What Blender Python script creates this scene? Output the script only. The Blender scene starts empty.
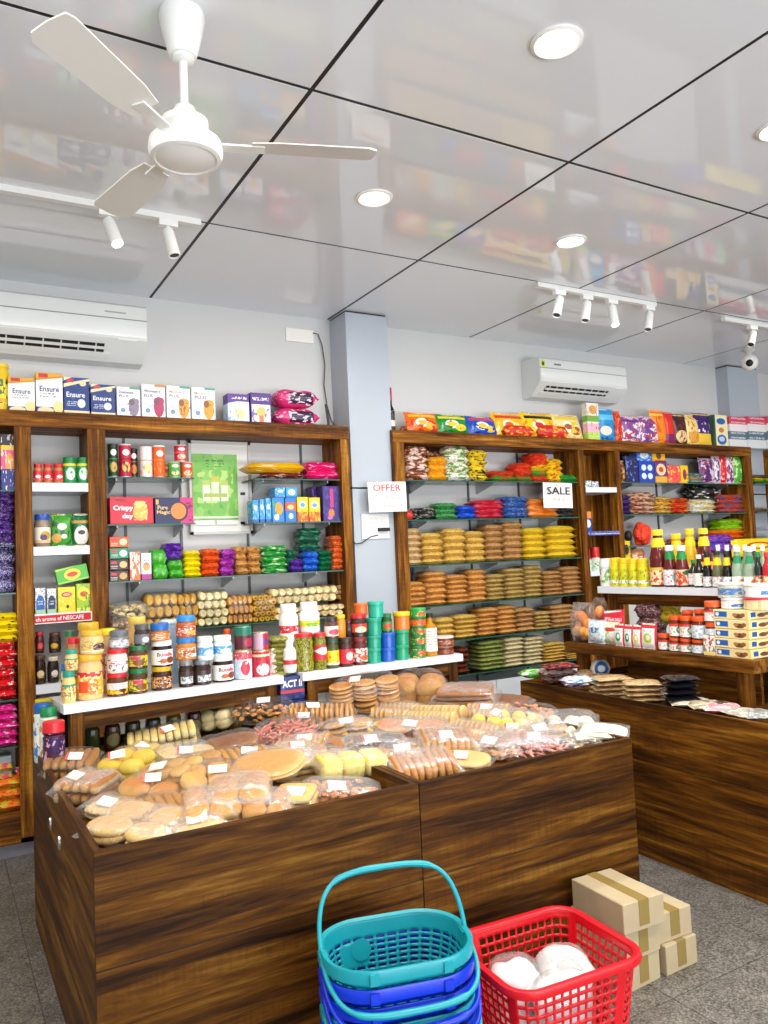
import bpy, bmesh, math, random
from mathutils import Vector, Matrix, noise
random.seed(7)
SC = bpy.context.scene
COL = SC.collection
# ------------------------------------------------------------------ camera
YAW, PITCH, ROLL, FPX = math.radians(29.8797), math.radians(3.2742), math.radians(-2.5113), 786.855
HC = 1.5
cy_, sy_, cp_, sp_, cr_, sr_ = math.cos(YAW), math.sin(YAW), math.cos(PITCH), math.sin(PITCH), math.cos(ROLL), math.sin(ROLL)
FW = Vector((sy_*cp_, cy_*cp_, sp_)); _ri = Vector((cy_, -sy_, 0)); _up = _ri.cross(FW)
RI = cr_*_ri + sr_*_up; UP = -sr_*_ri + cr_*_up
CAM = Vector((0, 0, HC))
cam = bpy.data.cameras.new('camera'); cam.sensor_fit = 'AUTO'; cam.sensor_width = 36; cam.lens = FPX/1024*36
cam.clip_start = .05
camo = bpy.data.objects.new('camera', cam); COL.objects.link(camo)
camo.matrix_world = Matrix(((RI.x, UP.x, -FW.x, 0), (RI.y, UP.y, -FW.y, 0), (RI.z, UP.z, -FW.z, HC), (0, 0, 0, 1)))
SC.camera = camo
# ------------------------------------------------------------------ light
W = bpy.data.worlds.new('world'); SC.world = W; W.use_nodes = True
W.node_tree.nodes['Background'].inputs[0].default_value = (.80, .90, 1, 1)
W.node_tree.nodes['Background'].inputs[1].default_value = 1.5
def area(name, loc, rot, sx, sy, power, col):
    l = bpy.data.lights.new(name, 'AREA'); l.shape = 'RECTANGLE'; l.size = sx; l.size_y = sy; l.energy = power; l.color = col
    o = bpy.data.objects.new(name, l); COL.objects.link(o); o.location = loc; o.rotation_euler = rot; return o
# daylight coming in through the open shop front behind the camera
area('shopfront_daylight', (2.6, -2.75, 1.45), (math.radians(90), 0, 0), 7.6, 2.5, 140, (.96, .98, 1))
# added fill lamp outside the shop front, brightens the ceiling from below
area('ceiling_fill', (2.6, -4.3, .05), (math.radians(150), 0, 0), 8.0, 2.2, 820, (.96, .98, 1))
DOWNLIGHT_W = 21
SPOT_W = 26
SC.view_settings.view_transform = 'Standard'; SC.view_settings.look = 'None'
SC.view_settings.exposure = -0.14; SC.view_settings.gamma = 1.0; SC.view_settings.use_curve_mapping = False
SC.cycles.transparent_max_bounces = 24
SC.cycles.max_bounces = 8
# ------------------------------------------------------------------ pixel helpers (world planes of the room)
def lin(p, k):          # camera-space linear forms
    return p
def _row(u, v):
    a = RI*FPX - (u-384)*FW if u is not None else None
    b = -UP*FPX - (v-512)*FW if v is not None else None
    return a, b
def Xu(u, y, z):
    a, _ = _row(u, None); return -(a.y*y + a.z*(z-HC))/a.x
def Yu(u, x, z):
    a, _ = _row(u, None); return -(a.x*x + a.z*(z-HC))/a.y
def Zv(v, x, y):
    _, b = _row(None, v); return HC - (b.x*x + b.y*y)/b.z
def ray(u, v): return FW + RI*((u-384)/FPX) - UP*((v-512)/FPX)
def at_z(u, v, z):
    d = ray(u, v); return CAM + d*((z-HC)/d.z)
def at_y(u, v, y):
    d = ray(u, v); return CAM + d*(y/d.y)
def at_x(u, v, x):
    d = ray(u, v); return CAM + d*(x/d.x)
def depth(p): return FW.dot(Vector(p)-CAM)
# ------------------------------------------------------------------ materials
def C(h, a=1.0):
    if isinstance(h, (tuple, list)): return (*h[:3], 1)
    h = h.lstrip('#'); o = []
    for i in (0, 2, 4):
        c = int(h[i:i+2], 16)/255; o.append(c/12.92 if c <= .04045 else ((c+.055)/1.055)**2.4)
    return (*o, a)
MATS = {}
def newmat(name):
    m = bpy.data.materials.new(name); m.use_nodes = True
    nt = m.node_tree; return m, nt, nt.nodes['Principled BSDF']
def plain(col, rough=.45, metal=0, emit=0, spec=.5, coat=0):
    key = ('plain', str(col), rough, metal, emit, spec, coat)
    if key in MATS: return MATS[key]
    m, nt, b = newmat('plain_%d' % len(MATS))
    b.inputs['Base Color'].default_value = C(col); b.inputs['Roughness'].default_value = rough
    b.inputs['Metallic'].default_value = metal; b.inputs['Specular IOR Level'].default_value = spec
    b.inputs['Coat Weight'].default_value = coat
    if emit:
        b.inputs['Emission Color'].default_value = C(col); b.inputs['Emission Strength'].default_value = emit
    MATS[key] = m; return m
class NB:
    def __init__(s, nt): s.nt = nt
    def n(s, t, **kw):
        x = s.nt.nodes.new(t)
        for k, v in kw.items(): setattr(x, k, v)
        return x
    def set(s, sock, v):
        if isinstance(v, bpy.types.NodeSocket): s.nt.links.new(v, sock)
        else: sock.default_value = v
    def math(s, op, a, b=None, c=None):
        x = s.n('ShaderNodeMath', operation=op); s.set(x.inputs[0], a)
        if b is not None: s.set(x.inputs[1], b)
        if c is not None: s.set(x.inputs[2], c)
        return x.outputs[0]
    def mix(s, f, a, b):
        x = s.n('ShaderNodeMix', data_type='RGBA'); s.set(x.inputs[0], f); s.set(x.inputs[6], a); s.set(x.inputs[7], b); return x.outputs[2]
    def noise(s, vec, scale, detail=3, rough=.5, dist=0):
        x = s.n('ShaderNodeTexNoise'); s.set(x.inputs['Vector'], vec); x.inputs['Scale'].default_value = scale
        x.inputs['Detail'].default_value = detail; x.inputs['Roughness'].default_value = rough; x.inputs['Distortion'].default_value = dist
        return x.outputs[0]
    def ramp(s, f, stops, tone=1.0):
        x = s.n('ShaderNodeValToRGB'); s.set(x.inputs[0], f); e = x.color_ramp.elements
        while len(e) < len(stops): e.new(.5)
        for i, (p, c) in enumerate(stops): e[i].position = p; q = C(c); e[i].color = (q[0]*tone, q[1]*tone, q[2]*tone, 1)
        return x.outputs[0]
def paint(base, layers=(), rough=.35, ax='xz', coat=0, metal=0):
    """flat print for packaging: layers of rectangles, discs and blotches in the object's own 0..1 box"""
    key = ('paint', str(base), str(layers), rough, ax, coat, metal)
    if key in MATS: return MATS[key]
    m, nt, b = newmat('print_%d' % len(MATS)); k = NB(nt)
    tc = k.n('ShaderNodeTexCoord'); sp = k.n('ShaderNodeSeparateXYZ'); nt.links.new(tc.outputs['Generated'], sp.inputs[0])
    A = sp.outputs['XYZ'.index(ax[0].upper())]; B = sp.outputs['XYZ'.index(ax[1].upper())]
    oi = k.n('ShaderNodeObjectInfo')
    va = k.n('ShaderNodeVectorMath', operation='ADD'); nt.links.new(tc.outputs['Generated'], va.inputs[0])
    cv = k.n('ShaderNodeCombineXYZ'); r9 = k.math('MULTIPLY', oi.outputs['Random'], 9.0)
    for i in range(3): nt.links.new(r9, cv.inputs[i])
    nt.links.new(cv.outputs[0], va.inputs[1]); gv = va.outputs[0]
    col = C(base)
    def rect(x0, x1, z0, z1):
        o = None
        for s, op, t in ((A, 'GREATER_THAN', x0), (A, 'LESS_THAN', x1), (B, 'GREATER_THAN', z0), (B, 'LESS_THAN', z1)):
            if (op == 'GREATER_THAN' and t <= 0) or (op == 'LESS_THAN' and t >= 1): continue
            q = k.math(op, s, t); o = q if o is None else k.math('MULTIPLY', o, q)
        return 1.0 if o is None else o
    for L in layers:
        t = L[0]
        if t == 'r': f = rect(*L[1:5]); c = L[5]
        elif t == 'd':
            dx = k.math('DIVIDE', k.math('SUBTRACT', A, L[1]), L[3]); dz = k.math('DIVIDE', k.math('SUBTRACT', B, L[2]), L[4])
            f = k.math('LESS_THAN', k.math('ADD', k.math('MULTIPLY', dx, dx), k.math('MULTIPLY', dz, dz)), 1.0); c = L[5]
        elif t == 's':   # slanted edge: B > z0 + slope*A
            f = k.math('GREATER_THAN', B, k.math('MULTIPLY_ADD', A, L[2], L[1])); c = L[3]
        elif t == 'n':   # blotches scale, threshold, colour, box
            f = k.math('GREATER_THAN', k.noise(gv, L[1], 2), L[2]); c = L[3]
            if len(L) > 4:
                q = rect(*L[4:8])
                if q != 1.0: f = k.math('MULTIPLY', f, q)
        elif t == 'w':   # small rows (fine print) in a box
            q = rect(*L[2:6]); wv = k.math('GREATER_THAN', k.math('FRACT', k.math('MULTIPLY', B, L[1])), .5)
            f = k.math('MULTIPLY', k.math('MULTIPLY', q, wv), k.math('GREATER_THAN', k.noise(gv, 22, 1), .47)); c = L[6]
        elif t == 'c':   # columns
            q = rect(*L[2:6]); wv = k.math('GREATER_THAN', k.math('FRACT', k.math('MULTIPLY', A, L[1])), .5); f = k.math('MULTIPLY', q, wv); c = L[6]
        col = k.mix(f, col, C(c))
    k.set(b.inputs['Base Color'], col); b.inputs['Roughness'].default_value = rough; b.inputs['Coat Weight'].default_value = coat; b.inputs['Metallic'].default_value = metal
    MATS[key] = m; return m
def crinkle(base, second=None, third=None, scale=5, rough=.28, bump=.5, thr=.55):
    """printed plastic wrapper: base colour, blotches of print, crinkle relief"""
    key = ('crk', str(base), str(second), str(third), scale, rough, bump, thr)
    if key in MATS: return MATS[key]
    m, nt, b = newmat('wrapper_%d' % len(MATS)); k = NB(nt)
    tc = k.n('ShaderNodeTexCoord'); oi = k.n('ShaderNodeObjectInfo')
    va = k.n('ShaderNodeVectorMath', operation='ADD'); nt.links.new(tc.outputs['Generated'], va.inputs[0])
    cv = k.n('ShaderNodeCombineXYZ'); r9 = k.math('MULTIPLY', oi.outputs['Random'], 7.0)
    for i in range(3): nt.links.new(r9, cv.inputs[i])
    nt.links.new(cv.outputs[0], va.inputs[1]); gv = va.outputs[0]
    col = C(base)
    if second: col = k.mix(k.math('GREATER_THAN', k.noise(gv, scale, 2), thr), col, C(second))
    if third: col = k.mix(k.math('GREATER_THAN', k.noise(gv, scale*2.3, 2), thr+.07), col, C(third))
    k.set(b.inputs['Base Color'], col); b.inputs['Roughness'].default_value = rough
    bp = k.n('ShaderNodeBump'); bp.inputs['Strength'].default_value = bump; bp.inputs['Distance'].default_value = .01
    k.set(bp.inputs['Height'], k.noise(gv, 7, 3)); nt.links.new(bp.outputs[0], b.inputs['Normal'])
    MATS[key] = m; return m
def wood(axis, tone=1.0):
    key = ('wood', axis, tone)
    if key in MATS: return MATS[key]
    m, nt, b = newmat('walnut_laminate_' + axis); k = NB(nt)
    tc = k.n('ShaderNodeTexCoord'); oi = k.n('ShaderNodeObjectInfo')
    mp = k.n('ShaderNodeMapping'); nt.links.new(tc.outputs['Object'], mp.inputs[0])
    s = {'x': (.7, 11, 11), 'y': (11, .7, 11), 'z': (11, 11, .7)}[axis]; mp.inputs['Scale'].default_value = s
    cv = k.n('ShaderNodeCombineXYZ'); r9 = k.math('MULTIPLY', oi.outputs['Random'], 20.0)
    for i in range(3): nt.links.new(r9, cv.inputs[i])
    nt.links.new(cv.outputs[0], mp.inputs[1]); v = mp.outputs[0]
    n1 = k.noise(v, 1.5, 6, .65, .7); n2 = k.noise(v, 7, 4, .6, .3)
    f = k.math('ADD', k.math('MULTIPLY', n1, .72), k.math('MULTIPLY', n2, .30))
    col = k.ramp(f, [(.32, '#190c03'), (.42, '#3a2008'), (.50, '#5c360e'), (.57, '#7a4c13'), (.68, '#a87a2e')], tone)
    # saw marks across the grain
    mp2 = k.n('ShaderNodeMapping'); nt.links.new(tc.outputs['Object'], mp2.inputs[0])
    mp2.inputs['Scale'].default_value = {'x': (70, 5, 5), 'y': (5, 70, 5), 'z': (5, 5, 70)}[axis]
    saw = k.math('GREATER_THAN', k.math('MULTIPLY', k.noise(mp2.outputs[0], 1, 1), k.noise(v, 1.1, 2)), .315)
    col = k.mix(k.math('MULTIPLY', saw, .16), col, C('#21140a'))
    k.set(b.inputs['Base Color'], col); b.inputs['Roughness'].default_value = .5; b.inputs['Specular IOR Level'].default_value = .13
    MATS[key] = m; return m
def film(strength=.16, tint='#ffffff'):
    key = ('film', strength, tint)
    if key in MATS: return MATS[key]
    m = bpy.data.materials.new('clear_film'); m.use_nodes = True; nt = m.node_tree; nt.nodes.remove(nt.nodes['Principled BSDF']); k = NB(nt)
    out = nt.nodes['Material Output']; tr = k.n('ShaderNodeBsdfTransparent'); gl = k.n('ShaderNodeBsdfGlossy'); gl.inputs['Roughness'].default_value = .12
    df = k.n('ShaderNodeBsdfDiffuse'); df.inputs[0].default_value = C(tint)
    tc = k.n('ShaderNodeTexCoord'); nz = k.noise(tc.outputs['Object'], 28, 3, .6)
    bp = k.n('ShaderNodeBump'); bp.inputs['Strength'].default_value = .8; bp.inputs['Distance'].default_value = .012; k.set(bp.inputs['Height'], nz)
    nt.links.new(bp.outputs[0], gl.inputs['Normal'])
    mg = k.n('ShaderNodeMixShader'); mg.inputs[0].default_value = .22; nt.links.new(gl.outputs[0], mg.inputs[1]); nt.links.new(df.outputs[0], mg.inputs[2])
    fr = k.n('ShaderNodeFresnel'); fr.inputs[0].default_value = 1.45; nt.links.new(bp.outputs[0], fr.inputs['Normal'])
    f = k.math('MULTIPLY_ADD', fr.outputs[0], .42, k.math('MULTIPLY', k.math('POWER', nz, 3.0), strength*3.2))
    mx = k.n('ShaderNodeMixShader'); k.set(mx.inputs[0], f); nt.links.new(tr.outputs[0], mx.inputs[1]); nt.links.new(mg.outputs[0], mx.inputs[2])
    nt.links.new(mx.outputs[0], out.inputs[0]); MATS[key] = m; return m
def glass(tint='#d6efe8', a=.22, rough=.05):
    key = ('glass', tint, a, rough)
    if key in MATS: return MATS[key]
    m = bpy.data.materials.new('clear_glass'); m.use_nodes = True; nt = m.node_tree; nt.nodes.remove(nt.nodes['Principled BSDF']); k = NB(nt)
    tr = k.n('ShaderNodeBsdfTransparent'); tr.inputs[0].default_value = C(tint); gl = k.n('ShaderNodeBsdfGlossy'); gl.inputs['Roughness'].default_value = rough
    fr = k.n('ShaderNodeFresnel'); fr.inputs[0].default_value = 1.5
    mx = k.n('ShaderNodeMixShader'); k.set(mx.inputs[0], fr.outputs[0]); nt.links.new(tr.outputs[0], mx.inputs[1]); nt.links.new(gl.outputs[0], mx.inputs[2])
    nt.links.new(mx.outputs[0], nt.nodes['Material Output'].inputs[0]); MATS[key] = m; return m
def bread(lo='#e3b878', hi='#a8662a', spot=None, ax='Z', p0=.45, p1=.95):
    key = ('bread', lo, hi, spot, ax, p0, p1)
    if key in MATS: return MATS[key]
    m, nt, b = newmat('baked_%d' % len(MATS)); k = NB(nt); tc = k.n('ShaderNodeTexCoord'); sp = k.n('ShaderNodeSeparateXYZ'); nt.links.new(tc.outputs['Generated'], sp.inputs[0])
    f = k.math('ADD', sp.outputs['XYZ'.index(ax)], k.math('MULTIPLY_ADD', k.noise(tc.outputs['Object'], 30, 3), .5, -.25))
    yl = lambda h: (C(h)[0], C(h)[1]*1.04, C(h)[2]*.94)
    col = k.ramp(f, [(p0, yl(lo)), (p1, yl(hi))])
    if spot: col = k.mix(k.math('GREATER_THAN', k.noise(tc.outputs['Object'], 90, 2), .6), col, C(spot))
    k.set(b.inputs['Base Color'], col); b.inputs['Roughness'].default_value = .7
    MATS[key] = m; return m
WHITE = plain('#f2f2ef', .35); BLACK = plain('#0c0c0d', .5)
# ------------------------------------------------------------------ meshes
class MB:
    def __init__(s): s.v = []; s.f = []
    def add(s, vs, fs):
        o = len(s.v); s.v += [tuple(p) for p in vs]; s.f += [tuple(i+o for i in f) for f in fs]; return s
    def box(s, x0, x1, y0, y1, z0, z1, M=None):
        vs = [Vector((x, y, z)) for z in (z0, z1) for y in (y0, y1) for x in (x0, x1)]
        if M is not None: vs = [M @ p for p in vs]
        return s.add(vs, [(0, 2, 3, 1), (4, 5, 7, 6), (0, 1, 5, 4), (2, 6, 7, 3), (0, 4, 6, 2), (1, 3, 7, 5)])
    def lathe(s, prof, n=18, M=None, sx=1, sy=1, closed=True):
        vs = []; fs = []
        for r, z in prof:
            for i in range(n):
                a = 2*math.pi*i/n; p = Vector((r*math.cos(a)*sx, r*math.sin(a)*sy, z)); vs.append(M @ p if M is not None else p)
        for j in range(len(prof)-1):
            for i in range(n): fs.append((j*n+i, j*n+(i+1) % n, (j+1)*n+(i+1) % n, (j+1)*n+i))
        if closed:
            fs.append(tuple(reversed(range(n)))); fs.append(tuple(range((len(prof)-1)*n, len(prof)*n)))
        return s.add(vs, fs)
    def tube(s, pts, r, n=8, cap=True):
        pts = [Vector(p) for p in pts]; vs = []; fs = []; ref = None
        for i, p in enumerate(pts):
            t = (pts[min(i+1, len(pts)-1)] - pts[max(i-1, 0)]).normalized()
            if ref is None: ref = t.orthogonal().normalized()
            ref = (ref - t*ref.dot(t)).normalized(); b = t.cross(ref); rr = r[i] if isinstance(r, (list, tuple)) else r
            for j in range(n):
                a = 2*math.pi*j/n; vs.append(p + (ref*math.cos(a)+b*math.sin(a))*rr)
        for i in range(len(pts)-1):
            for j in range(n): fs.append((i*n+j, i*n+(j+1) % n, (i+1)*n+(j+1) % n, (i+1)*n+j))
        if cap: fs.append(tuple(reversed(range(n)))); fs.append(tuple(range((len(pts)-1)*n, len(pts)*n)))
        return s.add(vs, fs)
    def prism(s, poly, a0, a1, axis='x'):
        n = len(poly)
        def P(a, p, q): return {'x': (a, p, q), 'y': (p, a, q), 'z': (p, q, a)}[axis]
        return s.add([P(a0, *p) for p in poly]+[P(a1, *p) for p in poly],
                     [tuple(range(n)), tuple(range(2*n-1, n-1, -1))]+[(i, i+n, (i+1) % n+n, (i+1) % n) for i in range(n)])
    def ell(s, c, r, n=10, m=6, M=None, pw=1.0, sd=None, amp=0):
        vs = []; fs = []; c = Vector(c)
        for j in range(m+1):
            th = math.pi*j/m - math.pi/2
            for i in range(n):
                a = 2*math.pi*i/n
                d = Vector((math.cos(th)*math.cos(a), math.cos(th)*math.sin(a), math.sin(th)))
                d = Vector([math.copysign(abs(q)**pw, q) for q in d])
                if amp: d *= 1+amp*noise.noise(d*1.7+Vector((sd or 0,)*3))
                p = Vector((d.x*r[0], d.y*r[1], d.z*r[2])); vs.append(c+(M @ p if M is not None else p))
        for j in range(m):
            for i in range(n): fs.append((j*n+i, j*n+(i+1) % n, (j+1)*n+(i+1) % n, (j+1)*n+i))
        return s.add(vs, fs)
    def mesh(s, name, smooth=False, ang=40):
        me = bpy.data.meshes.new(name); me.from_pydata(s.v, [], s.f); 
        bm = bmesh.new(); bm.from_mesh(me); bmesh.ops.remove_doubles(bm, verts=bm.verts, dist=1e-5); bmesh.ops.recalc_face_normals(bm, faces=bm.faces); bm.to_mesh(me); bm.free()
        if smooth:
            me.shade_smooth(); me.set_sharp_from_angle(angle=math.radians(ang))
        return me
    def obj(s, name, mat, parent=None, smooth=False, ang=40): return put(name, s.mesh(name, smooth, ang), mat, parent)
def put(name, me, mat, parent=None, loc=None, rot=None, scale=None):
    if mat is not None and not me.materials: me.materials.append(mat)
    o = bpy.data.objects.new(name, me); COL.objects.link(o)
    if mat is not None and o.material_slots[0].material != mat:
        o.material_slots[0].link = 'OBJECT'; o.material_slots[0].material = mat
    if parent: o.parent = parent
    if loc is not None: o.location = loc
    if rot is not None: o.rotation_euler = rot
    if scale is not None: o.scale = scale
    return o
def tag(o, label=None, cat=None, group=None, kind=None):
    if label: o['label'] = label
    if cat: o['category'] = cat
    if group: o['group'] = group
    if kind: o['kind'] = kind
    return o
def thing(name, label, cat, loc=(0, 0, 0), rz=0, group=None, rot=None):
    o = bpy.data.objects.new(name, None); o.empty_display_size = .05; COL.objects.link(o); o.location = loc
    o.rotation_euler = rot if rot else (0, 0, rz); return tag(o, label, cat, group)
def struct(name, label=None):
    o = bpy.data.objects.new(name, None); COL.objects.link(o); o['kind'] = 'structure'
    if label: o['label'] = label
    return o
CACHE = {}
def cached(key, fn):
    if key not in CACHE: CACHE[key] = fn()
    return CACHE[key]
def text_mesh(s, w, h, bold=0, thick=.0006):
    key = ('txt', s, round(w, 4), round(h, 4), bold)
    if key in CACHE: return CACHE[key]
    cu = bpy.data.curves.new('t', 'FONT'); cu.body = s; cu.extrude = .01; cu.offset = bold; cu.resolution_u = 2
    o = bpy.data.objects.new('t', cu); COL.objects.link(o)
    dg = bpy.context.evaluated_depsgraph_get(); me = bpy.data.meshes.new_from_object(o.evaluated_get(dg))
    bpy.data.objects.remove(o); bpy.data.curves.remove(cu)
    xs = [v.co.x for v in me.vertices]; ys = [v.co.y for v in me.vertices]
    x0, x1, y0, y1 = min(xs), max(xs), min(ys), max(ys)
    for v in me.vertices:
        v.co = Vector(((v.co.x-(x0+x1)/2)/(x1-x0)*w, -v.co.z/.01*thick, (v.co.y-(y0+y1)/2)/(y1-y0)*h))
    CACHE[key] = me; return me
def lettering(parent, s, x, y, z, w, h, col, bold=.01, rot=(0, 0, 0)):
    me = text_mesh(s, w, h, bold); return put('lettering', me, plain(col, .4), parent, (x, y, z), rot)
def rbox(w, d, h, bev=.002):
    """box with front at y=0, base z=0, centred in x, chamfered edges"""
    def f():
        bm = bmesh.new(); bmesh.ops.create_cube(bm, size=1)
        for v in bm.verts: v.co = Vector((v.co.x*w, (v.co.y+.5)*d, (v.co.z+.5)*h))
        bmesh.ops.bevel(bm, geom=list(bm.edges), offset=min(bev, .2*min(w, d, h)), segments=1, affect='EDGES')
        me = bpy.data.meshes.new('box'); bm.to_mesh(me); bm.free(); return me
    return cached(('rbox', round(w, 3), round(d, 3), round(h, 3), bev), f)
def pillow(w, d, h, seal=.1, nx=12, ny=10, sd=0, amp=.15, ex=3.0, sealx=False, cr=0):
    """pillow pack lying in xy, centred, thickness along z; flat crimped seals at the y ends"""
    vs = []; fs = []; N = (nx+1)*(ny+1)
    def P(i, j, sg):
        s = -1+2*i/nx; t = -1+2*j/ny
        if sealx: s2 = min(1, abs(s)/(1-seal)); t2 = abs(t)
        else: t2 = min(1, abs(t)/(1-seal)); s2 = abs(s)
        th = max(0, 1-s2**ex)**.55*max(0, 1-t2**ex)**.55
        n = noise.noise(Vector((s*1.6+sd*3.1, t*1.6, sg*2+sd))); n2 = noise.noise(Vector((s*4+sd, t*4+9, sg*3)))
        z = sg*h/2*th*(1+amp*n+amp*.6*n2)
        edge = 1-.06*(1-(t2 if not sealx else s2)**2)*0
        x = s*w/2*(1-.05*(1-th)*(1 if sealx else 0)); y = t*d/2
        if t2 >= 1 or s2 >= 1: z += cr*math.sin(i*2.1+sd)+.004*noise.noise(Vector((s*3, t*3, sd)))
        return (x*edge, y, z)
    for sg in (1, -1):
        for j in range(ny+1):
            for i in range(nx+1): vs.append(P(i, j, sg))
    for g in (0, 1):
        for j in range(ny):
            for i in range(nx):
                q = (g*N+j*(nx+1)+i, g*N+j*(nx+1)+i+1, g*N+(j+1)*(nx+1)+i+1, g*N+(j+1)*(nx+1)+i); fs.append(q if g == 0 else q[::-1])
    ring = [(i, 0) for i in range(nx)]+[(nx, j) for j in range(ny)]+[(i, ny) for i in range(nx, 0, -1)]+[(0, j) for j in range(ny, 0, -1)]
    for a in range(len(ring)):
        i, j = ring[a]; i2, j2 = ring[(a+1) % len(ring)]
        fs.append((j*(nx+1)+i, N+j*(nx+1)+i, N+j2*(nx+1)+i2, j2*(nx+1)+i2))
    m = MB(); m.v = vs; m.f = fs; return m
ORD = ['first', 'second', 'third', 'fourth', 'fifth', 'sixth', 'seventh', 'eighth', 'ninth', 'tenth']
def level(k, n): return 'bottom one' if k == 0 else ('top one' if k == n-1 else ORD[k]+' from bottom')
# ================================================================== the room
H = 3.2; YW = 4.95; XL, XR, YF = -2.2, 8.4, -2.9
def granite():
    m, nt, b = newmat('speckled_granite'); k = NB(nt); tc = k.n('ShaderNodeTexCoord'); oi = k.n('ShaderNodeObjectInfo')
    v = k.n('ShaderNodeVectorMath', operation='ADD'); nt.links.new(tc.outputs['Object'], v.inputs[0])
    cv = k.n('ShaderNodeCombineXYZ'); nt.links.new(k.math('MULTIPLY', oi.outputs['Random'], 9), cv.inputs[0]); nt.links.new(cv.outputs[0], v.inputs[1])
    n1 = k.noise(v.outputs[0], 130, 2, .7); n2 = k.noise(v.outputs[0], 9, 3)
    col = k.ramp(k.math('MULTIPLY_ADD', n2, .18, n1), [(.40, '#2c2a26'), (.52, '#55524c'), (.62, '#716d66'), (.78, '#96918a')])
    k.set(b.inputs['Base Color'], col); b.inputs['Roughness'].default_value = .42; return m
GRAN = granite()
fl = struct('floor', 'grey speckled granite tile floor')
MB().box(XL, XR, YF-2, YW+.2, -.08, -.004).obj('floor_bed', plain('#5c5751', .8), fl)
TS = .6
tile = rbox(TS-.003, TS-.003, .02, .0015)
for i in range(-2, 7):
    for j in range(-1, 9):
        put('tile', tile, GRAN, fl, (.31+TS*i+TS/2, .1+TS*j, -.02))
# wall material
def wallmat():
    m, nt, b = newmat('white_wall_paint'); k = NB(nt); tc = k.n('ShaderNodeTexCoord')
    col = k.mix(k.noise(tc.outputs['Object'], 1.2, 3), C('#c9caca'), C('#d2d2d1')); k.set(b.inputs['Base Color'], col); b.inputs['Roughness'].default_value = .55; return m
WALL = wallmat()
def wall(name, label, *bx):
    o = MB().box(*bx).obj(name, WALL); o['kind'] = 'structure'; o['label'] = label; return o
wall('wall_back', 'white painted back wall behind the shelving', XL, XR, YW, YW+.15, 0, H)
wall('wall_left', 'white side wall on the left', XL-.15, XL, YF, YW, 0, H)
wall('wall_right', 'white side wall on the right', XR, XR+.15, YF, YW, 0, H)
wf = struct('wall_front', 'white front wall around the open shop front')
MB().box(XL, -1.3, YF-.15, YF, 0, H).obj('pier', WALL, wf); MB().box(6.6, XR, YF-.15, YF, 0, H).obj('pier', WALL, wf); MB().box(-1.3, 6.6, YF-.15, YF, 2.75, H).obj('lintel', WALL, wf)
# glossy laminate ceiling, panels with black recessed joints
def ceilmat():
    m, nt, b = newmat('glossy_white_laminate'); b.inputs['Base Color'].default_value = C('#e9eef4'); b.inputs['Roughness'].default_value = .035
    b.inputs['IOR'].default_value = 1.5; b.inputs['Coat Weight'].default_value = .2; b.inputs['Coat Roughness'].default_value = .03; return m
CEIL = ceilmat()
ce = struct('ceiling', 'glossy white laminate ceiling panels with black joints')
MB().box(XL, XR, YF, YW, H+.0015, H+.08).obj('ceiling_backing', BLACK, ce)
G0, PS = 1.205, 1.242; GY = 2.49
pan = MB().box(-PS/2+.009, PS/2-.009, -PS/2+.009, PS/2-.009, 0, .014).mesh('panel')
for i in range(-3, 6):
    for j in range(-4, 2):
        put('panel', pan, CEIL, ce, (G0+PS*(i+.5), GY+PS*(j+.5), H))
# pillars
def pillar(name, label, x0, x1, y0, zj):
    p = struct(name, label); lam = plain('#b2bac4', .3, spec=.3)
    MB().box(x0, x1, y0, YW, 0, zj-.006).obj('panel', lam, p); MB().box(x0, x1, y0, YW, zj+.006, H-.012).obj('panel', lam, p)
    MB().box(x0+.006, x1-.006, y0+.006, YW, 0, H+.001).obj('joint', BLACK, p); return p
pillar('pillar', 'pale laminate clad pillar between the two shelving units', 2.462, 2.79, 4.70, at_y(355, 488, 4.70).z)
pillar('pillar', 'small pale laminate pillar at the far right end', 6.64, 7.10, 4.82, 1.95)
# ------------------------------------------------------------------ wall shelving
SYF = 4.66
WX, WY, WZ = wood('x', 1.5), wood('y', 1.4), wood('z', 1.42)  # same laminate, lightened to paint in stronger light near the back wall
GL = glass('#cfe9df'); EDGE = plain('#2f5d50', .2); STEEL = plain('#b9bdc0', .35, .8); DARKM = plain('#2a2d30', .5, .4); SLAT = plain('#dde3ec', .3)
def glass_shelf(p, x0, x1, z, d=.255):
    MB().box(x0, x1, SYF+.02, SYF+.02+d, z-.008, z).obj('glass_shelf', GL, p)
    MB().box(x0, x1, SYF+.016, SYF+.02, z-.008, z).obj('glass_edge', EDGE, p)
    n = 2 if x1-x0 < .8 else 3
    for i in range(n):
        x = x0+(x1-x0)*(.12+.76*i/(n-1))
        MB().prism([(SYF+.06, z-.009), (YW-.004, z-.009), (YW-.004, z-.075), (YW-.02, z-.075), (SYF+.06, z-.02)], x-.0025, x+.0025).obj('bracket', STEEL, p)
def rails(p, xs, z0, z1):
    for x in xs: MB().box(x-.007, x+.007, YW-.012, YW-.001, z0, z1).obj('rail', plain('#55595c', .5, .3), p)
def unit(label, posts, top, bays):
    x0, x1 = posts[0][0], posts[-1][1]
    p = thing('shelving_unit', label, 'shelving', (0, 0, 0))
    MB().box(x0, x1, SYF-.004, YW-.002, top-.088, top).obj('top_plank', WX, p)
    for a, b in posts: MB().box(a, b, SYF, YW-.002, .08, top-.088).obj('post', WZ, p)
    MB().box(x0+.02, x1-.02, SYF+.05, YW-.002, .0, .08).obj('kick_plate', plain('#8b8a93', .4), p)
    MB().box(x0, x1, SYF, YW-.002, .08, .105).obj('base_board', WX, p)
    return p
TOP = 2.386
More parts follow.
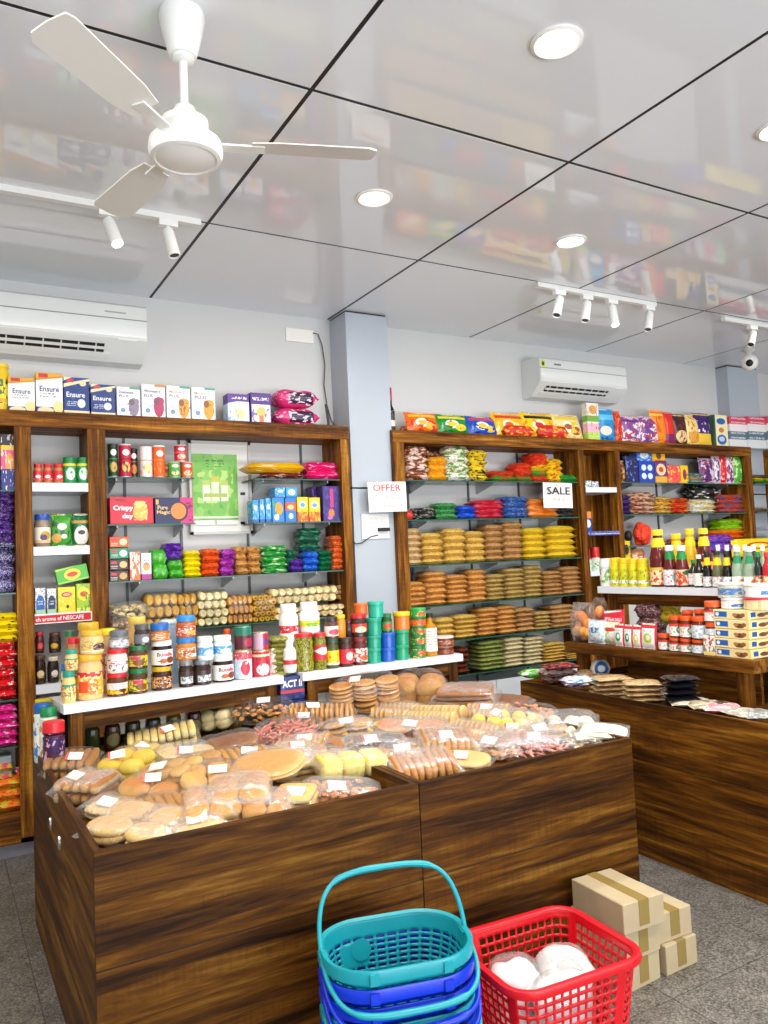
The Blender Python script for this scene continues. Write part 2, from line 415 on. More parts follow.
U1 = unit('long wooden shelving unit on the left below the larger air conditioner', [(-1.0, -.92), (.387, .470), (.763, .860), (2.366, 2.428)], TOP, None)
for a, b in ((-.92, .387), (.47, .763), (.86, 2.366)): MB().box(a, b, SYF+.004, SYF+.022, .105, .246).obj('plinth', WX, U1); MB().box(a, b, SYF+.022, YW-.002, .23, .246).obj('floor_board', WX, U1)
for z in (1.95, 1.396, .83, .584): glass_shelf(U1, -.915, .382, z)
for z in (1.989, 1.638, 1.273, .892):
    if z != 1.273: MB().box(.472, .761, SYF-.004, YW-.003, z-.048, z).obj('white_shelf', SLAT, U1)
    else:
        MB().box(.472, .761, SYF+.01, YW-.003, z-.02, z).obj('white_shelf', SLAT, U1)
        st = MB().box(.472, .765, SYF-.006, SYF+.004, z-.054, z-.004).obj('price_strip', paint('#d3172a', [('r', 0, 1, 0, .1, '#f4f4f4'), ('r', 0, 1, .9, 1, '#f4f4f4'), ('r', .985, 1, 0, 1, '#f4f4f4')]), U1)
        lettering(st, 'ch aroma of NESCAFE', .60, SYF-.0068, z-.029, .245, .022, '#ffffff', .012)
glass_shelf(U1, .865, 1.375, 2.03); glass_shelf(U1, .865, 1.375, 1.755); glass_shelf(U1, 1.76, 2.360, 2.03); glass_shelf(U1, 1.76, 2.360, 1.752)
glass_shelf(U1, .865, 2.360, 1.427); glass_shelf(U1, .865, 2.360, 1.128); glass_shelf(U1, .865, 2.360, .80)
rails(U1, (1.02, 1.36, 1.80, 2.20), .3, TOP-.09)
U2 = unit('long wooden shelving unit on the right below the smaller air conditioner', [(2.775, 2.862), (4.495, 4.552), (4.90, 4.957), (6.597, 6.683)], 2.381, None)
for z in (2.032, 1.752, 1.43, 1.14, .885, .634): glass_shelf(U2, 2.866, 4.49, z)
MB().box(2.862, 4.495, SYF+.03, SYF+.05, .105, .56).obj('cupboard_front', SLAT, U2); MB().box(3.58, 3.584, SYF+.027, SYF+.03, .105, .56).obj('cupboard_joint', plain('#8d8d8d'), U2)
for z in (1.99, 1.316): MB().box(4.554, 4.898, SYF-.004, YW-.003, z-.042, z).obj('white_shelf', SLAT, U2)
MB().box(4.554, 4.898, SYF, YW-.003, 1.612, 1.632).obj('white_shelf', SLAT, U2)
MB().box(4.554, 4.898, SYF-.006, SYF, 1.598, 1.634).obj('price_strip', paint('#3b3f8e', [('w', 2, 0, 1, .2, .8, '#dfe3f2')]), U2)
for z in (2.036, 1.765, 1.50): glass_shelf(U2, 4.96, 6.592, z)
rails(U2, (3.05, 3.6, 4.1, 5.1, 5.7, 6.3), .3, 2.29)
MB().box(4.552, 4.90, YW-.022, YW-.002, .105, 2.29).obj('back_board', WZ, U2)
U3 = thing('shelving_unit', 'dark wooden shelving unit just past the small end pillar, cut by frame', 'shelving', (7.12, 4.55, 0))
MB().box(0, .08, 0, .39, 0, 2.29).obj('post', WZ, U3); MB().box(1.1, 1.18, 0, .39, 0, 2.29).obj('post', WZ, U3); MB().box(0, 1.18, 0, .39, 2.29, 2.375).obj('top_plank', WX, U3)
for z in (2.04, 1.77, 1.5):
    MB().box(-.42, 1.1, .10, .26, z-.008, z).obj('glass_shelf', GL, U3); MB().box(-.42, 1.1, .096, .10, z-.008, z).obj('glass_edge', EDGE, U3)
# electrical cabinet with poster inside the middle bay
e0 = at_y(190, 535, 4.93); e1 = at_y(249, 443, 4.93)
eb = thing('distribution_board', 'white framed distribution board door on wall between short glass shelves', 'electrical box', ((e0.x+e1.x)/2, 4.95, e0.z))
ew, eh = e1.x-e0.x, e1.z-e0.z
MB().box(-ew/2, ew/2, -.03, -.002, 0, eh).obj('door', plain('#e9e8e3', .4), eb)
fr = MB()
for q in ((-ew/2, -ew/2+.018, 0, eh), (ew/2-.018, ew/2, 0, eh), (-ew/2, ew/2, 0, .018), (-ew/2, ew/2, eh-.018, eh)): fr.box(q[0], q[1], -.042, -.03, q[2], q[3])
fr.obj('frame', plain('#c9c8c2', .4), eb); MB().box(-ew/2-.01, ew/2, -.05, -.03, eh, eh+.014).obj('hood', DARKM, eb)
MB().box(ew/2-.075, ew/2-.045, -.038, -.03, eh*.42, eh*.45).obj('latch', BLACK, eb)
MB().box(ew/2-.08, ew/2-.055, -.038, -.03, eh*.10, eh*.13).obj('latch', BLACK, eb)
p0 = at_y(193, 520, 4.915); p1 = at_y(236, 455, 4.915); pw, ph = p1.x-p0.x, p1.z-p0.z
po = MB().box(-pw/2, pw/2, -.002, 0, 0, ph).obj('poster', paint('#74b84a', [('n', 4, .55, '#8cc65a'), ('n', 7, .64, '#5aa540'), ('n', 5, .52, '#b4d874', .1, .9, .25, .75), ('r', .22, .38, .28, .60, '#f1f3da'), ('r', .42, .58, .28, .66, '#f6f4d2'), ('r', .62, .78, .28, .60, '#e9efd0'), ('r', .22, .38, .52, .60, '#b8c86a'), ('r', .42, .58, .57, .66, '#c9c24a'), ('r', .62, .78, .52, .60, '#b8c86a'), ('r', .24, .76, .34, .40, '#a9bd62'), ('r', 0, 1, .02, .05, '#dfe8d0'), ('w', 22, .3, .7, .80, .92, '#3f7a2c')], .3))
po.location = ((p0.x+p1.x)/2, 4.905, p0.z); tag(po, 'green printed poster showing three pale packets on distribution board door', 'poster')
for a, b in ((.02, .46), (.5, .98)):
    c_ = MB().box(-pw*(b-a)/2, pw*(b-a)/2, -.003, 0, -.032, -.004).obj('label_card', plain('#f3f3f0', .5)); c_.location = ((p0.x+pw*(a+b)/2), 4.905, p0.z)
    tag(c_, 'blank white label card under the %s half of the green poster' % ('left' if a < .1 else 'right'), 'card')
# small square grid plate below box (wall tile outlines of a switch plate)
s0 = at_y(136, 552, 4.94)
# ------------------------------------------------------------------ central island bins
HB = .742
WX, WY, WZ = wood('x', .56), wood('y', .68), wood('z', .85)  # same laminate, darkened to paint in weaker light on the bins
def tray_z(y): return .672 + .04*(y-2.3)/1.48
def island_bin(label, x0, x1, y0, y1, left_side):
    p = thing('display_bin', label, 'display bin', (x0, y0, 0)); w, d = x1-x0, y1-y0; T = .02
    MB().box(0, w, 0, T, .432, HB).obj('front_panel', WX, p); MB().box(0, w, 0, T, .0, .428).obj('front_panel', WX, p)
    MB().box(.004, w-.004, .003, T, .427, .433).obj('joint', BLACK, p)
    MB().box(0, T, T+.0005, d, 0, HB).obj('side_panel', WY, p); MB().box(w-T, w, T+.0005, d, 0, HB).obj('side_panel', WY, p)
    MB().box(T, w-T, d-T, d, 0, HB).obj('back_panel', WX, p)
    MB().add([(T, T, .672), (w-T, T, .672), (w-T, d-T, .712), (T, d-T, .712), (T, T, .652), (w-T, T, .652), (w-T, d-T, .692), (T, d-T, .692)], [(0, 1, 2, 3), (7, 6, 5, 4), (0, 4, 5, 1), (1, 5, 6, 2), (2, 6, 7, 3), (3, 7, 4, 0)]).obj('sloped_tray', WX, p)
    for q in left_side:
        a = at_x(q[0], q[1], x0); l = MB().lathe([(.0, -.003), (.018, -.003), (.016, .004), (0, .004)], 12, Matrix.Rotation(math.radians(-90), 4, 'Y'), 1.4, .8, False).obj('lock_plate', plain('#c8c8c8', .2, 1), p, True); l.location = (-.002, a.y-y0, a.z)
    return p
B1 = island_bin('wooden display bin nearest the left, heaped with bagged breads', .366, 1.396, 2.280, 3.80, [(51, 824), (60, 843)])
B2 = island_bin('wooden display bin behind the baskets, heaped with bagged biscuits and sweets', 1.400, 2.395, 2.280, 3.80, [])
def riser(label, x, y, rz, w, d, zt):
    p = thing('riser_shelf', label, 'riser shelf', (x, y, tray_z(y+d)), rz); b = tray_z(y+d); h = zt-b
    MB().box(0, w, 0, d, h-.038, h).obj('white_top', SLAT, p)
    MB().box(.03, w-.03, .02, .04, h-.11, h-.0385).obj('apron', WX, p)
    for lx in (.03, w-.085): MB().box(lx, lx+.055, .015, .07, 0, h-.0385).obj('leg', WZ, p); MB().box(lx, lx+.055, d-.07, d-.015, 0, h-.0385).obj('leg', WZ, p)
    return p
RLx, RLy, RLa = .458, 3.505, math.radians(5.0)
riser('white topped wooden riser holding spread and nut jars in left bin', RLx, RLy, RLa, 1.01, .28, .95)
riser('white topped wooden riser holding olive jars and plastic tubs in right bin', 1.562, 3.585, 0, .958, .20, .95)
# ------------------------------------------------------------------ right counter
RX = 2.975
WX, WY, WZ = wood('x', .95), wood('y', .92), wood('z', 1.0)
rc = thing('display_counter', 'long wooden display counter along the right with brown shelf', 'counter', (RX, 3.665, 0))
MB().box(0, .02, -3.4, 0, .462, HB).obj('front_panel', WY, rc); MB().box(0, .02, -3.4, 0, 0, .458).obj('front_panel', WY, rc); MB().box(.003, .02, -3.4, -.002, .457, .463).obj('joint', BLACK, rc)
MB().box(.02, 1.3, -.02, 0, 0, HB).obj('end_panel', WX, rc); MB().box(.02, 1.3, -3.4, -.02, .68, .70).obj('tray', WX, rc); MB().box(1.3, 1.32, -3.4, 0, 0, HB).obj('back_panel', WY, rc)
cs = thing('riser_shelf', 'brown wooden riser shelf with white upper shelf on right counter', 'riser shelf', (3.30, 3.625, .70))
MB().box(0, .72, -1.262, 0, .182, .242).obj('brown_shelf', WY, cs)
for yy in (-.105, -1.19): MB().box(.045, .10, yy, yy+.06, 0, .182).obj('leg', WZ, cs)
MB().box(.66, .70, -1.16, -.08, 0, .182).obj('leg', WZ, cs)
MB().box(.20, .22, -1.15, -.30, 0, .182).obj('back_board', WY, cs)
MB().box(.16, .60, -1.50, -.135, .528, .568).obj('white_shelf', SLAT, cs)
for yy in (-.22, -1.22): MB().box(.22, .27, yy, yy+.05, .242, .528).obj('leg', WZ, cs); MB().box(.52, .57, yy, yy+.05, .242, .528).obj('leg', WZ, cs)
MB().box(.23, .25, -1.20, -.22, .46, .528).obj('apron', WY, cs)
# ------------------------------------------------------------------ ceiling fittings
def downlight(x, y, label, col):
    p = thing('downlight', label, 'ceiling light', (x, y, H), 0, 'round recessed downlights')
    M = Matrix.Rotation(math.pi, 4, 'X')
    MB().lathe([(.072, .001), (.088, .001), (.088, .006), (.076, .012), (.070, .008)], 32, M, closed=False).obj('trim_ring', plain('#f4f2ee', .4), p, True)
    MB().lathe([(0.001, .004), (.071, .004), (.071, .0045), (.001, .0045)], 32, M, closed=False).obj('diffuser', plain(col, .5, emit=12), p)
    l = bpy.data.lights.new('downlight_lamp', 'AREA'); l.shape = 'DISK'; l.size = .14; l.energy = DOWNLIGHT_W; l.color = C(col)[:3]
    o = bpy.data.objects.new('downlight_lamp', l); COL.objects.link(o); o.parent = p; o.location = (0, 0, -.014)
for x, y, lb, c in ((1.83, 1.885, 'lit round downlight nearest the top of the picture', '#fff1dc'), (1.826, 3.14, 'lit round downlight beside the large ceiling fan', '#fff1dc'), (3.075, 3.15, 'cool white lit round downlight above the right track lights', '#eaf4ff'), (3.06, 1.90, 'lit round downlight cut by the right picture edge', '#eaf4ff')): downlight(x, y, lb, c)
for x in (-.65, .585, 4.3, 5.55):
    for y in (.65, 1.89, 3.14):
        if (x == .585 and y > 1) or (x == 4.3 and y > 3): continue
        downlight(x, y, 'lit round downlight in a ceiling panel out of view', '#fff4e4')
for x in (1.83, 3.06): downlight(x, .65, 'lit round downlight in a ceiling panel out of view', '#fff4e4')
def spot(x, y, label, tilt, az, lit):
    p = thing('track_spotlight', label, 'spotlight', (x, y, H-.03), 0, 'white track spotlights'); wm = plain('#f1f1ee', .35)
    MB().box(-.045, .045, -.016, .016, -.03, 0).obj('adapter', wm, p)
    MB().tube([(0, 0, -.03), (0, 0, -.062)], .009).obj('stem', wm, p, True)
    Mx = Matrix.Translation((0, 0, -.06)) @ Matrix.Rotation(az, 4, 'Z') @ Matrix.Rotation(tilt, 4, 'X')
    MB().lathe([(.0, .015), (.026, .012), (.029, 0), (.029, -.125), (.025, -.128), (.024, -.118), (.0, -.118)], 20, Mx, closed=False).obj('head', wm, p, True)
    MB().lathe([(.0, -.1175), (.024, -.1175), (.024, -.120), (.0, -.120)], 16, Mx, closed=False).obj('lens', plain('#fff0d2', .3, emit=30) if lit else plain('#3b3b3b', .2), p)
    if lit:
        l = bpy.data.lights.new('spot_lamp', 'SPOT'); l.energy = SPOT_W; l.spot_size = 1.2; l.spot_blend = .6; l.color = (1, .87, .68); l.shadow_soft_size = .03
        o = bpy.data.objects.new('spot_lamp', l); COL.objects.link(o); o.parent = p; o.matrix_local = Mx @ Matrix.Translation((0, 0, -.135))
def track(label, x0, x1, y):
    o = MB().box(x0, x1, -.017, .017, -.03, -.0005).obj('light_track', plain('#ededea', .35)); o.location = (0, y, H); tag(o, label, 'light track')
track('white light track left, running above the wall shelving', -.35, 1.16, 3.715); track('white light track right, carrying four spotlights', 3.34, 4.42, 3.745); track('white light track at far right edge of the picture', 5.2, 6.2, 3.78)
spot(.725, 3.715, 'lit spotlight on the left track', math.radians(26), math.radians(208), True); spot(1.0, 3.715, 'unlit spotlight near the end of the left track', math.radians(16), math.radians(215), False)
spot(.02, 3.715, 'spotlight at the left end of the track, out of view', math.radians(18), math.radians(150), False)
R2A = math.radians
for x, lb, t, az, lit in ((3.53, 'leftmost spotlight on the four lamp track', 26, 110, False), (3.77, 'second spotlight from left on the four lamp track', 20, 110, False), (4.0, 'third spotlight on the four lamp track, glowing warm', 14, 160, True), (4.36, 'rightmost spotlight on the four lamp track', 22, 110, False)): spot(x, 3.745, lb, R2A(t), R2A(az), lit)
spot(5.55, 3.78, 'single spotlight near the dome camera at right', R2A(36), R2A(108), False); spot(6.0, 3.78, 'spotlight on the far right track at picture edge', R2A(26), R2A(108), False)
cc = thing('dome_camera', 'small white ball security camera hanging from ceiling at right', 'camera', (6.28, 4.33, H)); M = Matrix.Rotation(math.pi, 4, 'X')
MB().lathe([(0, .001), (.05, .001), (.05, .02), (.02, .045), (.018, .07), (0, .07)], 20, M, closed=False).obj('mount', plain('#cfcac2', .4), cc, True)
MB().ell((0, 0, -.125), (.072, .072, .075), 20, 12).obj('ball', WHITE, cc, True); dv = (CAM-Vector((6.28, 4.33, H-.13))).normalized()
MB().ell(Vector((0, 0, -.128))+dv*.05, (.034, .034, .034), 14, 8).obj('lens', BLACK, cc, True)
# ceiling fan (at rest)
fc = (.68, 2.30); fan = thing('ceiling_fan', 'white three blade ceiling fan with bell canopy and round motor', 'fan', (*fc, H)); FM = plain('#eceeec', .3)
MB().lathe([(0, -.001), (.068, -.001), (.070, -.02), (.060, -.07), (.046, -.125), (.040, -.14), (.0, -.14)], 28, closed=False).obj('canopy', FM, fan, True)
MB().lathe([(0, -.135), (.032, -.137), (.034, -.15), (.022, -.158), (0, -.158)], 20, closed=False).obj('canopy_collar', FM, fan, True)
MB().tube([(0, 0, -.15), (0, 0, -.33)], .0125, 12).obj('down_rod', FM, fan, True)
MB().lathe([(0, -.30), (.030, -.302), (.045, -.335), (.070, -.345), (.072, -.365), (.05, -.372), (.05, -.40), (0, -.40)], 28, closed=False).obj('motor_neck', FM, fan, True)
MB().lathe([(0, -.395), (.085, -.398), (.108, -.412), (.112, -.44), (.106, -.462), (.094, -.466), (.09, -.462), (.05, -.475), (0, -.478)], 36, closed=False).obj('motor', FM, fan, True)
for k, a in enumerate((-18, 102, 222)):
    Mz = Matrix.Rotation(math.radians(a), 4, 'Z'); m = MB()
    ol = [(.20, -.045), (.28, -.06), (.56, -.068), (.585, -.05), (.59, 0), (.585, .05), (.56, .058), (.28, .052), (.20, .04)]
    m.v = [tuple(Mz @ Vector((x, y, -.415+y*.22+dz))) for dz in (0, .004) for x, y in ol]; n = len(ol)
    m.f = [tuple(range(n-1, -1, -1)), tuple(range(n, 2*n))]+[(i, (i+1) % n, (i+1) % n+n, i+n) for i in range(n)]
    bl = m.obj('blade', plain('#e4e3de', .35), fan)
    MB().box(.09, .24, -.02, .02, -.422, -.416, Mz).obj('blade_arm', FM, bl)
# ------------------------------------------------------------------ air conditioners
def aircon(label, x0, x1, z0, z1, sticker, mirror=False):
    yb, yf = YW-.002, 4.725; w = x1-x0; h = z1-z0
    p = thing('air_conditioner', label, 'air conditioner', (x0, yb, z0)); d = yf-yb; wm = plain('#dcdfde', .3)
    prof = [(0, h), (d*.7, h), (d*.9, h*.985), (d*.97, h*.95), (d, h*.88), (d, h*.36), (d*.93, h*.30), (d*.45, h*.02), (0, 0)]
    MB().prism(prof, 0, w, 'x').obj('casing', wm, p, True, 35)
    MB().prism([(d-.005, h*.695), (d-.007, h*.68), (d-.007, h*.40), (d-.004, h*.385), (d+.001, h*.385), (d+.001, h*.695)], .006, w-.006, 'x').obj('front_panel', plain('#e2e5e4', .25), p, True)
    MB().box(.0, w, d-.0015, d+.002, h*.698, h*.716).obj('trim_line', plain('#7d8181', .4), p)
    q0 = Vector((d*.90, h*.275)); q1 = Vector((d*.55, h*.075)); nrm = Vector((-(q1-q0).y, (q1-q0).x)).normalized()
    if nrm.y > 0: nrm = -nrm
    def strip(t0, t1, a, b, lift, name, mat):
        A = q0.lerp(q1, t0); Bq = q0.lerp(q1, t1); o = nrm*lift
        return MB().prism([(A.x, A.y), (Bq.x, Bq.y), (Bq.x+o.x, Bq.y+o.y), (A.x+o.x, A.y+o.y)], a, b, 'x').obj(name, mat, p)
    g0, g1 = (w*.09, w*.80)
    strip(.05, .62, g0, g1, .003, 'outlet', plain('#191a1b', .6)); strip(.24, .40, g0, g1, .008, 'louver', plain('#e3e5e4', .35)); strip(.70, .98, g0-.03, g1+.04, .005, 'flap', wm)
    for i in range(9): 
        xx = g0+(g1-g0)*(i+.5)/9; strip(.05, .62, xx-.004, xx+.004, .006, 'vane', plain('#cfd1d0', .4))
    MB().box(w*.86, w*.95, d-.001, d+.001, h*.33, h*.36).obj('display_window', plain('#dfe2e2', .15), p)
    if sticker:
        MB().box(.012, .06, d-.002, d+.0015, h*.72, h*.90).obj('energy_sticker', paint('#d7dc4a', [('d', .5, .5, .28, .32, '#1f3b23')]), p)
        MB().box(w*.16, w*.235, d-.002, d+.001, h*.80, h*.84).obj('badge', plain('#6d7072'), p)
    else: MB().box(w*.80, w*.90, d-.002, d+.001, h*.80, h*.825).obj('badge', plain('#a3a6a7'), p)
    return p
aircon('large white split air conditioner cut by the left picture edge', -.08, 1.128, 2.735, 3.075, False)
aircon('white split air conditioner above the right shelving with green sticker', 4.20, 5.165, 2.735, 3.045, True)
# wall plates, cable, router
a = at_y(313, 344, YW); b_ = at_y(285, 328, YW); jb = MB().box(b_.x, a.x, YW-.014, YW-.0005, a.z, b_.z).obj('junction_box', plain('#f0ede6', .4)); tag(jb, 'small white cable box high on wall left of the pillar', 'wall box')
pts = [at_y(u, v, YW-.02) for u, v in ((313, 333), (318, 334), (322, 345), (325, 365), (324, 385), (327, 405), (331, 420), (335, 426))]
tag(MB().tube(pts, .004, 6).obj('wall_cable', plain('#3d3f41'), None, True), 'thin dark cable curving down the wall to the router', 'cable')
rt = thing('router', 'black wireless router with upright antenna at end of left plank', 'router', (2.30, 4.80, TOP)); MB().box(-.09, .09, -.05, .05, 0, .022).obj('body', BLACK, rt); MB().box(.05, .066, .0, .01, .02, .17, Matrix.Rotation(math.radians(-6), 4, 'Y')).obj('antenna', BLACK, rt); MB().box(-.07, -.055, .0, .01, .02, .06).obj('antenna', BLACK, rt)
a0 = at_y(362, 539, 4.695); a1 = at_y(388, 514, 4.695)
sw = thing('socket_plate', 'white socket plate with switches on the pillar', 'socket', ((a0.x+a1.x)/2, 4.70, a0.z)); w_, h_ = a1.x-a0.x, a1.z-a0.z
MB().box(-w_/2, w_/2, -.012, -.0005, 0, h_).obj('plate', WHITE, sw)
for i in range(4): MB().box(-w_/2+.02+i*.045, -w_/2+.055+i*.045, -.017, -.012, h_*.55, h_*.85).obj('switch', plain('#e2e0da', .3), sw)
ad = MB().box(-.03, .05, -.03, 0, -.012, .012).obj('charger_plug', BLACK); ad.location = (a1.x-.06, 4.688, a0.z+.06); tag(ad, 'black charger plugged into the socket plate on the pillar', 'plug')
pts = [at_y(u, v, 4.685) for u, v in ((378, 535), (370, 537), (362, 543), (356, 544), (350, 538), (347, 530))]
tag(MB().tube(pts, .004, 6).obj('charger_cable', plain('#2c2c2e'), None, True), 'black charger cable drooping from the pillar socket', 'cable')
# paper signs
def sign(label, u0, u1, v0, v1, y, rot=0):
    A, B = at_y(u0, v1, y), at_y(u1, v0, y); w, h = B.x-A.x, B.z-A.z
    p = thing('paper_sign', label, 'sign', ((A.x+B.x)/2, y, (A.z+B.z)/2), 0, None, (0, rot, 0)); m = MB()
    n = 8; m.v = [(-w/2+w*i/n, .006*math.sin(i*.9)+dy, z) for dy in (0, .0012) for z in (-h/2, h/2) for i in range(n+1)]
    for i in range(n): m.f += [(i, i+1, n+2+i, n+1+i)]; q = 2*(n+1); m.f += [(q+i+1, q+i, q+n+1+i, q+n+2+i)]; m.f += [(i, q+i, q+i+1, i+1), (n+1+i, n+2+i, q+n+2+i, q+n+1+i)]
    m.obj('sheet', plain('#f4f3ef', .6), p, True); return p, w, h
sg, w, h = sign('white paper sale sign hanging from the right shelving', 544, 572, 483, 508, 4.635, R2A(1))
lettering(sg, 'SALE', 0, -.0085, h*.18, w*.78, h*.30, '#2b2b33', .008)
for q in (-.05, 0, .05): MB().tube([(q*.9-.015, -.009, -h*.16), (q*.9+.01, -.009, -h*.12), (q*.9-.005, -.009, -h*.24)], .0022, 5).obj('handwriting', plain('#e06a5c'), sg)
sg, w, h = sign('handwritten red offer sign taped on the pillar', 369, 406, 482, 512, 4.62, R2A(-1))
lettering(sg, 'OFFER', -w*.02, -.0085, h*.30, w*.72, h*.22, '#d8404a', .0)
for r_, cnt in ((-.02, 5), (-.28, 6)):
    for q in range(cnt):
        xx = -w*.40+q*w*.8/cnt; zz = h*r_
        MB().tube([(xx, -.009, zz+h*.07), (xx+.006, -.009, zz-h*.06), (xx+.018, -.009, zz+h*.04), (xx+.022, -.009, zz-h*.05)], .002, 5).obj('handwriting', plain('#eba7a6'), sg)
# ================================================================== goods: builders
def slot(u0, u1, vt, z, pl, vb=None):
    """pixel columns u0..u1 and top row vt of a thing standing at height z with its front on plane pl -> centre, turn, width, height"""
    a, q = pl
    if a == 'y':
        x0, x1 = Xu(u0, q, z), Xu(u1, q, z); xm = (x0+x1)/2; return Vector((xm, q, z)), 0.0, x1-x0, Zv(vt, xm, q)-z
    y0, y1 = Yu(u0, q, z), Yu(u1, q, z); ym = (y0+y1)/2; return Vector((q, ym, z)), -math.pi/2, y0-y1, Zv(vt, q, ym)-z
def carton(label, u0, u1, vt, z, pl, mat, d=.08, texts=(), group=None, name='carton', cat='box', gap=.003, rz=0, yoff=0, tilt=None):
    loc, r, w, h = slot(u0, u1, vt, z, pl); w -= gap; loc = loc.copy()
    if yoff: loc += Vector((0, yoff, 0)) if r == 0 else Vector((yoff, 0, 0))
    p = thing(name, label, cat, loc, r+rz, group, tilt)
    put('body', rbox(w, d, h), mat, p)
    for t in texts:     # text, cx, cz, w, h (fractions), colour
        lettering(p, t[0], (t[1]-.5)*w, -.0009, t[2]*h, t[3]*w, t[4]*h, t[5], t[6] if len(t) > 6 else .012)
    return p
def pouch(label, u0, u1, vt, z, pl, mat, t=.05, group=None, lean=.12, name='snack_pouch', cat='snack bag', seal=True, sd=None, sealmat=None, yoff=0, roll=0):
    loc, r, w, h = slot(u0, u1, vt, z, pl); sd = random.random()*50 if sd is None else sd
    if yoff: loc = loc+(Vector((0, yoff, 0)) if r == 0 else Vector((yoff, 0, 0)))
    p = thing(name, label, cat, loc, r, group); L = h/math.cos(lean); sh = L*.06 if seal else 0
    m = pillow(w, L-2*sh, t, .04, 10, 10, sd, .16, 2.6)
    M = Matrix.Rotation(roll, 4, 'Y') @ Matrix.Rotation(-lean, 4, 'X')
    m.v = [tuple(M @ Vector((x, -zz+t/2, y+L/2))) for x, y, zz in m.v]; m.obj('body', mat, p, True, 60)
    if seal:
        for z0 in (0, L-sh):
            s = MB(); n = 16
            s.v = [tuple(M @ Vector((-w/2+w*i/n, t/2+.0022*(-1)**i+dy, z0+zz+(.003*(-1)**i if (zz > 0) == (z0 > 0) else 0)))) for dy in (-.0008, .0008) for zz in (0, sh) for i in range(n+1)]
            q = 2*(n+1)
            for i in range(n): s.f += [(i, i+1, n+2+i, n+1+i), (q+i+1, q+i, q+n+1+i, q+n+2+i), (i, q+i, q+i+1, i+1), (n+1+i, n+2+i, q+n+2+i, q+n+1+i)]
            s.obj('seal', sealmat or mat, p)
    return p
def packs(desc, where, u0, u1, vt, n, z, pl, mats, d=.16, group=None, name='packet', cat='packet', amp=.16, ex=6.0, sealx=False, jit=.006, cols=1, boxy=False, nx=9, ny=6):
    """a stack of n soft packs lying on each other"""
    loc, r, w, h = slot(u0, u1, vt, z, pl); hh = h/n; out = []
    if 'noodle' in name or 'biscuit' in name: ex, amp = 9.0, .10
    for k in range(n):
        mi = mats[k % len(mats)] if isinstance(mats, (list, tuple)) else mats
        var = random.randrange(4)
        if boxy: me = rbox(w-.004, d, hh-.001, .002)
        else: me = cached(('pk', round(w, 2), round(hh, 3), round(d, 2), var, ex, sealx), lambda: pillow(w*1.0, d, hh*1.18, .08, nx, ny, var*3.3+1, amp, ex, sealx).mesh('packet', True, 70))
        lb = '%s, %s%s' % (desc, (level(k, n)+' ') if n > 1 else '', where)
        dx, dy = random.uniform(-jit, jit), random.uniform(-jit, jit)
        off = Vector((dx, dy + (0 if boxy else d/2), (k if boxy else k+.5)*hh)); off = off if r == 0 else Vector((off.y, -off.x, off.z))
        o = put(name, me, mi, None, loc+off, (0, 0, r+(random.uniform(-.03, .03) if not boxy else 0))); tag(o, lb, cat, group); out.append(o)
    return out
def lathe_part(key, prof, n=20, ang=35): return cached(('lt', key), lambda: MB().lathe(prof, n, closed=False).mesh('lathe', True, ang))
def jar(label, loc, r, h, lid, body, lab=None, lidh=.16, group=None, name='jar', cat='jar', neck=.86, lid_r=.94, labz=(.14, .72), waist=0):
    p = thing(name, label, cat, loc, random.uniform(-.25, .25), group); hb = h*(1-lidh)
    kk = (round(r, 3), round(h, 3), lidh, neck, waist)
    put('body', lathe_part(('jb',)+kk, [(.001, 0), (r*.92, 0), (r, h*.03), (r*(1-waist), hb*.5), (r, hb*.84), (r*neck, hb*.96), (r*neck, hb), (.001, hb)]), body, p)
    if lid is not None:
        put('lid', lathe_part(('jl', lid_r)+kk, [(.001, hb), (r*lid_r, hb), (r*lid_r*1.01, hb+.002), (r*lid_r, h-.003), (r*lid_r*.95, h), (.001, h)]), lid, p)
    if lab is not None:
        put('label_band', lathe_part(('jw', labz)+kk, [(r*(1-waist)+.0008, hb*labz[0]), (r*(1-waist)+.0015, hb*labz[0]), (r*(1-waist)+.0015, hb*labz[1]), (r*(1-waist)+.0008, hb*labz[1])]), lab, p)
    return p
def jar_px(label, u0, u1, vt, z, pl, lid, body, lab=None, back=0, **kw):
    loc, r, w, h = slot(u0, u1, vt, z, pl); loc = loc+(Vector((0, w/2+back, 0)) if r == 0 else Vector((w/2+back, 0, 0)))
    jar(label, loc, w/2*.98, h, lid, body, lab, **kw); return loc.z+h
def bottle(label, loc, r, h, capmat, body, lab=None, caph=.12, neck=.30, shoulder=.55, group=None, name='bottle', lab2=None, labz=(.08, .42), neck_r=.36, rz=0):
    p = thing(name, label, 'bottle', loc, rz, group); kk = (round(r, 3), round(h, 3), caph, neck, shoulder, neck_r)
    hc = h*(1-caph)
    put('body', lathe_part(('bb',)+kk, [(.001, 0), (r*.93, 0), (r, h*.02), (r, h*shoulder*.92), (r*.9, h*shoulder), (r*neck_r*1.25, h*(1-neck)), (r*neck_r, h*(1-neck)+.01), (r*neck_r, hc), (.001, hc)]), body, p)
    put('cap', lathe_part(('bc',)+kk, [(.001, hc), (r*neck_r*1.2, hc), (r*neck_r*1.2, h-.002), (r*neck_r*1.1, h), (.001, h)]), capmat, p)
    if lab is not None: put('label_band', lathe_part(('bl', labz)+kk, [(r+.0005, h*labz[0]), (r+.0013, h*labz[0]), (r+.0013, h*labz[1]), (r+.0005, h*labz[1])]), lab, p)
    if lab2 is not None: put('neck_band', lathe_part(('bn',)+kk, [(r*.7, h*(shoulder+.06)), (r*neck_r*1.45, h*(1-neck)), (r*neck_r*1.2, h*(1-neck)+.012), (r*neck_r*1.2, h*(1-neck)+.03)]), lab2, p)
    return p
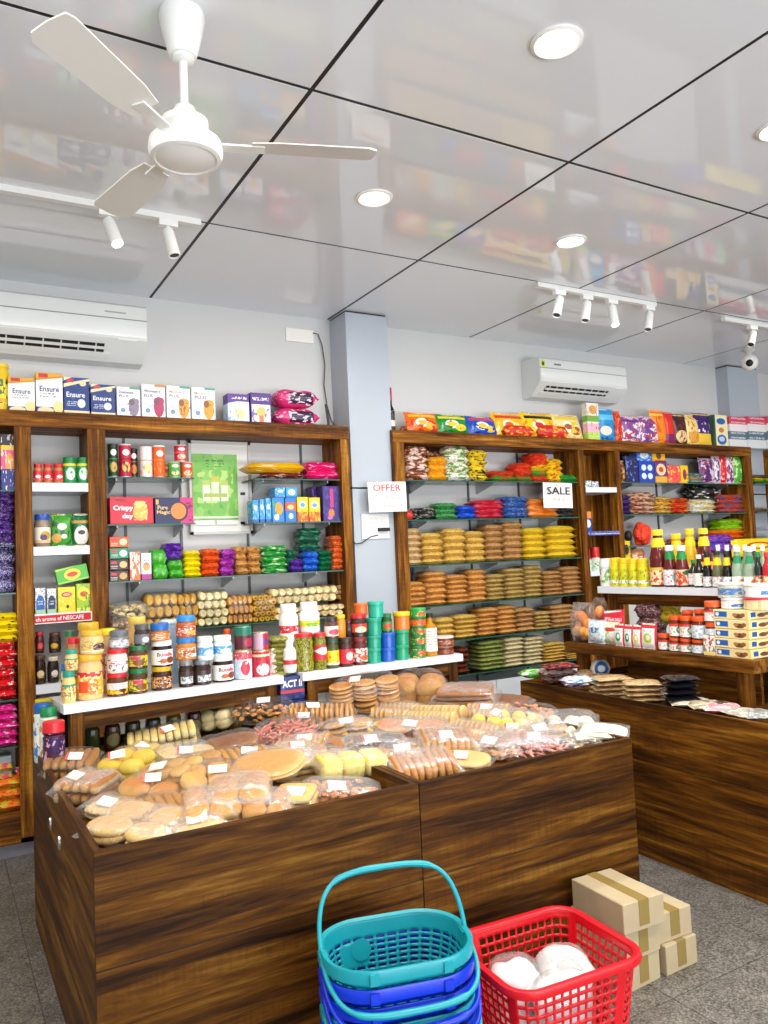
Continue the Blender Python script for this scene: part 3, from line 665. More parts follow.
def bottle_px(label, u0, u1, vt, z, pl, cap, body, lab=None, back=0, **kw):
    loc, r, w, h = slot(u0, u1, vt, z, pl); loc = loc+(Vector((0, w/2+back, 0)) if r == 0 else Vector((w/2+back, 0, 0)))
    return bottle(label, loc, w/2*.97, h, cap, body, lab, **kw)
def tube_can(label, u0, u1, vt, z, pl, mat, lidmat, group='chip tubes on the upper left glass shelf', back=0):
    loc, r, w, h = slot(u0, u1, vt, z, pl); loc = loc+Vector((0, w/2+back, 0)); R = w/2*.97
    p = thing('chip_tube', label, 'tube', loc, 0, group)
    put('body', lathe_part(('tc', round(R, 3), round(h, 3)), [(.001, 0), (R, 0), (R, h*.95), (.001, h*.95)]), mat, p)
    put('rim', lathe_part(('tr', round(R, 3), round(h, 3)), [(R+.0012, 0), (R+.0018, .0), (R+.0018, .006), (R+.0005, .007)]), STEEL, p)
    put('lid', lathe_part(('tl', round(R, 3), round(h, 3)), [(.001, h*.95), (R+.002, h*.95), (R+.002, h-.002), (R*.9, h), (.001, h)]), lidmat, p); return loc.z+h
PY = ('y', 4.70)
# ------------------------------------------------------------------ top of the left unit: nutrition cartons
g = 'cartons standing along the left plank'
Z = TOP
t_ = MB(); R_ = .05; loc, r, w, h = slot(-6, 6, 362, Z, PY)
jar('yellow tin cut by left picture edge on the left plank', loc+Vector((0, .06, 0)), .055, h, plain('#e8c81d', .3), plain('#e6c31a', .35), paint('#f0d325', [('n', 6, .55, '#3a6b2d'), ('r', 0, 1, .1, .25, '#d9a714')]), lidh=.08, name='tin', cat='tin')
vanilla = paint('#f4f3f1', [('s', .80, .10, '#d88b1d'), ('s', .86, .08, '#e7a932'), ('r', .1, .45, .88, .98, '#c23a2c'), ('d', .78, .80, .11, .075, '#eef2f8'), ('w', 14, .15, .8, .36, .5, '#8a94a5'), ('r', 0, 1, 0, .15, '#1c3f87'), ('d', .83, .16, .20, .15, '#f2dc9a'), ('d', .35, .06, .3, .09, '#e9dab0')])
carton('white and gold nutrition carton, shorter one beside the yellow tin', 8, 35.5, 377.5, Z, PY, vanilla, .1, [('Ensure', .5, .60, .66, .15, '#1d3d86')], g)
carton('white and gold nutrition carton, taller one third from the left', 36, 63.5, 373, Z, PY, vanilla, .1, [('Ensure', .5, .60, .72, .14, '#1d3d86')], g)
navy = paint('#15377e', [('s', .72, .20, '#efe0b8'), ('s', .82, .16, '#1b3f8b'), ('r', .12, .38, .86, .96, '#d43a3f'), ('d', .75, .84, .13, .07, '#f3d8b0'), ('s', .9, .3, '#f0e3c3'), ('n', 5, .62, '#29549f', 0, 1, .2, .6), ('d', .68, .30, .16, .12, '#dfe7f5'), ('r', 0, 1, 0, .10, '#efe0b8'), ('w', 20, .1, .5, .2, .35, '#c8d5ee')])
carton('navy and cream nutrition carton, taller of the two navy ones', 64, 90, 377.5, Z, PY, navy, .1, [('Ensure', .46, .53, .72, .14, '#ffffff')], g)
carton('navy and cream nutrition carton, shorter of the two navy ones', 91, 116, 384.5, Z, PY, navy, .1, [('Ensure', .46, .55, .74, .14, '#ffffff')], g)
def fig(c1, c2, top): return paint('#f2f1f3', [('r', .55, 1, .93, 1, top), ('d', .72, .34, .22, .30, c1), ('d', .62, .50, .12, .11, c2), ('d', .84, .52, .11, .10, c1), ('d', .25, .22, .10, .07, '#6f93bd'), ('w', 26, .08, .5, .32, .48, '#9aa0b0'), ('n', 9, .62, c2, .45, 1, .05, .5)])
carton('white nutrition carton with grey violet couple picture', 117, 141, 387, Z, PY, fig('#8d7f9b', '#6f5d6b', '#4a9c82'), .09, [('Diabetes', .40, .82, .62, .09, '#5a4f86'), ('PLUS', .30, .69, .40, .09, '#5a4f86')], g)
carton('white nutrition carton with magenta dressed figure picture', 142, 166, 384.5, Z, PY, fig('#b0205d', '#7c2f52', '#d07d2e'), .09, [("Women's", .44, .80, .70, .09, '#3a3560'), ('PLUS', .28, .66, .36, .09, '#3a3560')], g)
carton('white nutrition carton with orange dressed child, left of two alike', 167, 191, 386, Z, PY, fig('#e59a21', '#8a4a20', '#3b9e84'), .09, [("Mother's", .44, .82, .64, .08, '#d9a48a'), ('PLUS', .32, .69, .40, .09, '#6a6e9c')], g)
carton('white nutrition carton with orange dressed child, right of two alike', 192, 216, 387.5, Z, PY, fig('#e8a02a', '#8a4a20', '#3b9e84'), .09, [("Mother's", .44, .82, .64, .08, '#d9a48a'), ('PLUS', .38, .69, .50, .10, '#4a5488')], g)
kid = paint('#cfe0f2', [('r', 0, 1, .74, 1, '#5a2a8f'), ('s', .66, .18, '#5a2a8f'), ('d', .55, .32, .24, .20, '#f0d59a'), ('d', .78, .5, .14, .12, '#f5f5f0'), ('n', 6, .6, '#7fb2df', 0, .5, 0, .6), ('r', 0, 1, 0, .06, '#5d8fcf'), ('n', 14, .5, '#f2eef6', .12, .88, .82, .90)])
carton('purple topped pale blue carton beside the pink wipe packs', 228, 250, 394, Z, PY, kid, .09, (), g)
kid2 = paint('#4b2380', [('r', .05, .95, .05, .62, '#e9e4ef'), ('d', .55, .34, .34, .20, '#f0e6d8'), ('n', 6, .58, '#8a5fb4', .05, .95, .05, .5), ('d', .5, .38, .22, .16, '#f0bd66'), ('r', .4, .62, .05, .26, '#e07d3d'), ('n', 14, .5, '#f2eef6', .10, .90, .75, .85)])
carton('deep purple carton with small house picture beside pink packs', 251, 272, 393, Z, PY, kid2, .09, (), g)
pinkw = paint('#cf2f72', [('r', .32, .86, .2, .8, '#33233f'), ('n', 7, .58, '#f0d9e2', .3, .95, .1, .9), ('n', 8, .6, '#f2b4cb', 0, .35, .2, .8)], .25)
for k, (a, b, c, z0) in enumerate(((275, 322, 407.5, Z), (275, 321, 388, Z+.125))):
    loc, r, w, h = slot(a, b, c, z0, PY); h = .12
    o = pillow(w, .18, h, .07, 12, 8, k+3, .14, 4, True).obj('wipes_pack', pinkw, None, True, 70); o.location = loc+Vector((0, .09, h/2)); tag(o, 'pink soft wipes pack with dark panel, %s of the pair' % ('lower' if k == 0 else 'upper'), 'packet', 'pink packs on the left plank')
# ------------------------------------------------------------------ far left bay (cut by the frame)
cb = paint('#ef5a8e', [('r', 0, 1, .8, 1, '#1d1b33'), ('r', 0, 1, .72, .8, '#f0c92c'), ('d', .6, .5, .3, .16, '#f2a23a'), ('r', 0, 1, 0, .38, '#1a2f86'), ('n', 7, .6, '#f3e0c8')])
gA = 'packs in the bay at the left picture edge'
carton('tall pink and navy carton in the far left bay, top shelf', 1, 16, 434, 1.95, PY, cb, .1, (), gA); carton('blue and purple carton behind the left edge on the top shelf', -18, 0.5, 436, 1.95, PY, paint('#3d2a8a', [('n', 6, .55, '#e0c33c')]), .1, (), gA)
pur = crinkle('#35165e', '#6a3fae', '#d9c3ea', 6)
packs('dark purple chocolate packet', 'of the upper left bay stack', -8, 16, 488, 7, 1.655, PY, pur, .16, gA, 'chocolate_packet'); 
o = None
MB().box(-.915, .382, SYF+.02, SYF+.275, 1.642, 1.65).obj('glass_shelf', GL, U1)
packs('navy sequin patterned chocolate packet', 'of the stack under purple packets', -8, 16.5, 537, 4, 1.396, PY, crinkle('#1c1440', '#7b6fc0', '#e7e4f2', 12), .16, gA, 'chocolate_packet')
packs('yellow noodle packet', 'above the red packets at far left', -6, 20, 614, 4, 1.135, ('y', 4.66), crinkle('#f0d718', '#3a2a12', '#e6a51a', 4, thr=.62), .17, gA, 'noodle_packet')
packs('red snack packet', 'of the red stack at far left', -6, 18, 640, 6, .83, ('y', 4.67), crinkle('#d4171f', '#f0e6e2', '#7d0f16', 6, thr=.62), .17, gA, 'snack_packet')
packs('magenta snack packet', 'of the pink stack at far left', -6, 19, 706, 5, .584, ('y', 4.67), crinkle('#d81d86', '#f4c6df', '#7f2f98', 5, thr=.6), .17, gA, 'snack_packet')
carton('pale grey carton on the lowest glass at far left', -8, 12, 757, .40, PY, plain('#8e9aa4', .4), .12, (), gA)
packs('orange noodle multipack', 'of the plinth stack at far left', -10, 23, 779, 3, .246, ('y', 4.67), crinkle('#e8701a', '#c9b322', '#8b2a17', 4), .17, gA, 'noodle_multipack')
pouch('red and white pouch beside the noodle multipacks at far left', 17, 29, 768, .246, ('y', 4.68), paint('#c92733', [('r', 0, 1, .62, .8, '#f0efe9'), ('n', 6, .6, '#f5d9d9')]), .06, gA)
packs('orange wafer packet', 'lying over the noodle multipacks at far left', -10, 14, 764, 2, .40, ('y', 4.68), crinkle('#c9b83a', '#d83b5a', '#3c8a4a', 4), .14, gA, 'wafer_packet')
# ------------------------------------------------------------------ narrow bay
gB = 'goods on the narrow white shelves at left'; P2 = ('y', 4.675)
redj = paint('#d21f2b', [('d', .5, .42, .3, .16, '#f4ece8'), ('n', 7, .55, '#f2b79c', 0, 1, .05, .3)]); 
for k, (a, b) in enumerate(((34, 43), (44, 53), (54, 64))):
    jar_px('small red capped coffee jar, %s of three beside green canisters' % ('leftmost', 'middle', 'rightmost')[k], a, b, 463.5, 1.989, P2, plain('#c8141f', .3), plain('#b5793c', .3), redj, group=gB, lidh=.2, labz=(.15, .8))
grnj = paint('#148a4a', [('r', 0, 1, .80, .92, '#e8d23a'), ('d', .55, .42, .35, .30, '#d7ead9'), ('n', 6, .57, '#3db46c', 0, 1, .1, .8), ('d', .45, .3, .2, .14, '#f2f7ee')])
for k, (a, b) in enumerate(((64, 77), (78, 91))):
    jar_px('green malt drink canister, %s of the pair on top white shelf' % ('left', 'right')[k], a, b, 457, 1.989, P2, plain('#0f7a3d', .35), plain('#138045', .35), grnj, group=gB, lidh=.16, neck=.97, lid_r=1.0, labz=(.04, .98), name='canister', cat='canister')
jar_px('glass coffee jar with blue lid and cream label', 35, 52, 514, 1.638, P2, plain('#1d4fae', .3), plain('#8a7a6a', .2), paint('#e9e2d2', [('d', .6, .45, .3, .3, '#c99a3a'), ('d', .5, .35, .2, .2, '#4a3a6a'), ('r', 0, 1, 0, .18, '#d9b98a')]), group=gB, lidh=.17)
pouch('green coffee pouch with white emblem beside blue lid jar', 52, 73, 513.5, 1.638, P2, paint('#3f9a2c', [('n', 4, .55, '#1d5a1f'), ('d', .5, .62, .22, .12, '#eef5ea'), ('d', .25, .22, .22, .16, '#d49a4a'), ('d', .6, .28, .14, .08, '#f0f4ec')]), .05, gB, .02)
pouch('dark green and white pouch next to the wooden post', 73, 91, 513, 1.638, P2, paint('#135c35', [('d', .5, .30, .4, .34, '#ece5dc'), ('r', 0, 1, .72, .82, '#c2903e'), ('n', 6, .6, '#2f8c58', 0, 1, .6, 1), ('d', .5, .4, .2, .08, '#30302c')]), .05, gB, .02)
for k, (a, b) in enumerate(((35, 46), (47, 57))):
    carton('white spotted tea carton with blue arch, %s one' % ('left', 'right')[k], a, b, 589+k*.5-1, 1.273, P2, paint('#e9ecf2', [('n', 14, .55, '#5c6a8c'), ('d', .5, .42, .40, .30, ('#1f5fae', '#15234a')[k]), ('r', .1, .9, .16, .42, ('#1f5fae', '#16335f')[k]), ('r', 0, 1, 0, .16, '#9fc2a0'), ('w', 10, .25, .75, .3, .5, '#cfe0f2')]), .07, (), gB)
lip = paint('#ecd213', [('d', .5, .70, .3, .1, '#c8202b'), ('d', .5, .70, .22, .05, '#e7a9a0'), ('n', 6, .62, '#f2ea7a'), ('d', .55, .22, .08, .07, '#2a2a20')])
lip2 = paint('#a8c81e', [('d', .5, .62, .42, .26, '#f0d91f'), ('d', .5, .62, .26, .10, '#c8372b'), ('r', 0, 1, 0, .12, '#e9e35a'), ('n', 5, .6, '#6fa81c')])
carton('yellow tea carton with red oval on the price strip shelf', 58, 76, 587, 1.273, P2, lip, .07, (), gB)
carton('lime green tea carton with yellow oval, leaning box above it', 76.5, 92, 583.5, 1.273, P2, lip2, .07, (), gB)
loc, r, w, h = slot(58, 91, 572, 1.273, P2); zt = Zv(585.5, loc.x, 4.675)
p = thing('carton', 'green tea carton lying tilted over the two tea cartons', 'box', (loc.x, 4.675, zt+.022), 0, gB, (0, R2A(-11), 0)); put('body', rbox(w*.97, .06, .085), paint('#4fae2f', [('d', .5, .5, .26, .36, '#f0d91f'), ('d', .5, .5, .17, .16, '#c8372b'), ('r', 0, 1, 0, .12, '#8fd04a'), ('s', .85, .2, '#a9d94a')]), p)
for k, (a, b, c, zz, lidc, bod) in enumerate(((35, 47, 656, .892, '#4a2c18', '#2a1609'), (48.5, 60, 657, .892, '#cfc6b0', '#241811'), (36, 45, 632, 1.06, '#b8182a', '#5a1a18'), (50, 62, 633, 1.055, '#5a3216', '#2c1c0c'))):
    nm = ('dark coffee jar with brown lid at the foot of narrow bay', 'dark coffee jar with pale lid at the foot of narrow bay', 'small red lidded coffee jar stacked on brown lidded jar', 'round coffee jar with gold disc stacked on pale lidded jar')[k]
    jar_px(nm, a, b, c, zz, P2, plain(lidc, .35), plain(bod, .15), paint(bod, [('d', .5, .5, .3, .26, ('#d9c79a', '#d8d8d4', '#d43a48', '#d9a52e')[k]), ('w', 8, .2, .8, .2, .45, '#b58a4a')]), group=gB, back=.01)
# ------------------------------------------------------------------ wide bay: tubes, boxes
S1, S2, S3, S4 = 2.03, 1.755, 1.427, 1.128
def tubem(c, c2, c3='#f1d9a8'): return paint(c, [('d', .5, .78, .30, .10, '#f4efe6'), ('d', .5, .32, .34, .16, c3), ('n', 6, .58, c2, 0, 1, .05, .5), ('r', 0, 1, .56, .60, c2)])
lidw = plain('#d9d9d6', .3)
tube_can('dark green chip tube, leftmost of the tall tubes', 109, 119.5, 443.5, S1, PY, tubem('#16301f', '#2f8a3c', '#d9a95a'), plain('#2b2b2b', .3))
tube_can('crimson chip tube among the tall tubes', 120.5, 133, 443.5, S1, PY, tubem('#c4143c', '#7d0d28', '#f0c46a'), plain('#c9c9c5', .3))
tube_can('black chip tube half hidden behind the crimson one', 132, 141, 447, S1, PY, tubem('#1f1c1a', '#b5521d', '#d08a3a'), plain('#2b2b2b', .3), back=.05)
tube_can('white chip tube between the crimson and orange ones', 141.5, 154, 446, S1, PY, tubem('#ece9e4', '#d7a98d', '#f0d8a0'), plain('#e9e9e6', .3))
tube_can('tall orange chip tube', 154.5, 167, 445, S1, PY, tubem('#ef5a12', '#f78a2a', '#ef5a12'), plain('#f0f0ec', .3))
tube_can('short orange chip tube half hidden behind the green one', 167, 175, 462, S1, PY, tubem('#ef6a1f', '#d0401a'), lidw, back=.07)
zt = tube_can('short green chip tube below the short red one', 170, 182, 461.5, S1, PY, tubem('#5fb04a', '#2f8a3c'), lidw); tube_can('short coral chip tube at the right end of the tubes', 182.5, 194.5, 461.5, S1, PY, tubem('#e8583a', '#c8311d'), lidw)
loc, r, w, h = slot(176, 188.5, 444.5, zt, PY); tube_can('short red chip tube standing on top of two short tubes', 176, 188.5, 444.5, zt+.001, PY, tubem('#d21f3a', '#f08a9a'), lidw)
gC = 'big biscuit cartons on the left short shelf'
carton('red biscuit carton with pale biscuit pile and white lettering', 110, 154, 497, S2, PY, paint('#d91a35', [('d', .70, .45, .17, .32, '#e8b04a'), ('n', 7, .5, '#f2cf7a', .55, .85, .15, .85), ('r', 0, 1, 0, .06, '#b8102a'), ('r', .12, .36, .84, .93, '#a01028')]), .12, [('Crispy', .30, .58, .46, .24, '#ffffff', .03), ('day', .40, .28, .26, .22, '#ffffff', .03)], gC)
carton('navy biscuit carton with round golden biscuit and pink end', 155, 194, 497.5, S2, PY, paint('#1c1d52', [('r', .66, 1, 0, 1, '#d8277f'), ('n', 8, .58, '#7a1450', .66, 1, 0, 1), ('d', .62, .46, .24, .38, '#3a1a22'), ('d', .61, .48, .20, .31, '#d9853a'), ('r', .03, .10, .74, .92, '#d9b04a')]), .12, [('Pure', .20, .62, .26, .16, '#e8c47a', .02), ('Magic', .22, .42, .34, .18, '#e8c47a', .02)], gC)
# right short shelves
gD = 'packs on the upper right short shelf of the left unit'
packs('maroon biscuit packet', 'under the yellow packs', 262, 306, 473, 1, S1, PY, crinkle('#6a1527', '#e6c9b8', '#8a3a2a', 6, thr=.6), .16, gD, 'biscuit_packet')
o = packs('yellow biscuit family packet', 'lying across the maroon one', 247, 307, 463, 1, S1+.047, ('y', 4.68), crinkle('#f0b312', '#f6e6b8', '#a8541a', 4, thr=.62), .17, gD, 'biscuit_packet')
packs('pink biscuit packet', 'of the pink pair at shelf end', 307, 341, 462.5, 2, S1, PY, crinkle('#df1468', '#f29ac0', '#b50d50', 5, thr=.6), .16, gD, 'biscuit_packet')
gE = 'small cartons on the lower right short shelf of the left unit'
blu = paint('#2f8fd6', [('n', 5, .55, '#8cc9f0'), ('r', 0, 1, .0, .14, '#1d5fae'), ('d', .5, .65, .25, .12, '#e9f2fa')]); blo = paint('#2a7fd0', [('d', .55, .55, .32, .26, '#e89a2a'), ('n', 6, .58, '#3fa84a', 0, .4, .3, .9), ('d', .35, .2, .2, .12, '#e9f2fa')])
for k, (a, b) in enumerate(((253, 259.5), (260, 265.5), (266, 272))): carton('slim blue carton, %s of three slim ones' % ('leftmost', 'middle', 'rightmost')[k], a, b, 500-k, S2-.003, PY, blu, .1, (), gE)
carton('blue carton with orange fruit picture beside slim ones', 272.5, 285, 497.5, S2-.003, PY, blo, .1, (), gE); carton('blue carton with red orange band next to yellow ones', 285.5, 297, 498, S2-.003, PY, paint('#2278c8', [('r', 0, 1, .48, .82, '#c9562a'), ('d', .5, .62, .3, .1, '#f0c48a'), ('d', .5, .25, .2, .12, '#e9f2fa')]), .1, (), gE)
loc, r, w, h = slot(272.5, 297, 498, S2, PY); z2 = S2+h
carton('light blue carton on top, left of the pair', 275, 285.5, 487.5, z2, PY, blu, .1, (), gE); carton('light blue carton on top, right of the pair', 286, 297.5, 487.5, z2, PY, paint('#3aa0e0', [('d', .5, .55, .32, .28, '#f0e6c8'), ('r', 0, 1, 0, .2, '#1d6fbe')]), .1, (), gE)
yel = paint('#f2c914', [('d', .5, .70, .34, .16, '#f2efe2'), ('d', .5, .68, .22, .09, '#6a9ab8'), ('r', 0, 1, 0, .40, '#e0561c'), ('n', 6, .55, '#f0b01a', 0, 1, 0, .5)])
carton('yellow and orange carton, left of the two beside purple box', 297.5, 309, 497, S2-.003, PY, yel, .1, (), gE); carton('yellow and orange carton, right of the two beside purple box', 309.5, 321, 497.5, S2-.003, PY, yel, .1, (), gE)
carton('big dark purple carton with pink vertical lettering', 323.5, 342, 486, S2-.003, PY, paint('#33246e', [('r', .40, .58, .40, .92, '#d8277f'), ('d', .45, .22, .16, .14, '#e07a3a'), ('n', 6, .6, '#4a3a96'), ('d', .35, .10, .12, .05, '#e05ab0')]), .12, (), gE); carton('big dark purple carton behind the yellow cartons', 313, 324, 487, S2-.003, ('y', 4.80), paint('#3b2a74', [('n', 6, .56, '#8a4ab0')]), .1, (), gE)
# long third shelf
gF = 'biscuit packs on the third glass shelf of the left unit'
for k, (c, c2) in enumerate((('#3a1714', '#c9a05a'), ('#3a1714', '#e0c07a'), ('#0f8f6a', '#e9f0e2'), ('#e8591a', '#f6d9a8'))):
    zz = S3+k*.0655; carton('%s biscuit carton, %s of the four flat cartons' % (('brown', 'brown', 'teal', 'orange')[k], level(k, 4).replace(' one', '')), 109.5, 129, 582-(k+1)*11.3, zz, PY, paint(c, [('d', .72, .5, .2, .32, c2), ('r', .08, .38, .58, .82, '#d8304a'), ('w', 5, .08, .42, .15, .5, '#e9e2d8')]), .16, (), gF)
carton('slim white carton with orange flower print', 130, 141, 552, S3, PY, paint('#f0e9e2', [('n', 4, .52, '#e8742a'), ('n', 7, .6, '#d0401f')]), .12, (), gF); carton('slim white carton with purple base and pink print', 141.5, 152, 553, S3, PY, paint('#f2efee', [('d', .5, .5, .36, .16, '#e8a05a'), ('r', 0, 1, 0, .22, '#a82a8a'), ('w', 8, .2, .8, .5, .8, '#a85a8a')]), .12, (), gF)
ggr = crinkle('#3fa82c', '#7fd04a', '#6a3fae', 4, thr=.58)
packs('bright green biscuit packet', 'of the green column beside white cartons', 153, 168.5, 551, 2, S3, PY, ggr, .15, gF, 'biscuit_packet'); packs('bright green biscuit packet', 'of the column under purple rolls', 169, 184, 561, 2, S3, PY, ggr, .15, gF, 'biscuit_packet')
packs('violet foil roll', 'on top of the green packets', 165, 184, 543.5, 2, S3+.113, PY, crinkle('#4b1a8a', '#7d4fc0', None, 4), .14, gF, 'biscuit_roll')
packs('yellow biscuit packet', 'of the plain yellow stack', 185, 202.5, 551, 5, S3, PY, crinkle('#f0e014', '#d9c21a', None, 5), .15, gF, 'biscuit_packet')
packs('orange red biscuit packet', 'of the orange stack beside yellow one', 203, 221, 549, 4, S3, PY, crinkle('#e2501a', '#a82a12', '#f0a03a', 5), .15, gF, 'biscuit_packet')
packs('purple berry biscuit packet', 'of the purple stack beside orange one', 221.5, 236, 549.5, 3, S3, PY, crinkle('#8a1a8a', '#d05ad0', '#4a0f4a', 6), .15, gF, 'biscuit_packet')
packs('tan wholewheat biscuit packet', 'of the tan stack beside purple one', 236.5, 249, 547, 4, S3, PY, crinkle('#c98f4a', '#8a5a2a', '#e0b880', 4), .15, gF, 'biscuit_packet'); packs('tan wholewheat biscuit packet', 'of the tan stack beside green one', 249, 262, 547, 4, S3, PY, crinkle('#c98f4a', '#8a5a2a', '#e0b880', 4), .15, gF, 'biscuit_packet')
packs('green and white biscuit packet', 'of the light green stack', 263, 289, 546, 5, S3, PY, crinkle('#1f9a3a', '#c9e8b0', '#0f6a2a', 4), .15, gF, 'biscuit_packet')
packs('dark green biscuit packet', 'between the green and violet stacks', 288, 297, 550, 3, S3, ('y', 4.74), crinkle('#14503a', '#2f8a6a', None, 5), .12, gF, 'biscuit_packet')
packs('violet biscuit packet', 'of the violet stack beside blue one', 291, 304.5, 560, 2, S3, PY, crinkle('#3f1a7a', '#6a3fae', None, 5), .15, gF, 'biscuit_packet')
packs('royal blue biscuit packet', 'of the blue stack', 305, 320, 552, 3, S3, PY, crinkle('#1a4fc0', '#3f8ae0', '#102f7a', 5), .15, gF, 'biscuit_packet')
packs('deep green biscuit packet', 'of the stack between blue and orange', 320.5, 333, 551, 4, S3, PY, crinkle('#0f5a3a', '#1f8a5a', None, 5), .15, gF, 'biscuit_packet')
packs('orange biscuit packet', 'of the tall stack against right post', 333.5, 345, 536, 6, S3, PY, crinkle('#d9501a', '#f0a05a', '#8a2a12', 5), .15, gF, 'biscuit_packet')
packs('dark green foil pack', 'lying on the violet and blue stacks', 301, 322, 528.5, 3, S3+.137, ('y', 4.72), crinkle('#1a4a36', '#3f8a6a', None, 5), .13, gF, 'biscuit_packet')
# ------------------------------------------------------------------ bags of rusks on fourth shelf
FILM = film(.13)
gG = 'bags of rusks on the fourth glass shelf'
def roll_bag(label, u0, u1, vt, z, pl, nr, nc, c1, c2, d=.14, ring=False, squash=1.0):
    loc, r, w, h = slot(u0, u1, vt, z, pl); p = thing('rusk_bag', label, 'food bag', loc, 0, gG); m = MB(); mh = MB()
    rw, rh = w/nc/2*.98, h/nr/2*.98
    for i in range(nr):
        for j in range(nc):
            x = -w/2+w*(j+.5+(.12 if i % 2 else -.12))/nc; zz = h*(i+.5)/nr; M = Matrix.Translation((x, random.uniform(0, .012), zz)) @ Matrix.Rotation(math.radians(-90), 4, 'X') @ Matrix.Rotation(random.uniform(-.1, .1), 4, 'X')
            m.lathe([(.001, .004), (rw*.75, 0), (rw, .010), (rw, d-.01), (rw*.75, d), (.001, d)], 9, M, 1, rh/rw, False)
            if ring: mh.lathe([(.001, -.001), (rw*.42, -.001), (rw*.42, .003)], 8, M, 1, rh/rw, False)
    o = m.obj('rusks', bread(c1, c2, ax='Y', p0=.0, p1=.5), p, True); o['kind'] = 'stuff'
    if ring: o = mh.obj('hollows', plain('#7a4a18', .8), p); o['kind'] = 'stuff'
    f = pillow(w*1.06, h*1.06, d*1.15, .05, 12, 8, random.random()*9, .12, 5); f.v = [(x, -zz+d*.5, y+h*.53) for x, y, zz in f.v]; f.obj('film', FILM, p, True, 80); return p
loc, r, w, h = slot(112, 150, 604, S4, PY)
def chipbag(label, u0, u1, v, z, pl, c1, c2, n=40, sz=.022, t=.07):
    loc, r, w, h = slot(u0, u1, v, z, pl); p = thing('chip_bag', label, 'food bag', loc, 0, gG); m = MB()
    for k in range(n):
        M = Matrix.Rotation(random.random()*6, 3, 'Z') @ Matrix.Rotation(random.random()*3, 3, 'X'); m.ell((random.uniform(-.44, .44)*w, .02+random.random()*.10, h*random.uniform(.12, .85)), (sz, sz*.6, sz*.45), 7, 4, M)
    o = m.obj('crisps', bread(c1, c2), p, True); o['kind'] = 'stuff'; f = pillow(w*1.05, .2, h*1.1, .08, 12, 8, random.random()*9, .2, 4); f.v = [(x, y+.07, zz+h*.55) for x, y, zz in f.v]; f.obj('film', FILM, p, True, 80)
chipbag('clear bag of pale crisps lying behind the peanut butter jars', 110, 150, 603, S4+.072, PY, '#f0dcb0', '#dcb878')
chipbag('clear bag of pink and cream puffs under the crisps bag', 112, 148, 619, S4+.002, ('y', 4.70), '#f0d2b4', '#dc9c80'); 
roll_bag('bag of golden rusks behind the chocolate jars', 148, 180, 594, S4, PY, 3, 4, '#d9a84a', '#c08a3a')
roll_bag('bag of yellow rusks beside the golden rusks', 180, 199, 594, S4, PY, 3, 3, '#e0a83a', '#b87f2a')
roll_bag('bag of round cream rolls, four by four', 199.5, 229, 592, S4, PY, 4, 4, '#f4e6c0', '#e4c890')
roll_bag('bag of orange toned cracker stacks', 229.5, 254, 596, S4, PY, 3, 5, '#e0a860', '#c07f3a')
roll_bag('bag of hollow yellow tube biscuits', 254.5, 277, 595, S4, PY, 5, 4, '#e8b83a', '#d09a2a', ring=True)
roll_bag('long upper bag of cream rolls under the orange stack', 271, 338, 587.5, S4+.10, PY, 2, 9, '#f4e2b6', '#e0bc80')
roll_bag('long lower bag of cream rolls behind the canisters', 276, 345, 606, S4, PY, 2, 9, '#f2dcb2', '#dcb274')
roll_bag('short bag of tan rolls against the right post', 325, 346, 585, S4+.10, ('y', 4.74), 3, 3, '#d9b070', '#b07a3a')
# ================================================================== jars on the left riser
ZR = .95
def rl(u, back=0.0):
    """front line of the left riser: world y at pixel column u (the riser is turned slightly)"""
    y = RLy+.04
    for _ in range(4): x = Xu(u, y, ZR); y = RLy+.03+math.sin(RLa)*(x-RLx)+back
    return y
gJ = 'spread jars on the left white riser'
def rj(label, u0, u1, vt, z, lid, body, lab, back=0, **kw): return jar_px(label, u0, u1, vt, z, ('y', rl((u0+u1)/2, back)), lid, body, lab, group=gJ, **kw)
pbl = paint('#e8a82a', [('r', 0, 1, .78, 1, '#d4242b'), ('d', .55, .38, .26, .34, '#c9741d'), ('n', 6, .56, '#f3d9a2'), ('r', .1, .4, .1, .6, '#e04a2a')]); PB = plain('#d9b277', .3); GOLDL = plain('#d8ab2e', .3)
zt = rj('big peanut butter jar with gold lid, front left of riser', 78, 106, 655, ZR, GOLDL, PB, pbl, lidh=.14, lid_r=.96)
z2 = rj('peanut butter jar with gold lid stacked on the big jar', 82, 106, 631, zt, GOLDL, PB, paint('#e0c07a', [('d', .7, .4, .3, .4, '#2f2a4a'), ('n', 7, .55, '#c08a3a'), ('r', 0, 1, 0, .15, '#e9d9b0')]), lidh=.2)
rj('peanut butter jar with gold lid at the back left', 80, 103, 623, ZR, GOLDL, PB, pbl, back=.13, lidh=.1)
rj('jar with yellow lid behind grey lidded spread jar', 101, 119, 629, ZR, plain('#e8d022', .3), plain('#c9a878', .3), paint('#e9d9c9', [('n', 6, .55, '#c05a3a')]), back=.14, lidh=.1)
rj('jar with pale gold lid behind the red lidded jars', 131, 150, 617, ZR, plain('#d9bd5a', .3), PB, paint('#e0c08a', [('n', 6, .56, '#c9562a')]), back=.15, lidh=.1)
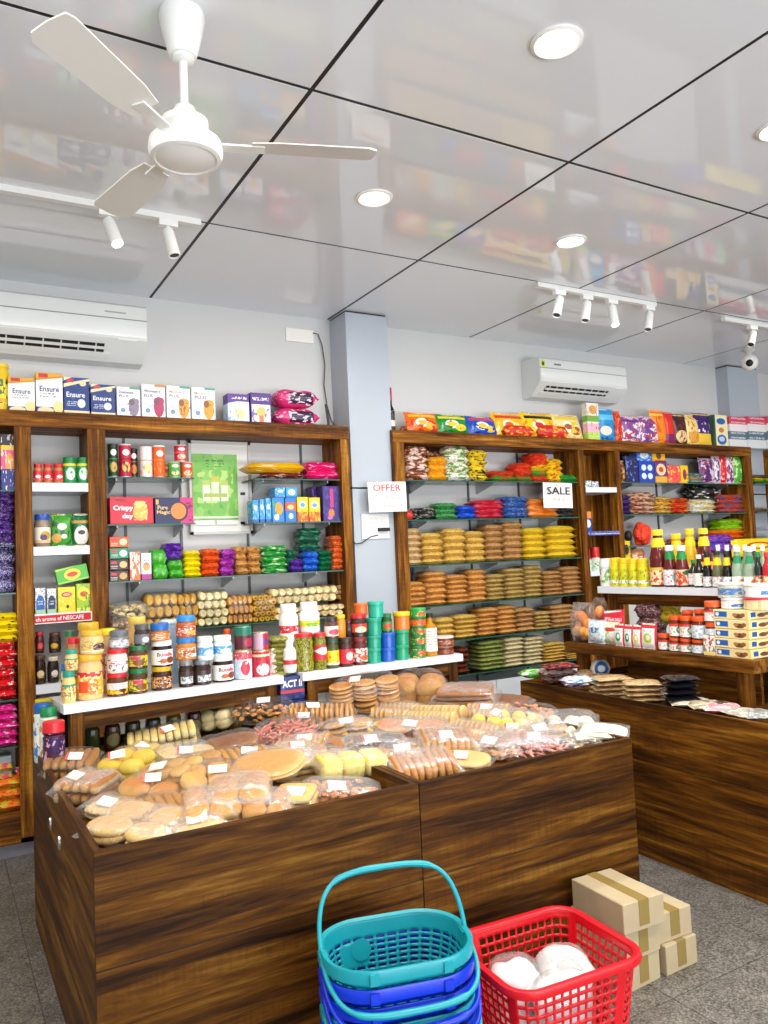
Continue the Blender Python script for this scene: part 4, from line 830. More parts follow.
# small colourful jars at left end
cm = paint('#e9cf6a', [('n', 5, .54, '#d8402a'), ('n', 6, .58, '#3f9a6a'), ('n', 8, .62, '#f2efe2'), ('r', 0, 1, .86, 1, '#1f8f7a')])
zt = rj('small colourful jar with teal lid, bottom left of riser', 63.5, 77, 671, ZR, plain('#128a78', .35), plain('#e0c27a', .3), cm, lidh=.2); rj('small colourful jar with teal lid stacked at left end', 66, 79, 650, zt, plain('#1a9080', .35), plain('#dcb878', .3), cm, lidh=.2)
zt2 = rj('small sweets jar with blue lid behind the colourful jars', 62, 73, 664, ZR, plain('#2a6ab0', .35), plain('#e6d08a', .3), cm, back=.07, lidh=.2)
rj('jar with red lid standing behind the colourful jars', 69, 82, 638, ZR, plain('#c81f2b', .3), plain('#c98a5a', .3), paint('#e9d0b0', [('n', 6, .55, '#b04a2a')]), back=.12, lidh=.1)
rj('dark green lidded jar at the back left corner', 66, 77, 631, ZR, plain('#14603a', .3), plain('#8a6a3a', .3), None, back=.16, lidh=.08)
redL = plain('#c9202b', .3); hzl = paint('#e9e4e2', [('r', 0, 1, 0, .42, '#e0b81f'), ('n', 7, .54, '#8a2a2a', 0, 1, .0, .5), ('w', 7, .1, .9, .55, .95, '#c9344a'), ('d', .65, .3, .18, .16, '#3a1f14')])
zt = rj('red lidded spread jar with yellow nut label, bottom', 109, 130, 673.5, ZR, redL, plain('#5a2e18', .2), hzl, lidh=.19)
zt = rj('red lidded spread jar with white cow print, middle', 109, 130, 649, zt, redL, plain('#d9c9c2', .2), paint('#eae6e6', [('n', 5, .56, '#5a4a52'), ('w', 7, .1, .9, .5, .9, '#d05a72')]), lidh=.19)
rj('grey lidded glass spread jar on the red lidded jars', 111, 131, 631, zt, plain('#5d6670', .35), plain('#7d7a7c', .15), paint('#c9ccd2', [('n', 6, .55, '#6a7078'), ('d', .3, .5, .15, .2, '#f0f0f0')]), lidh=.3)
grL = plain('#136b3a', .3); gl2 = paint('#e6b51f', [('n', 5, .54, '#2f7a2a'), ('d', .5, .35, .3, .3, '#7a4a1a'), ('r', .1, .6, .62, .95, '#b83a5a')])
zt = rj('green lidded spread jar with yellow label, lower', 130.5, 150, 669, ZR, grL, plain('#4a2a14', .2), gl2, lidh=.2); zt = rj('green lidded spread jar with yellow label, upper', 130.5, 150, 646, zt, grL, plain('#4a2a14', .2), gl2, lidh=.2)
rj('grey lidded dark jar standing on the green lidded jars', 136, 151, 624.5, zt, plain('#4a4f55', .35), plain('#3a2a26', .15), paint('#6a6e78', [('d', .6, .4, .25, .3, '#dfe3ea')]), lidh=.26)
zt = rj('dark chocolate jar with yellow lid, front of riser', 154, 175, 667, ZR, plain('#c9a41f', .35), plain('#3a1a0c', .15), paint('#5a2616', [('n', 5, .53, '#c98a4a'), ('n', 8, .6, '#e8d8b8')]), lidh=.2)
nj = thing  # hazelnut jar with lettering
nl = paint('#f0efec', [('d', .7, .30, .22, .22, '#7a3a1a'), ('d', .36, .26, .16, .16, '#b5502a'), ('n', 8, .62, '#4a7a2a', .1, .9, .05, .35)])
def nutella(label, u0, u1, vt, z, back=0):
    y = rl((u0+u1)/2, back); loc, r, w, h = slot(u0, u1, vt, z, ('y', y)); R = w/2*.98
    p = jar(label, loc+Vector((0, w/2, 0)), R, h, plain('#f0f0ee', .3), plain('#2a120a', .12), nl, lidh=.2, group=gJ, labz=(.1, .82)); p.rotation_euler = (0, 0, .2)
    for q, c in ((('n', '#202020')), (('utella', '#c81f2b'))):
        me = text_mesh(q, R*.22 if q == 'n' else R*1.25, h*.15, .02); me2 = cached(('wrapt', q, round(R, 3)), lambda: me.copy())
        if not me2.get('wr'):
            for v in me2.vertices:
                x = v.co.x+(-R*.78 if q == 'n' else R*.02); a = x/(R+.002); rr = R+.002-(v.co.y); v.co = Vector((math.sin(a)*rr, -math.cos(a)*rr, v.co.z+h*.48))
            me2['wr'] = 1
        put('lettering', me2, plain(c, .4), p)
    return loc.z+h
zt = nutella('hazelnut spread jar with white lid on dark chocolate jar', 154, 175.5, 641, zt)
rj('blue lidded nut butter jar on the hazelnut spread', 152, 172, 623.5, zt, plain('#1c62b0', .3), plain('#b5692a', .25), paint('#c9742a', [('n', 6, .55, '#e9d9c0')]), lidh=.4)
dkl = paint('#3a2a26', [('r', .12, .88, .05, .62, '#c9cdd2'), ('n', 7, .55, '#6a7078', .12, .88, .05, .62)])
zt = rj('dark spread jar with steel lid, left of riser middle', 181, 196, 660.5, ZR, plain('#7d8288', .3, .4), plain('#2f1a10', .15), dkl, lidh=.2); rj('dark spread jar with steel lid, second in riser middle', 195.5, 214, 660, ZR, plain('#7d8288', .3, .4), plain('#2f1a10', .15), dkl, lidh=.2)
bll = paint('#c9782a', [('d', .5, .5, .34, .34, '#a8521a'), ('n', 7, .56, '#ece4d8'), ('r', .6, .95, .1, .4, '#dfe6f2')])
zt = rj('blue lidded nut butter jar above the steel lidded jars', 179, 199, 637.5, zt, plain('#2277c4', .3), plain('#b87430', .25), bll, lidh=.24); rj('blue lidded nut butter jar at the top of its pile', 179, 198.5, 615.5, zt, plain('#2a84d2', .3), plain('#b05a28', .25), paint('#b8432a', [('n', 6, .54, '#ecd9c8'), ('r', .5, .9, .1, .5, '#e0a83a')]), lidh=.28)
rj('pale lidded jar behind the blue lidded jar', 163, 181, 620, ZR, plain('#cfd8e2', .3), plain('#9ab0c4', .25), None, back=.13, lidh=.06)
zt = nutella('hazelnut spread jar with white lid, right of steel lids', 216, 237, 656, ZR)
cml = paint('#4f9cd0', [('r', 0, 1, 0, .25, '#e9eef2'), ('d', .55, .5, .3, .25, '#e0eaf2'), ('n', 7, .6, '#cfe2f0')])
zz = Zv(659.5, Xu(216, 3.6, 1.06), 3.6)
rj('white lidded cream jar with blue band, left one', 199.5, 216, 637, zz, plain('#ecefee', .3), plain('#dfe9ee', .25), cml, lidh=.22); rj('white lidded cream jar with blue band, right one', 216.5, 235, 636, zz, plain('#ecefee', .3), plain('#dfe9ee', .25), cml, lidh=.22)
def tin(label, u0, u1, vt, z, lab, top='#b9a56a', back=0): return rj(label, u0, u1, vt, z, plain(top, .3, .7), plain('#c9c9c4', .3, .7), lab, back=back, lidh=.05, neck=1.0, lid_r=1.0, labz=(.03, .98), name='tin', cat='tin')
tl = paint('#d8dde4', [('r', 0, 1, .72, 1, '#c94a5a'), ('r', 0, .42, 0, .72, '#b8c9de'), ('d', .55, .4, .26, .28, '#d9344a'), ('n', 6, .6, '#f2f2f2')]); tl2 = paint('#c22a3f', [('d', .5, .28, .36, .24, '#ece4e4'), ('r', 0, 1, .80, .9, '#ead9b0'), ('n', 7, .62, '#7a1426')])
zt = tin('red and pale blue milk tin, lower left of the tins', 237.5, 255, 650, ZR, tl); tin('teal topped maroon fruit tin on the milk tin', 238, 254.5, 625.5, zt, paint('#5a1628', [('r', 0, 1, .62, 1, '#17705a'), ('d', .6, .3, .3, .2, '#a82a4a')]), '#1a7a60')
zt = tin('crimson milk tin with white cup picture', 255.5, 273, 650, ZR, tl2); tin('small pale pink and crimson tin on the crimson milk tin', 256, 271, 632.5, zt, paint('#c9a8c0', [('r', .45, 1, 0, 1, '#b0243f'), ('d', .7, .5, .2, .2, '#6a3a8a')]), '#d9c9a0')
tin('pale cream tin at the right end of left riser', 270, 279, 648, ZR, paint('#d9cfc9', [('n', 6, .56, '#b87a5a')]), back=.05)
rj('orange capped small jar behind the cream jars', 226, 233, 629, ZR, plain('#e0571d', .3), plain('#d9792f', .3), None, back=.12, lidh=.1)
# ------------------------------------------------------------------ between the risers and behind them
ax = ('y', 3.66); loc, r, w, h = slot(279, 303, 666, .665, ax)
bl_ = paint('#16296a', [('n', 6, .6, '#2f4aa0'), ('r', 0, 1, .30, .42, '#c92a3a')], .3)
for k in range(2):
    z0 = tray_z(3.66)+k*.115; p = thing('popcorn_box', 'navy popcorn box between the two risers, %s one' % ('lower', 'upper')[k], 'box', (loc.x, 3.62, z0), 0, 'popcorn boxes between the risers'); put('body', rbox(w, .10, .112), bl_, p); lettering(p, 'ACT II', -.002, -.0009, .078, w*.8, .034, '#ffffff', .02)
packs('olive green sachet', 'of the pile above popcorn boxes', 274, 292, 637, 7, tray_z(3.7)+.22, ('y', 3.66), crinkle('#8a8a3a', '#5a5f22', '#c9c07a', 6), .1, 'green sachets between the risers', 'sachet')
# ------------------------------------------------------------------ right riser
gK = 'jars and tubs on the right white riser'; PR = ('y', 3.615)
def kj(label, u0, u1, vt, z, lid, body, lab=None, back=0, **kw): return jar_px(label, u0, u1, vt, z, PR, plain(lid, .3) if isinstance(lid, str) else lid, plain(body, .25) if isinstance(body, str) else body, lab, back=back, group=gK, **kw)
can1 = paint('#f0f0ee', [('r', 0, 1, .30, .72, '#c8202b'), ('d', .55, .2, .3, .2, '#eef2f4'), ('n', 7, .6, '#e9e9ea', 0, 1, .3, .7)])
can2 = paint('#f2f2ee', [('r', 0, 1, .36, .74, '#c9d81f'), ('d', .5, .46, .3, .16, '#7ab02a'), ('n', 7, .62, '#f0f0e0', 0, 1, .3, .7)])
zt = kj('white bottle shaped jar at left end of right riser', 288, 301, 640, ZR, '#ecebe8', '#e9e9e6', paint('#ececea', [('r', 0, 1, .3, .6, '#c8303a')]), back=.02, lidh=.2, neck=.6, lid_r=.6)
kj('white canister with red band towering behind olives', 288, 306, 604.5, zt-.02, '#f2f2f0', '#f0f0ee', can1, lidh=.2, neck=.8, lid_r=.84, back=.05, name='canister', cat='canister')
kj('white canister with lime green band', 308.5, 328, 602.5, Zv(634, Xu(318, 3.7, 1.1), 3.7)-.0, '#f2f2f0', '#f0f0ee', can2, lidh=.22, neck=.8, lid_r=.84, back=.05, name='canister', cat='canister')
kj('pale jar hidden below the lime banded canister', 309, 327, 634, ZR, '#d9d9d4', '#c9c9b0', None, back=.07, lidh=.08)
oliv = crinkle('#7a7a1f', '#4a4f14', '#b0a83a', 9, .15, .3, .5)
kj('tall olive jar with red lid, left one', 298.5, 318, 633.5, ZR, '#c8202b', oliv, paint('#ececea', [('d', .5, .5, .4, .4, '#c9d8b0')]) if 0 else None, lidh=.1); kj('tall olive jar with red lid and red label, right one', 317.5, 329.5, 633, ZR, '#c8202b', oliv, paint('#c8303a', [('d', .5, .6, .5, .25, '#f0e6e0')]), lidh=.1, labz=(.3, .75))
jx = (('dark jar with yellow label on right riser', 329.5, 342, 638.5, '#2f4a3a', '#4a4a24', paint('#e0c81f', [('r', 0, 1, .0, .15, '#f0f0e8'), ('n', 6, .6, '#8a7a1a')])), ('dark jar with crimson label on right riser', 343, 356, 637.5, '#3a2a24', '#4a2420', paint('#c8263f', [('d', .5, .5, .3, .3, '#e9c9c0')])), ('dark jar with white berry label on right riser', 356.5, 371, 637, '#7a1f24', '#5a1f1c', paint('#ecd9d0', [('n', 6, .52, '#a83a3a'), ('d', .5, .3, .3, .2, '#c9562a')])))
tops = [kj(l, a, b, v, ZR, c, d, m, lidh=.17) for l, a, b, v, c, d, m in jx]
kj('small dark lidded jar with pink label above yellow label jar', 328.5, 341, 617, tops[0], '#2f2a2a', '#5a3a30', paint('#e9dcd8', [('d', .5, .4, .4, .3, '#d0485a')]), lidh=.2)
kj('amber honey jar behind the pink label jar', 339.5, 350, 615, tops[1], '#e0b81f', '#c98a2a', None, lidh=.16, back=.02)
kj('red and black sauce jar stacked above the berry jar', 355, 370.5, 614, tops[2], '#b01f24', '#3a1814', paint('#c83a2f', [('d', .5, .45, .34, .3, '#ecd9b0'), ('r', 0, 1, 0, .2, '#241412')]), lidh=.2)
kj('dark jar half hidden beside the red sauce jar', 349, 357, 620, tops[1], '#5a1a1c', '#3a1a18', None, lidh=.18, back=.03)
TEAL, BLUE, GRN, YEL = '#12977a', '#1552b8', '#1f8a3f', '#e6c41a'
def tub(label, u0, u1, vt, z, col, lid=None, back=0): return kj(label, u0, u1, vt, z, lid or col, col, None, lidh=.22, neck=.98, lid_r=1.08, waist=-.0, name='plastic_tub', cat='tub', back=back)
z = tub('teal plastic tub at the bottom of the tallest tub stack', 371, 384, 648, ZR, TEAL); z = tub('teal plastic tub second in the tallest tub stack', 371, 384, 635.5, z, TEAL); z = tub('teal plastic tub third in the tallest tub stack', 371, 384.5, 618, z, TEAL); z = tub('teal plastic tub on the very top of the tallest stack', 373, 386.5, 601.5, z, '#1fa890')
tub('orange plastic tub beside the topmost teal tub', 361, 373, 603.5, Zv(615, Xu(367, 3.66, 1.2), 3.66), '#d8651f', back=.03)
z = tub('blue plastic tub, lower of two', 385, 398, 648, ZR, BLUE); z = tub('blue plastic tub, upper of two', 385, 398, 632.5, z, BLUE); kj('green labelled jar standing on the blue tubs', 385, 394.5, 613.5, z, '#1a6a34', '#2a4a24', paint('#2f8a3a', [('d', .5, .5, .4, .3, '#c8402a')]), lidh=.2)
z = tub('sea green plastic tub, lower one beside blue tubs', 399.5, 412, 645, ZR, '#17946a'); z = tub('sea green plastic tub, upper one beside blue tubs', 399.5, 412, 630, z, '#17946a'); tub('yellow lidded tub on the sea green tubs', 399, 413, 612, z, '#d9762a', YEL)
z = ZR
for k, (v, c, l) in enumerate(((645.5, '#1f7a3a', 'green pickle can, bottom of the narrow stack'), (635, '#1f7a3a', 'green pickle can, second in the narrow stack'), (626, '#237f3c', 'green pickle can, third in the narrow stack'), (617.5, '#c8521d', 'orange pickle can near the top of narrow stack'), (608, '#1f9a4a', 'bright green lidded can topping the narrow stack'))):
    z = kj(l, 415.5, 429, v, z, '#1d6a34' if k < 4 else '#22a04e', c, paint(c, [('d', .5, .5, .3, .3, '#c8402a'), ('n', 6, .6, '#e0c03a')]), lidh=.22, neck=.97, lid_r=1.02, labz=(.05, .95), name='can', cat='can')
bottle_px('amber oil bottle with black cap and white label', 428.5, 441, 613.5, ZR, PR, BLACK, plain('#b07a14', .1), paint('#ecebe6', [('w', 9, .1, .9, .2, .9, '#c08a7a')]), neck=.24, shoulder=.72, caph=.1, labz=(.12, .66), group=gK, neck_r=.45)
z = kj('flat brown sweet tub at the right end, lower', 441.5, 458, 646, ZR, '#8a5a3a', '#5a2414', paint('#6a2a18', [('n', 6, .55, '#a85a3a')]), lidh=.2, neck=.98, lid_r=1.02, name='sweet_tub', cat='tub'); kj('flat brown sweet tub at the right end, upper', 441.5, 458, 636.5, z, '#d9c9c0', '#6a2a18', paint('#7a3420', [('n', 6, .55, '#c08a6a')]), lidh=.2, neck=.98, lid_r=1.02, name='sweet_tub', cat='tub')
# bottles below the left riser and at the bin corner
gL = 'bottles standing in the dark below the left riser'
dk = ('#26301a', '#3a1e10', '#2a2a14', '#1f2a1c', '#5a4a14', '#3a1a14', '#22301e', '#6a5a1a', '#2a1e14')
for k in range(9):
    u = 92+k*20.5; y = rl(u, .09); 
    bottle('%s glass bottle standing under the left riser, %s from left' % ('dark' if k not in (4, 7) else 'amber', ORD[k]), Vector((Xu(u, y, .72), y, tray_z(y+.03))), .034, .20, plain(('#c8b020', '#20201e', '#b01f24')[k % 3], .35), plain(dk[k], .08), paint(dk[k], [('d', .5, .5, .4, .4, '#6a6440')]) if k % 2 else None, group=gL)
gM = 'squeeze bottles in the left corner of the display bin'
for k, (u, v, c, b, lab) in enumerate(((43, 703, '#1c5aa8', '#dfe6e2', '#3f7fc0'), (49, 707, '#12824a', '#e6ead9', '#e08a2a'), (44, 699, '#d9c81f', '#d9dccf', '#2f8a5a'))):
    y = (3.62, 3.58, 3.70)[k]; x = Xu(u, y, .8); zb = tray_z(y)+.005; bottle(('pale bottle with blue cap in bin corner', 'pale bottle with green cap in bin corner', 'pale bottle with yellow cap furthest in bin corner')[k], Vector((x, y, zb)), .035, Zv(v, x, y)-zb, plain(c, .3), plain(b, .2), paint(b, [('n', 5, .52, lab), ('d', .5, .5, .4, .25, '#f2f2ee')]), caph=.16, neck=.2, shoulder=.7, neck_r=.8, labz=(.1, .68), group=gM)
y = 3.42; x = Xu(54, y, .8); zb = tray_z(y)+.005
bottle('dark berry squeeze bottle with big red cap in bin corner', Vector((x, y, zb)), .04, Zv(721, x, y)-zb, plain('#d01f2b', .3), plain('#4a1230', .25), paint('#4a1230', [('n', 4, .5, '#2a1a5a'), ('n', 6, .58, '#c9a0b8')]), caph=.2, neck=.22, shoulder=.74, neck_r=.86, labz=(.08, .7), group=gM)
# ================================================================== top of the right unit
gN = 'snack bags along the top of the right unit'; ZT = 2.381
def chips(c, c2, c3, top): return paint(c, [('r', .08, .92, .80, .93, top), ('d', .42, .52, .20, .22, '#ece9e0'), ('d', .68, .36, .18, .18, c2), ('n', 5, .58, c3, 0, 1, .05, .75), ('d', .42, .52, .13, .12, c2)], .25)
bottle_px('red capped dark wine bottle beside the pillar on right unit', 390.5, 397, 387, ZT, ('y', 4.72), plain('#a8142a', .3), plain('#1a0f12', .1), paint('#1e1416', [('r', 0, 1, .1, .5, '#d9d4cc')]), neck=.42, shoulder=.5, caph=.3)
for lb, a, b, v, m in (('orange chip bag, first from the pillar on right unit', 411, 443, 409, chips('#ee6a14', '#f2b03a', '#c83a12', '#f2c41a')), ('green chip bag beside the orange one', 441, 473, 411, chips('#178a2f', '#e8c83a', '#0f5a1f', '#e9d23a')), ('blue chip bag beside the green one', 472, 502, 413, chips('#1450b8', '#e8b83a', '#0d2f7a', '#d8304a')), ('amber chip bag beside the blue one', 499, 531, 409.5, chips('#f0b414', '#e05a1a', '#f6dc7a', '#d8401c')), ('yellow and red chip bag in middle of top row', 529, 562, 409.5, chips('#f2cc1a', '#d8301c', '#e88a1a', '#1f1a14')), ('cream and yellow snack bag left of the tall pouch', 560, 588, 411, chips('#f0dca0', '#a8562a', '#e8c23a', '#f0d03a'))): pouch(lb, a, b, v, ZT, ('y', 4.69), m, .09, gN, .28)
for k, (a, b) in enumerate(((404, 430), (505, 535), (540, 570))): packs('red snack sachet', ('lying behind the orange chip bag', 'tucked below the amber chip bag', 'tucked below the yellow chip bag')[k], a, b, 426, 1, ZT, ('y', (4.84, 4.672, 4.672)[k]), crinkle('#c8201a', '#e8a01a', None, 5), .06 if k else .1, gN, 'sachet')
q = ('y', 4.70)
carton('tall white and green cereal pouch box with face print', 588.5, 600.5, 403, ZT, q, paint('#efe6d8', [('r', 0, 1, .0, .22, '#b8d86a'), ('r', 0, 1, .22, .45, '#ecb8c8'), ('d', .5, .82, .34, .12, '#d9a05a'), ('r', 0, 1, .50, .66, '#6fae4a'), ('n', 7, .62, '#c9402a')]), .06, (), gN)
for lb, a, b, v, m, t in (('sky blue snack pouch beside the tall white one', 601, 619, 407, paint('#1f8fd0', [('n', 5, .54, '#0f4f9a', 0, 1, 0, .5), ('r', 0, 1, .66, .84, '#5fc0ea'), ('d', .4, .3, .3, .16, '#e8e0d0')]), .06), ('narrow red snack pouch beside the sky blue one', 618, 625, 410, paint('#c8201f', [('n', 6, .58, '#f0a03a')]), .05), ('white and violet snack pouch, left of two', 625, 644, 415, paint('#e8dfe4', [('n', 4, .5, '#7a4a9a'), ('n', 6, .57, '#c8302a'), ('r', 0, 1, .8, .9, '#5a2f8a')]), .06), ('white and violet snack pouch, right of two', 644, 662, 415.5, paint('#e6dce2', [('n', 4, .5, '#6a3f96'), ('n', 6, .57, '#b8403a')]), .06), ('tall orange snack pouch', 656, 670, 408.5, paint('#ee8a1a', [('n', 5, .56, '#d85a12'), ('r', 0, 1, .86, .94, '#f6c25a')]), .07), ('narrow scarlet pouch beside the orange one', 669, 678, 411, paint('#d8281a', [('r', 0, 1, 0, .3, '#7a1a5a')]), .05), ('dark brown biscuit pouch in top row', 677, 691, 413, paint('#3a1a1a', [('d', .5, .25, .4, .22, '#e8c890'), ('n', 5, .58, '#7a2a2a')]), .06), ('pale yellow biscuit pouch in top row', 690, 703, 414, paint('#ecd38a', [('d', .5, .25, .4, .22, '#e0a03a'), ('n', 6, .58, '#c87a2a')]), .06), ('violet pouch with yellow base beside cream carton', 699, 715, 412, paint('#3a1a6a', [('r', 0, 1, 0, .36, '#ecc23a'), ('n', 6, .58, '#e8e0ec', 0, 1, .4, .8)]), .06)): pouch(lb, a, b, v, ZT, q, m, t, gN, .08)
carton('cream carton with blue ovals in top row', 716, 729, 415, ZT, q, paint('#ece4b8', [('d', .5, .80, .34, .10, '#2a5fa8'), ('d', .5, .22, .36, .16, '#2a5fa8'), ('d', .5, .24, .22, .08, '#bcd0e8'), ('d', .5, .52, .2, .08, '#c87a3a'), ('r', 0, .06, 0, 1, '#3a5a4a')]), .07, (), gN)
boxm = paint('#d9dde0', [('r', 0, 1, .5, 1, '#5a6f80'), ('w', 3, .1, .9, .55, .95, '#c9d2d8')]); boxp = paint('#ece6e6', [('r', 0, 1, .5, 1, '#d0405f'), ('w', 3, .1, .9, .55, .95, '#f0c0c8')])
for k, (a, b) in enumerate(((730, 748), (748.5, 767), (767.5, 790))):
    z1 = ZT; carton('grey blue and white flat box, lower row, %s' % ('beside cream carton', 'second along', 'cut by right edge')[k], a, b, 431.5, z1, q, boxm, .2, (), 'flat boxes at the right end of the top row'); loc, r, w, h = slot(a, b, 431.5, z1, q); carton('pink and white flat box, upper row, %s' % ('beside cream carton', 'second along', 'cut by right edge')[k], a, b, 417, z1+h, q, boxp, .2, (), 'flat boxes at the right end of the top row')
# ------------------------------------------------------------------ right unit, big bay
gO = 'packets on the top glass shelf of the right unit'; R1, R2, R3, R4, R5, R6 = 2.032, 1.752, 1.43, 1.14, .885, .634
packs('brown and cream noodle pack', 'beside the left post', 408, 431, 446.5, 4, R1, PY, crinkle('#7a3a1c', '#ecd9cc', '#c87a5a', 4, thr=.52), .18, gO, 'noodle_pack', jit=.004)
packs('orange noodle pack', 'in the short orange stack', 431.5, 449, 457, 3, R1, PY, crinkle('#ee9a14', '#f2c03a', '#b84a12', 5), .18, gO, 'noodle_pack')
packs('white and green noodle pack', 'in the white stack', 448, 472, 446, 4, R1, PY, crinkle('#eceae0', '#4f9a3a', '#d88a4a', 4, thr=.54), .18, gO, 'noodle_pack')
packs('yellow and black noodle pack', 'in the yellow and black stack', 472.5, 489, 450, 4, R1, PY, crinkle('#ecc81a', '#241c10', '#f2e27a', 5, thr=.54), .18, gO, 'noodle_pack')
packs('dark noodle pack', 'behind the brown stack', 428, 448, 448, 3, R1, ('y', 4.80), crinkle('#3a2418', '#a85a2a', None, 5), .12, gO, 'noodle_pack')
RY, GN = crinkle('#c8201f', '#e8401f', '#f0a03a', 5), crinkle('#1f8a2f', '#c82a1f', '#3fae3a', 4); YL = crinkle('#ecc81a', '#c8201f', '#f2e27a', 4, thr=.58)
packs('red and green biscuit roll', 'of the first sloping pile', 492, 518, 471, 2, R1, PY, [GN, RY], .16, gO, 'biscuit_roll'); packs('red and yellow biscuit roll', 'of the second sloping pile', 517, 534, 463, 3, R1, PY, [GN, RY, RY], .16, gO, 'biscuit_roll'); packs('red and yellow biscuit roll', 'of the tallest sloping pile', 533, 550, 453, 5, R1, PY, [RY, GN, YL, RY, RY], .16, gO, 'biscuit_roll'); packs('yellow biscuit roll', 'of the pile before the green pack', 549, 564, 459, 4, R1, PY, YL, .16, gO, 'biscuit_roll'); packs('long green biscuit roll', 'beside the wooden divider', 562, 579, 475, 1, R1, ('y', 4.68), crinkle('#1f7a2f', '#3f9a3a', None, 5), .14, gO, 'biscuit_roll')
gP = 'packets on the second glass shelf of the right unit'
packs('small red sachet', 'beside the left post', 406, 414, 511, 1, R2, PY, crinkle('#c8302a', None), .1, gP, 'sachet'); packs('black and white biscuit sachet', 'in the black pile', 414, 437, 508, 2, R2, PY, crinkle('#1a1a1c', '#d9d4cc', '#3a3a3e', 7, thr=.58), .15, gP, 'sachet'); packs('green biscuit sachet', 'in the green pile', 437, 459, 503, 3, R2, PY, crinkle('#1a7a3a', '#5ab06a', '#e0d8c0', 7, thr=.57), .15, gP, 'sachet'); packs('blue biscuit pack', 'beside the green pile', 459, 478, 506, 2, R2, PY, crinkle('#1a3fb0', '#2f6ae0', None, 4), .16, gP, 'biscuit_packet'); packs('red biscuit pack', 'in the red stack', 476, 506, 500, 4, R2, PY, [crinkle('#c81f3a', '#e06a7a', '#7a1428', 5)], .16, gP, 'biscuit_packet'); packs('navy biscuit pack', 'in the navy stack', 505, 531, 496.5, 4, R2, PY, crinkle('#16408a', '#3f7ac0', '#cfd8ea', 6, thr=.56), .16, gP, 'biscuit_packet'); packs('orange biscuit pack', 'in the orange stack', 530, 561, 499, 3, R2, PY, crinkle('#e87a1f', '#f0b06a', None, 5), .16, gP, 'biscuit_packet'); packs('black biscuit pack', 'under the sale sign', 561, 576, 508, 2, R2, PY, crinkle('#1f1a1a', '#6a6a6e', None, 6), .15, gP, 'biscuit_packet')
def grain(c, c2, c3=None): return crinkle(c, c2, c3, 9, .3, .8, .5)
YG, TN, BR, OR, GR, CR = grain('#deb548', '#c4953a', '#f2dc94'), grain('#d9b680', '#b58d58', '#eed9b2'), grain('#c08e52', '#a0703c', '#e2be8a'), grain('#dd9f4e', '#bb7a38', '#f0c682'), grain('#c4a356', '#a0833f', '#e2cb90'), grain('#e2d5a8', '#c9b988', '#f0e8cc')
LM = grain('#e6c41a', '#d0a81a', '#f0dc5a')
def grains(shelf, z, cols, base):
    for i, (a, b, v, n, m, nm) in enumerate(cols):
        packs('%s packet' % nm, 'of %s stack from the pillar, %s shelf' % (ORD[i], shelf), a, b, v, n, z, PY, m, .19, 'grain packets on the %s shelf of the right unit' % shelf, 'grain_packet', jit=.008, ex=5.0)
grains('third', R3, ((407, 424, 528.5, 6, TN, 'tan nut'), (424.5, 446, 533, 5, YG, 'golden lentil'), (446.5, 468.5, 528.5, 5, YG, 'golden lentil'), (469, 488, 531, 5, YG, 'golden lentil'), (488.5, 506, 524.5, 6, BR, 'brown nut'), (506.5, 526, 522, 6, BR, 'brown nut'), (526.5, 549, 528, 5, LM, 'bright yellow lentil'), (549.5, 579, 526, 5, LM, 'bright yellow lentil')), 0)
grains('fourth', R4, ((408.5, 428, 582, 5, OR, 'orange lentil'), (428.5, 449.5, 571.5, 6, OR, 'orange lentil'), (450, 471, 575, 6, OR, 'orange lentil'), (471.5, 489, 569.5, 6, OR, 'orange lentil'), (489.5, 507, 574.5, 6, GR, 'khaki pulse'), (507.5, 527, 568.5, 7, GR, 'khaki pulse'), (527.5, 545, 565.5, 7, GR, 'khaki pulse'), (545.5, 565, 571, 6, BR, 'brown pulse'), (565.5, 584, 566.5, 6, BR, 'brown pulse')), 0)
grains('fifth', R5, ((440, 457, 618, 4, YG, 'golden pulse'), (457.5, 480, 615, 5, YG, 'golden pulse'), (480.5, 500, 608, 6, OR, 'orange pulse'), (500.5, 518, 605.5, 6, OR, 'orange pulse'), (518.5, 537, 608, 5, BR, 'brown pulse'), (537.5, 553, 612, 5, GR, 'khaki pulse'), (553.5, 578, 605, 5, BR, 'brown pulse')), 0)
grains('lowest', R6, ((461, 471, 648, 5, grain('#5a2a1a', '#7a3a24'), 'dark brown pulse'), (482, 507, 641, 7, grain('#8a9a3a', '#6a7a24', '#d9d8a0'), 'green pulse'), (507.5, 527, 637.5, 7, CR, 'cream rice'), (527.5, 546, 637, 7, CR, 'cream rice'), (546.5, 568, 643, 6, YG, 'golden pulse'), (568.5, 588, 648, 5, YG, 'golden pulse')), 0)
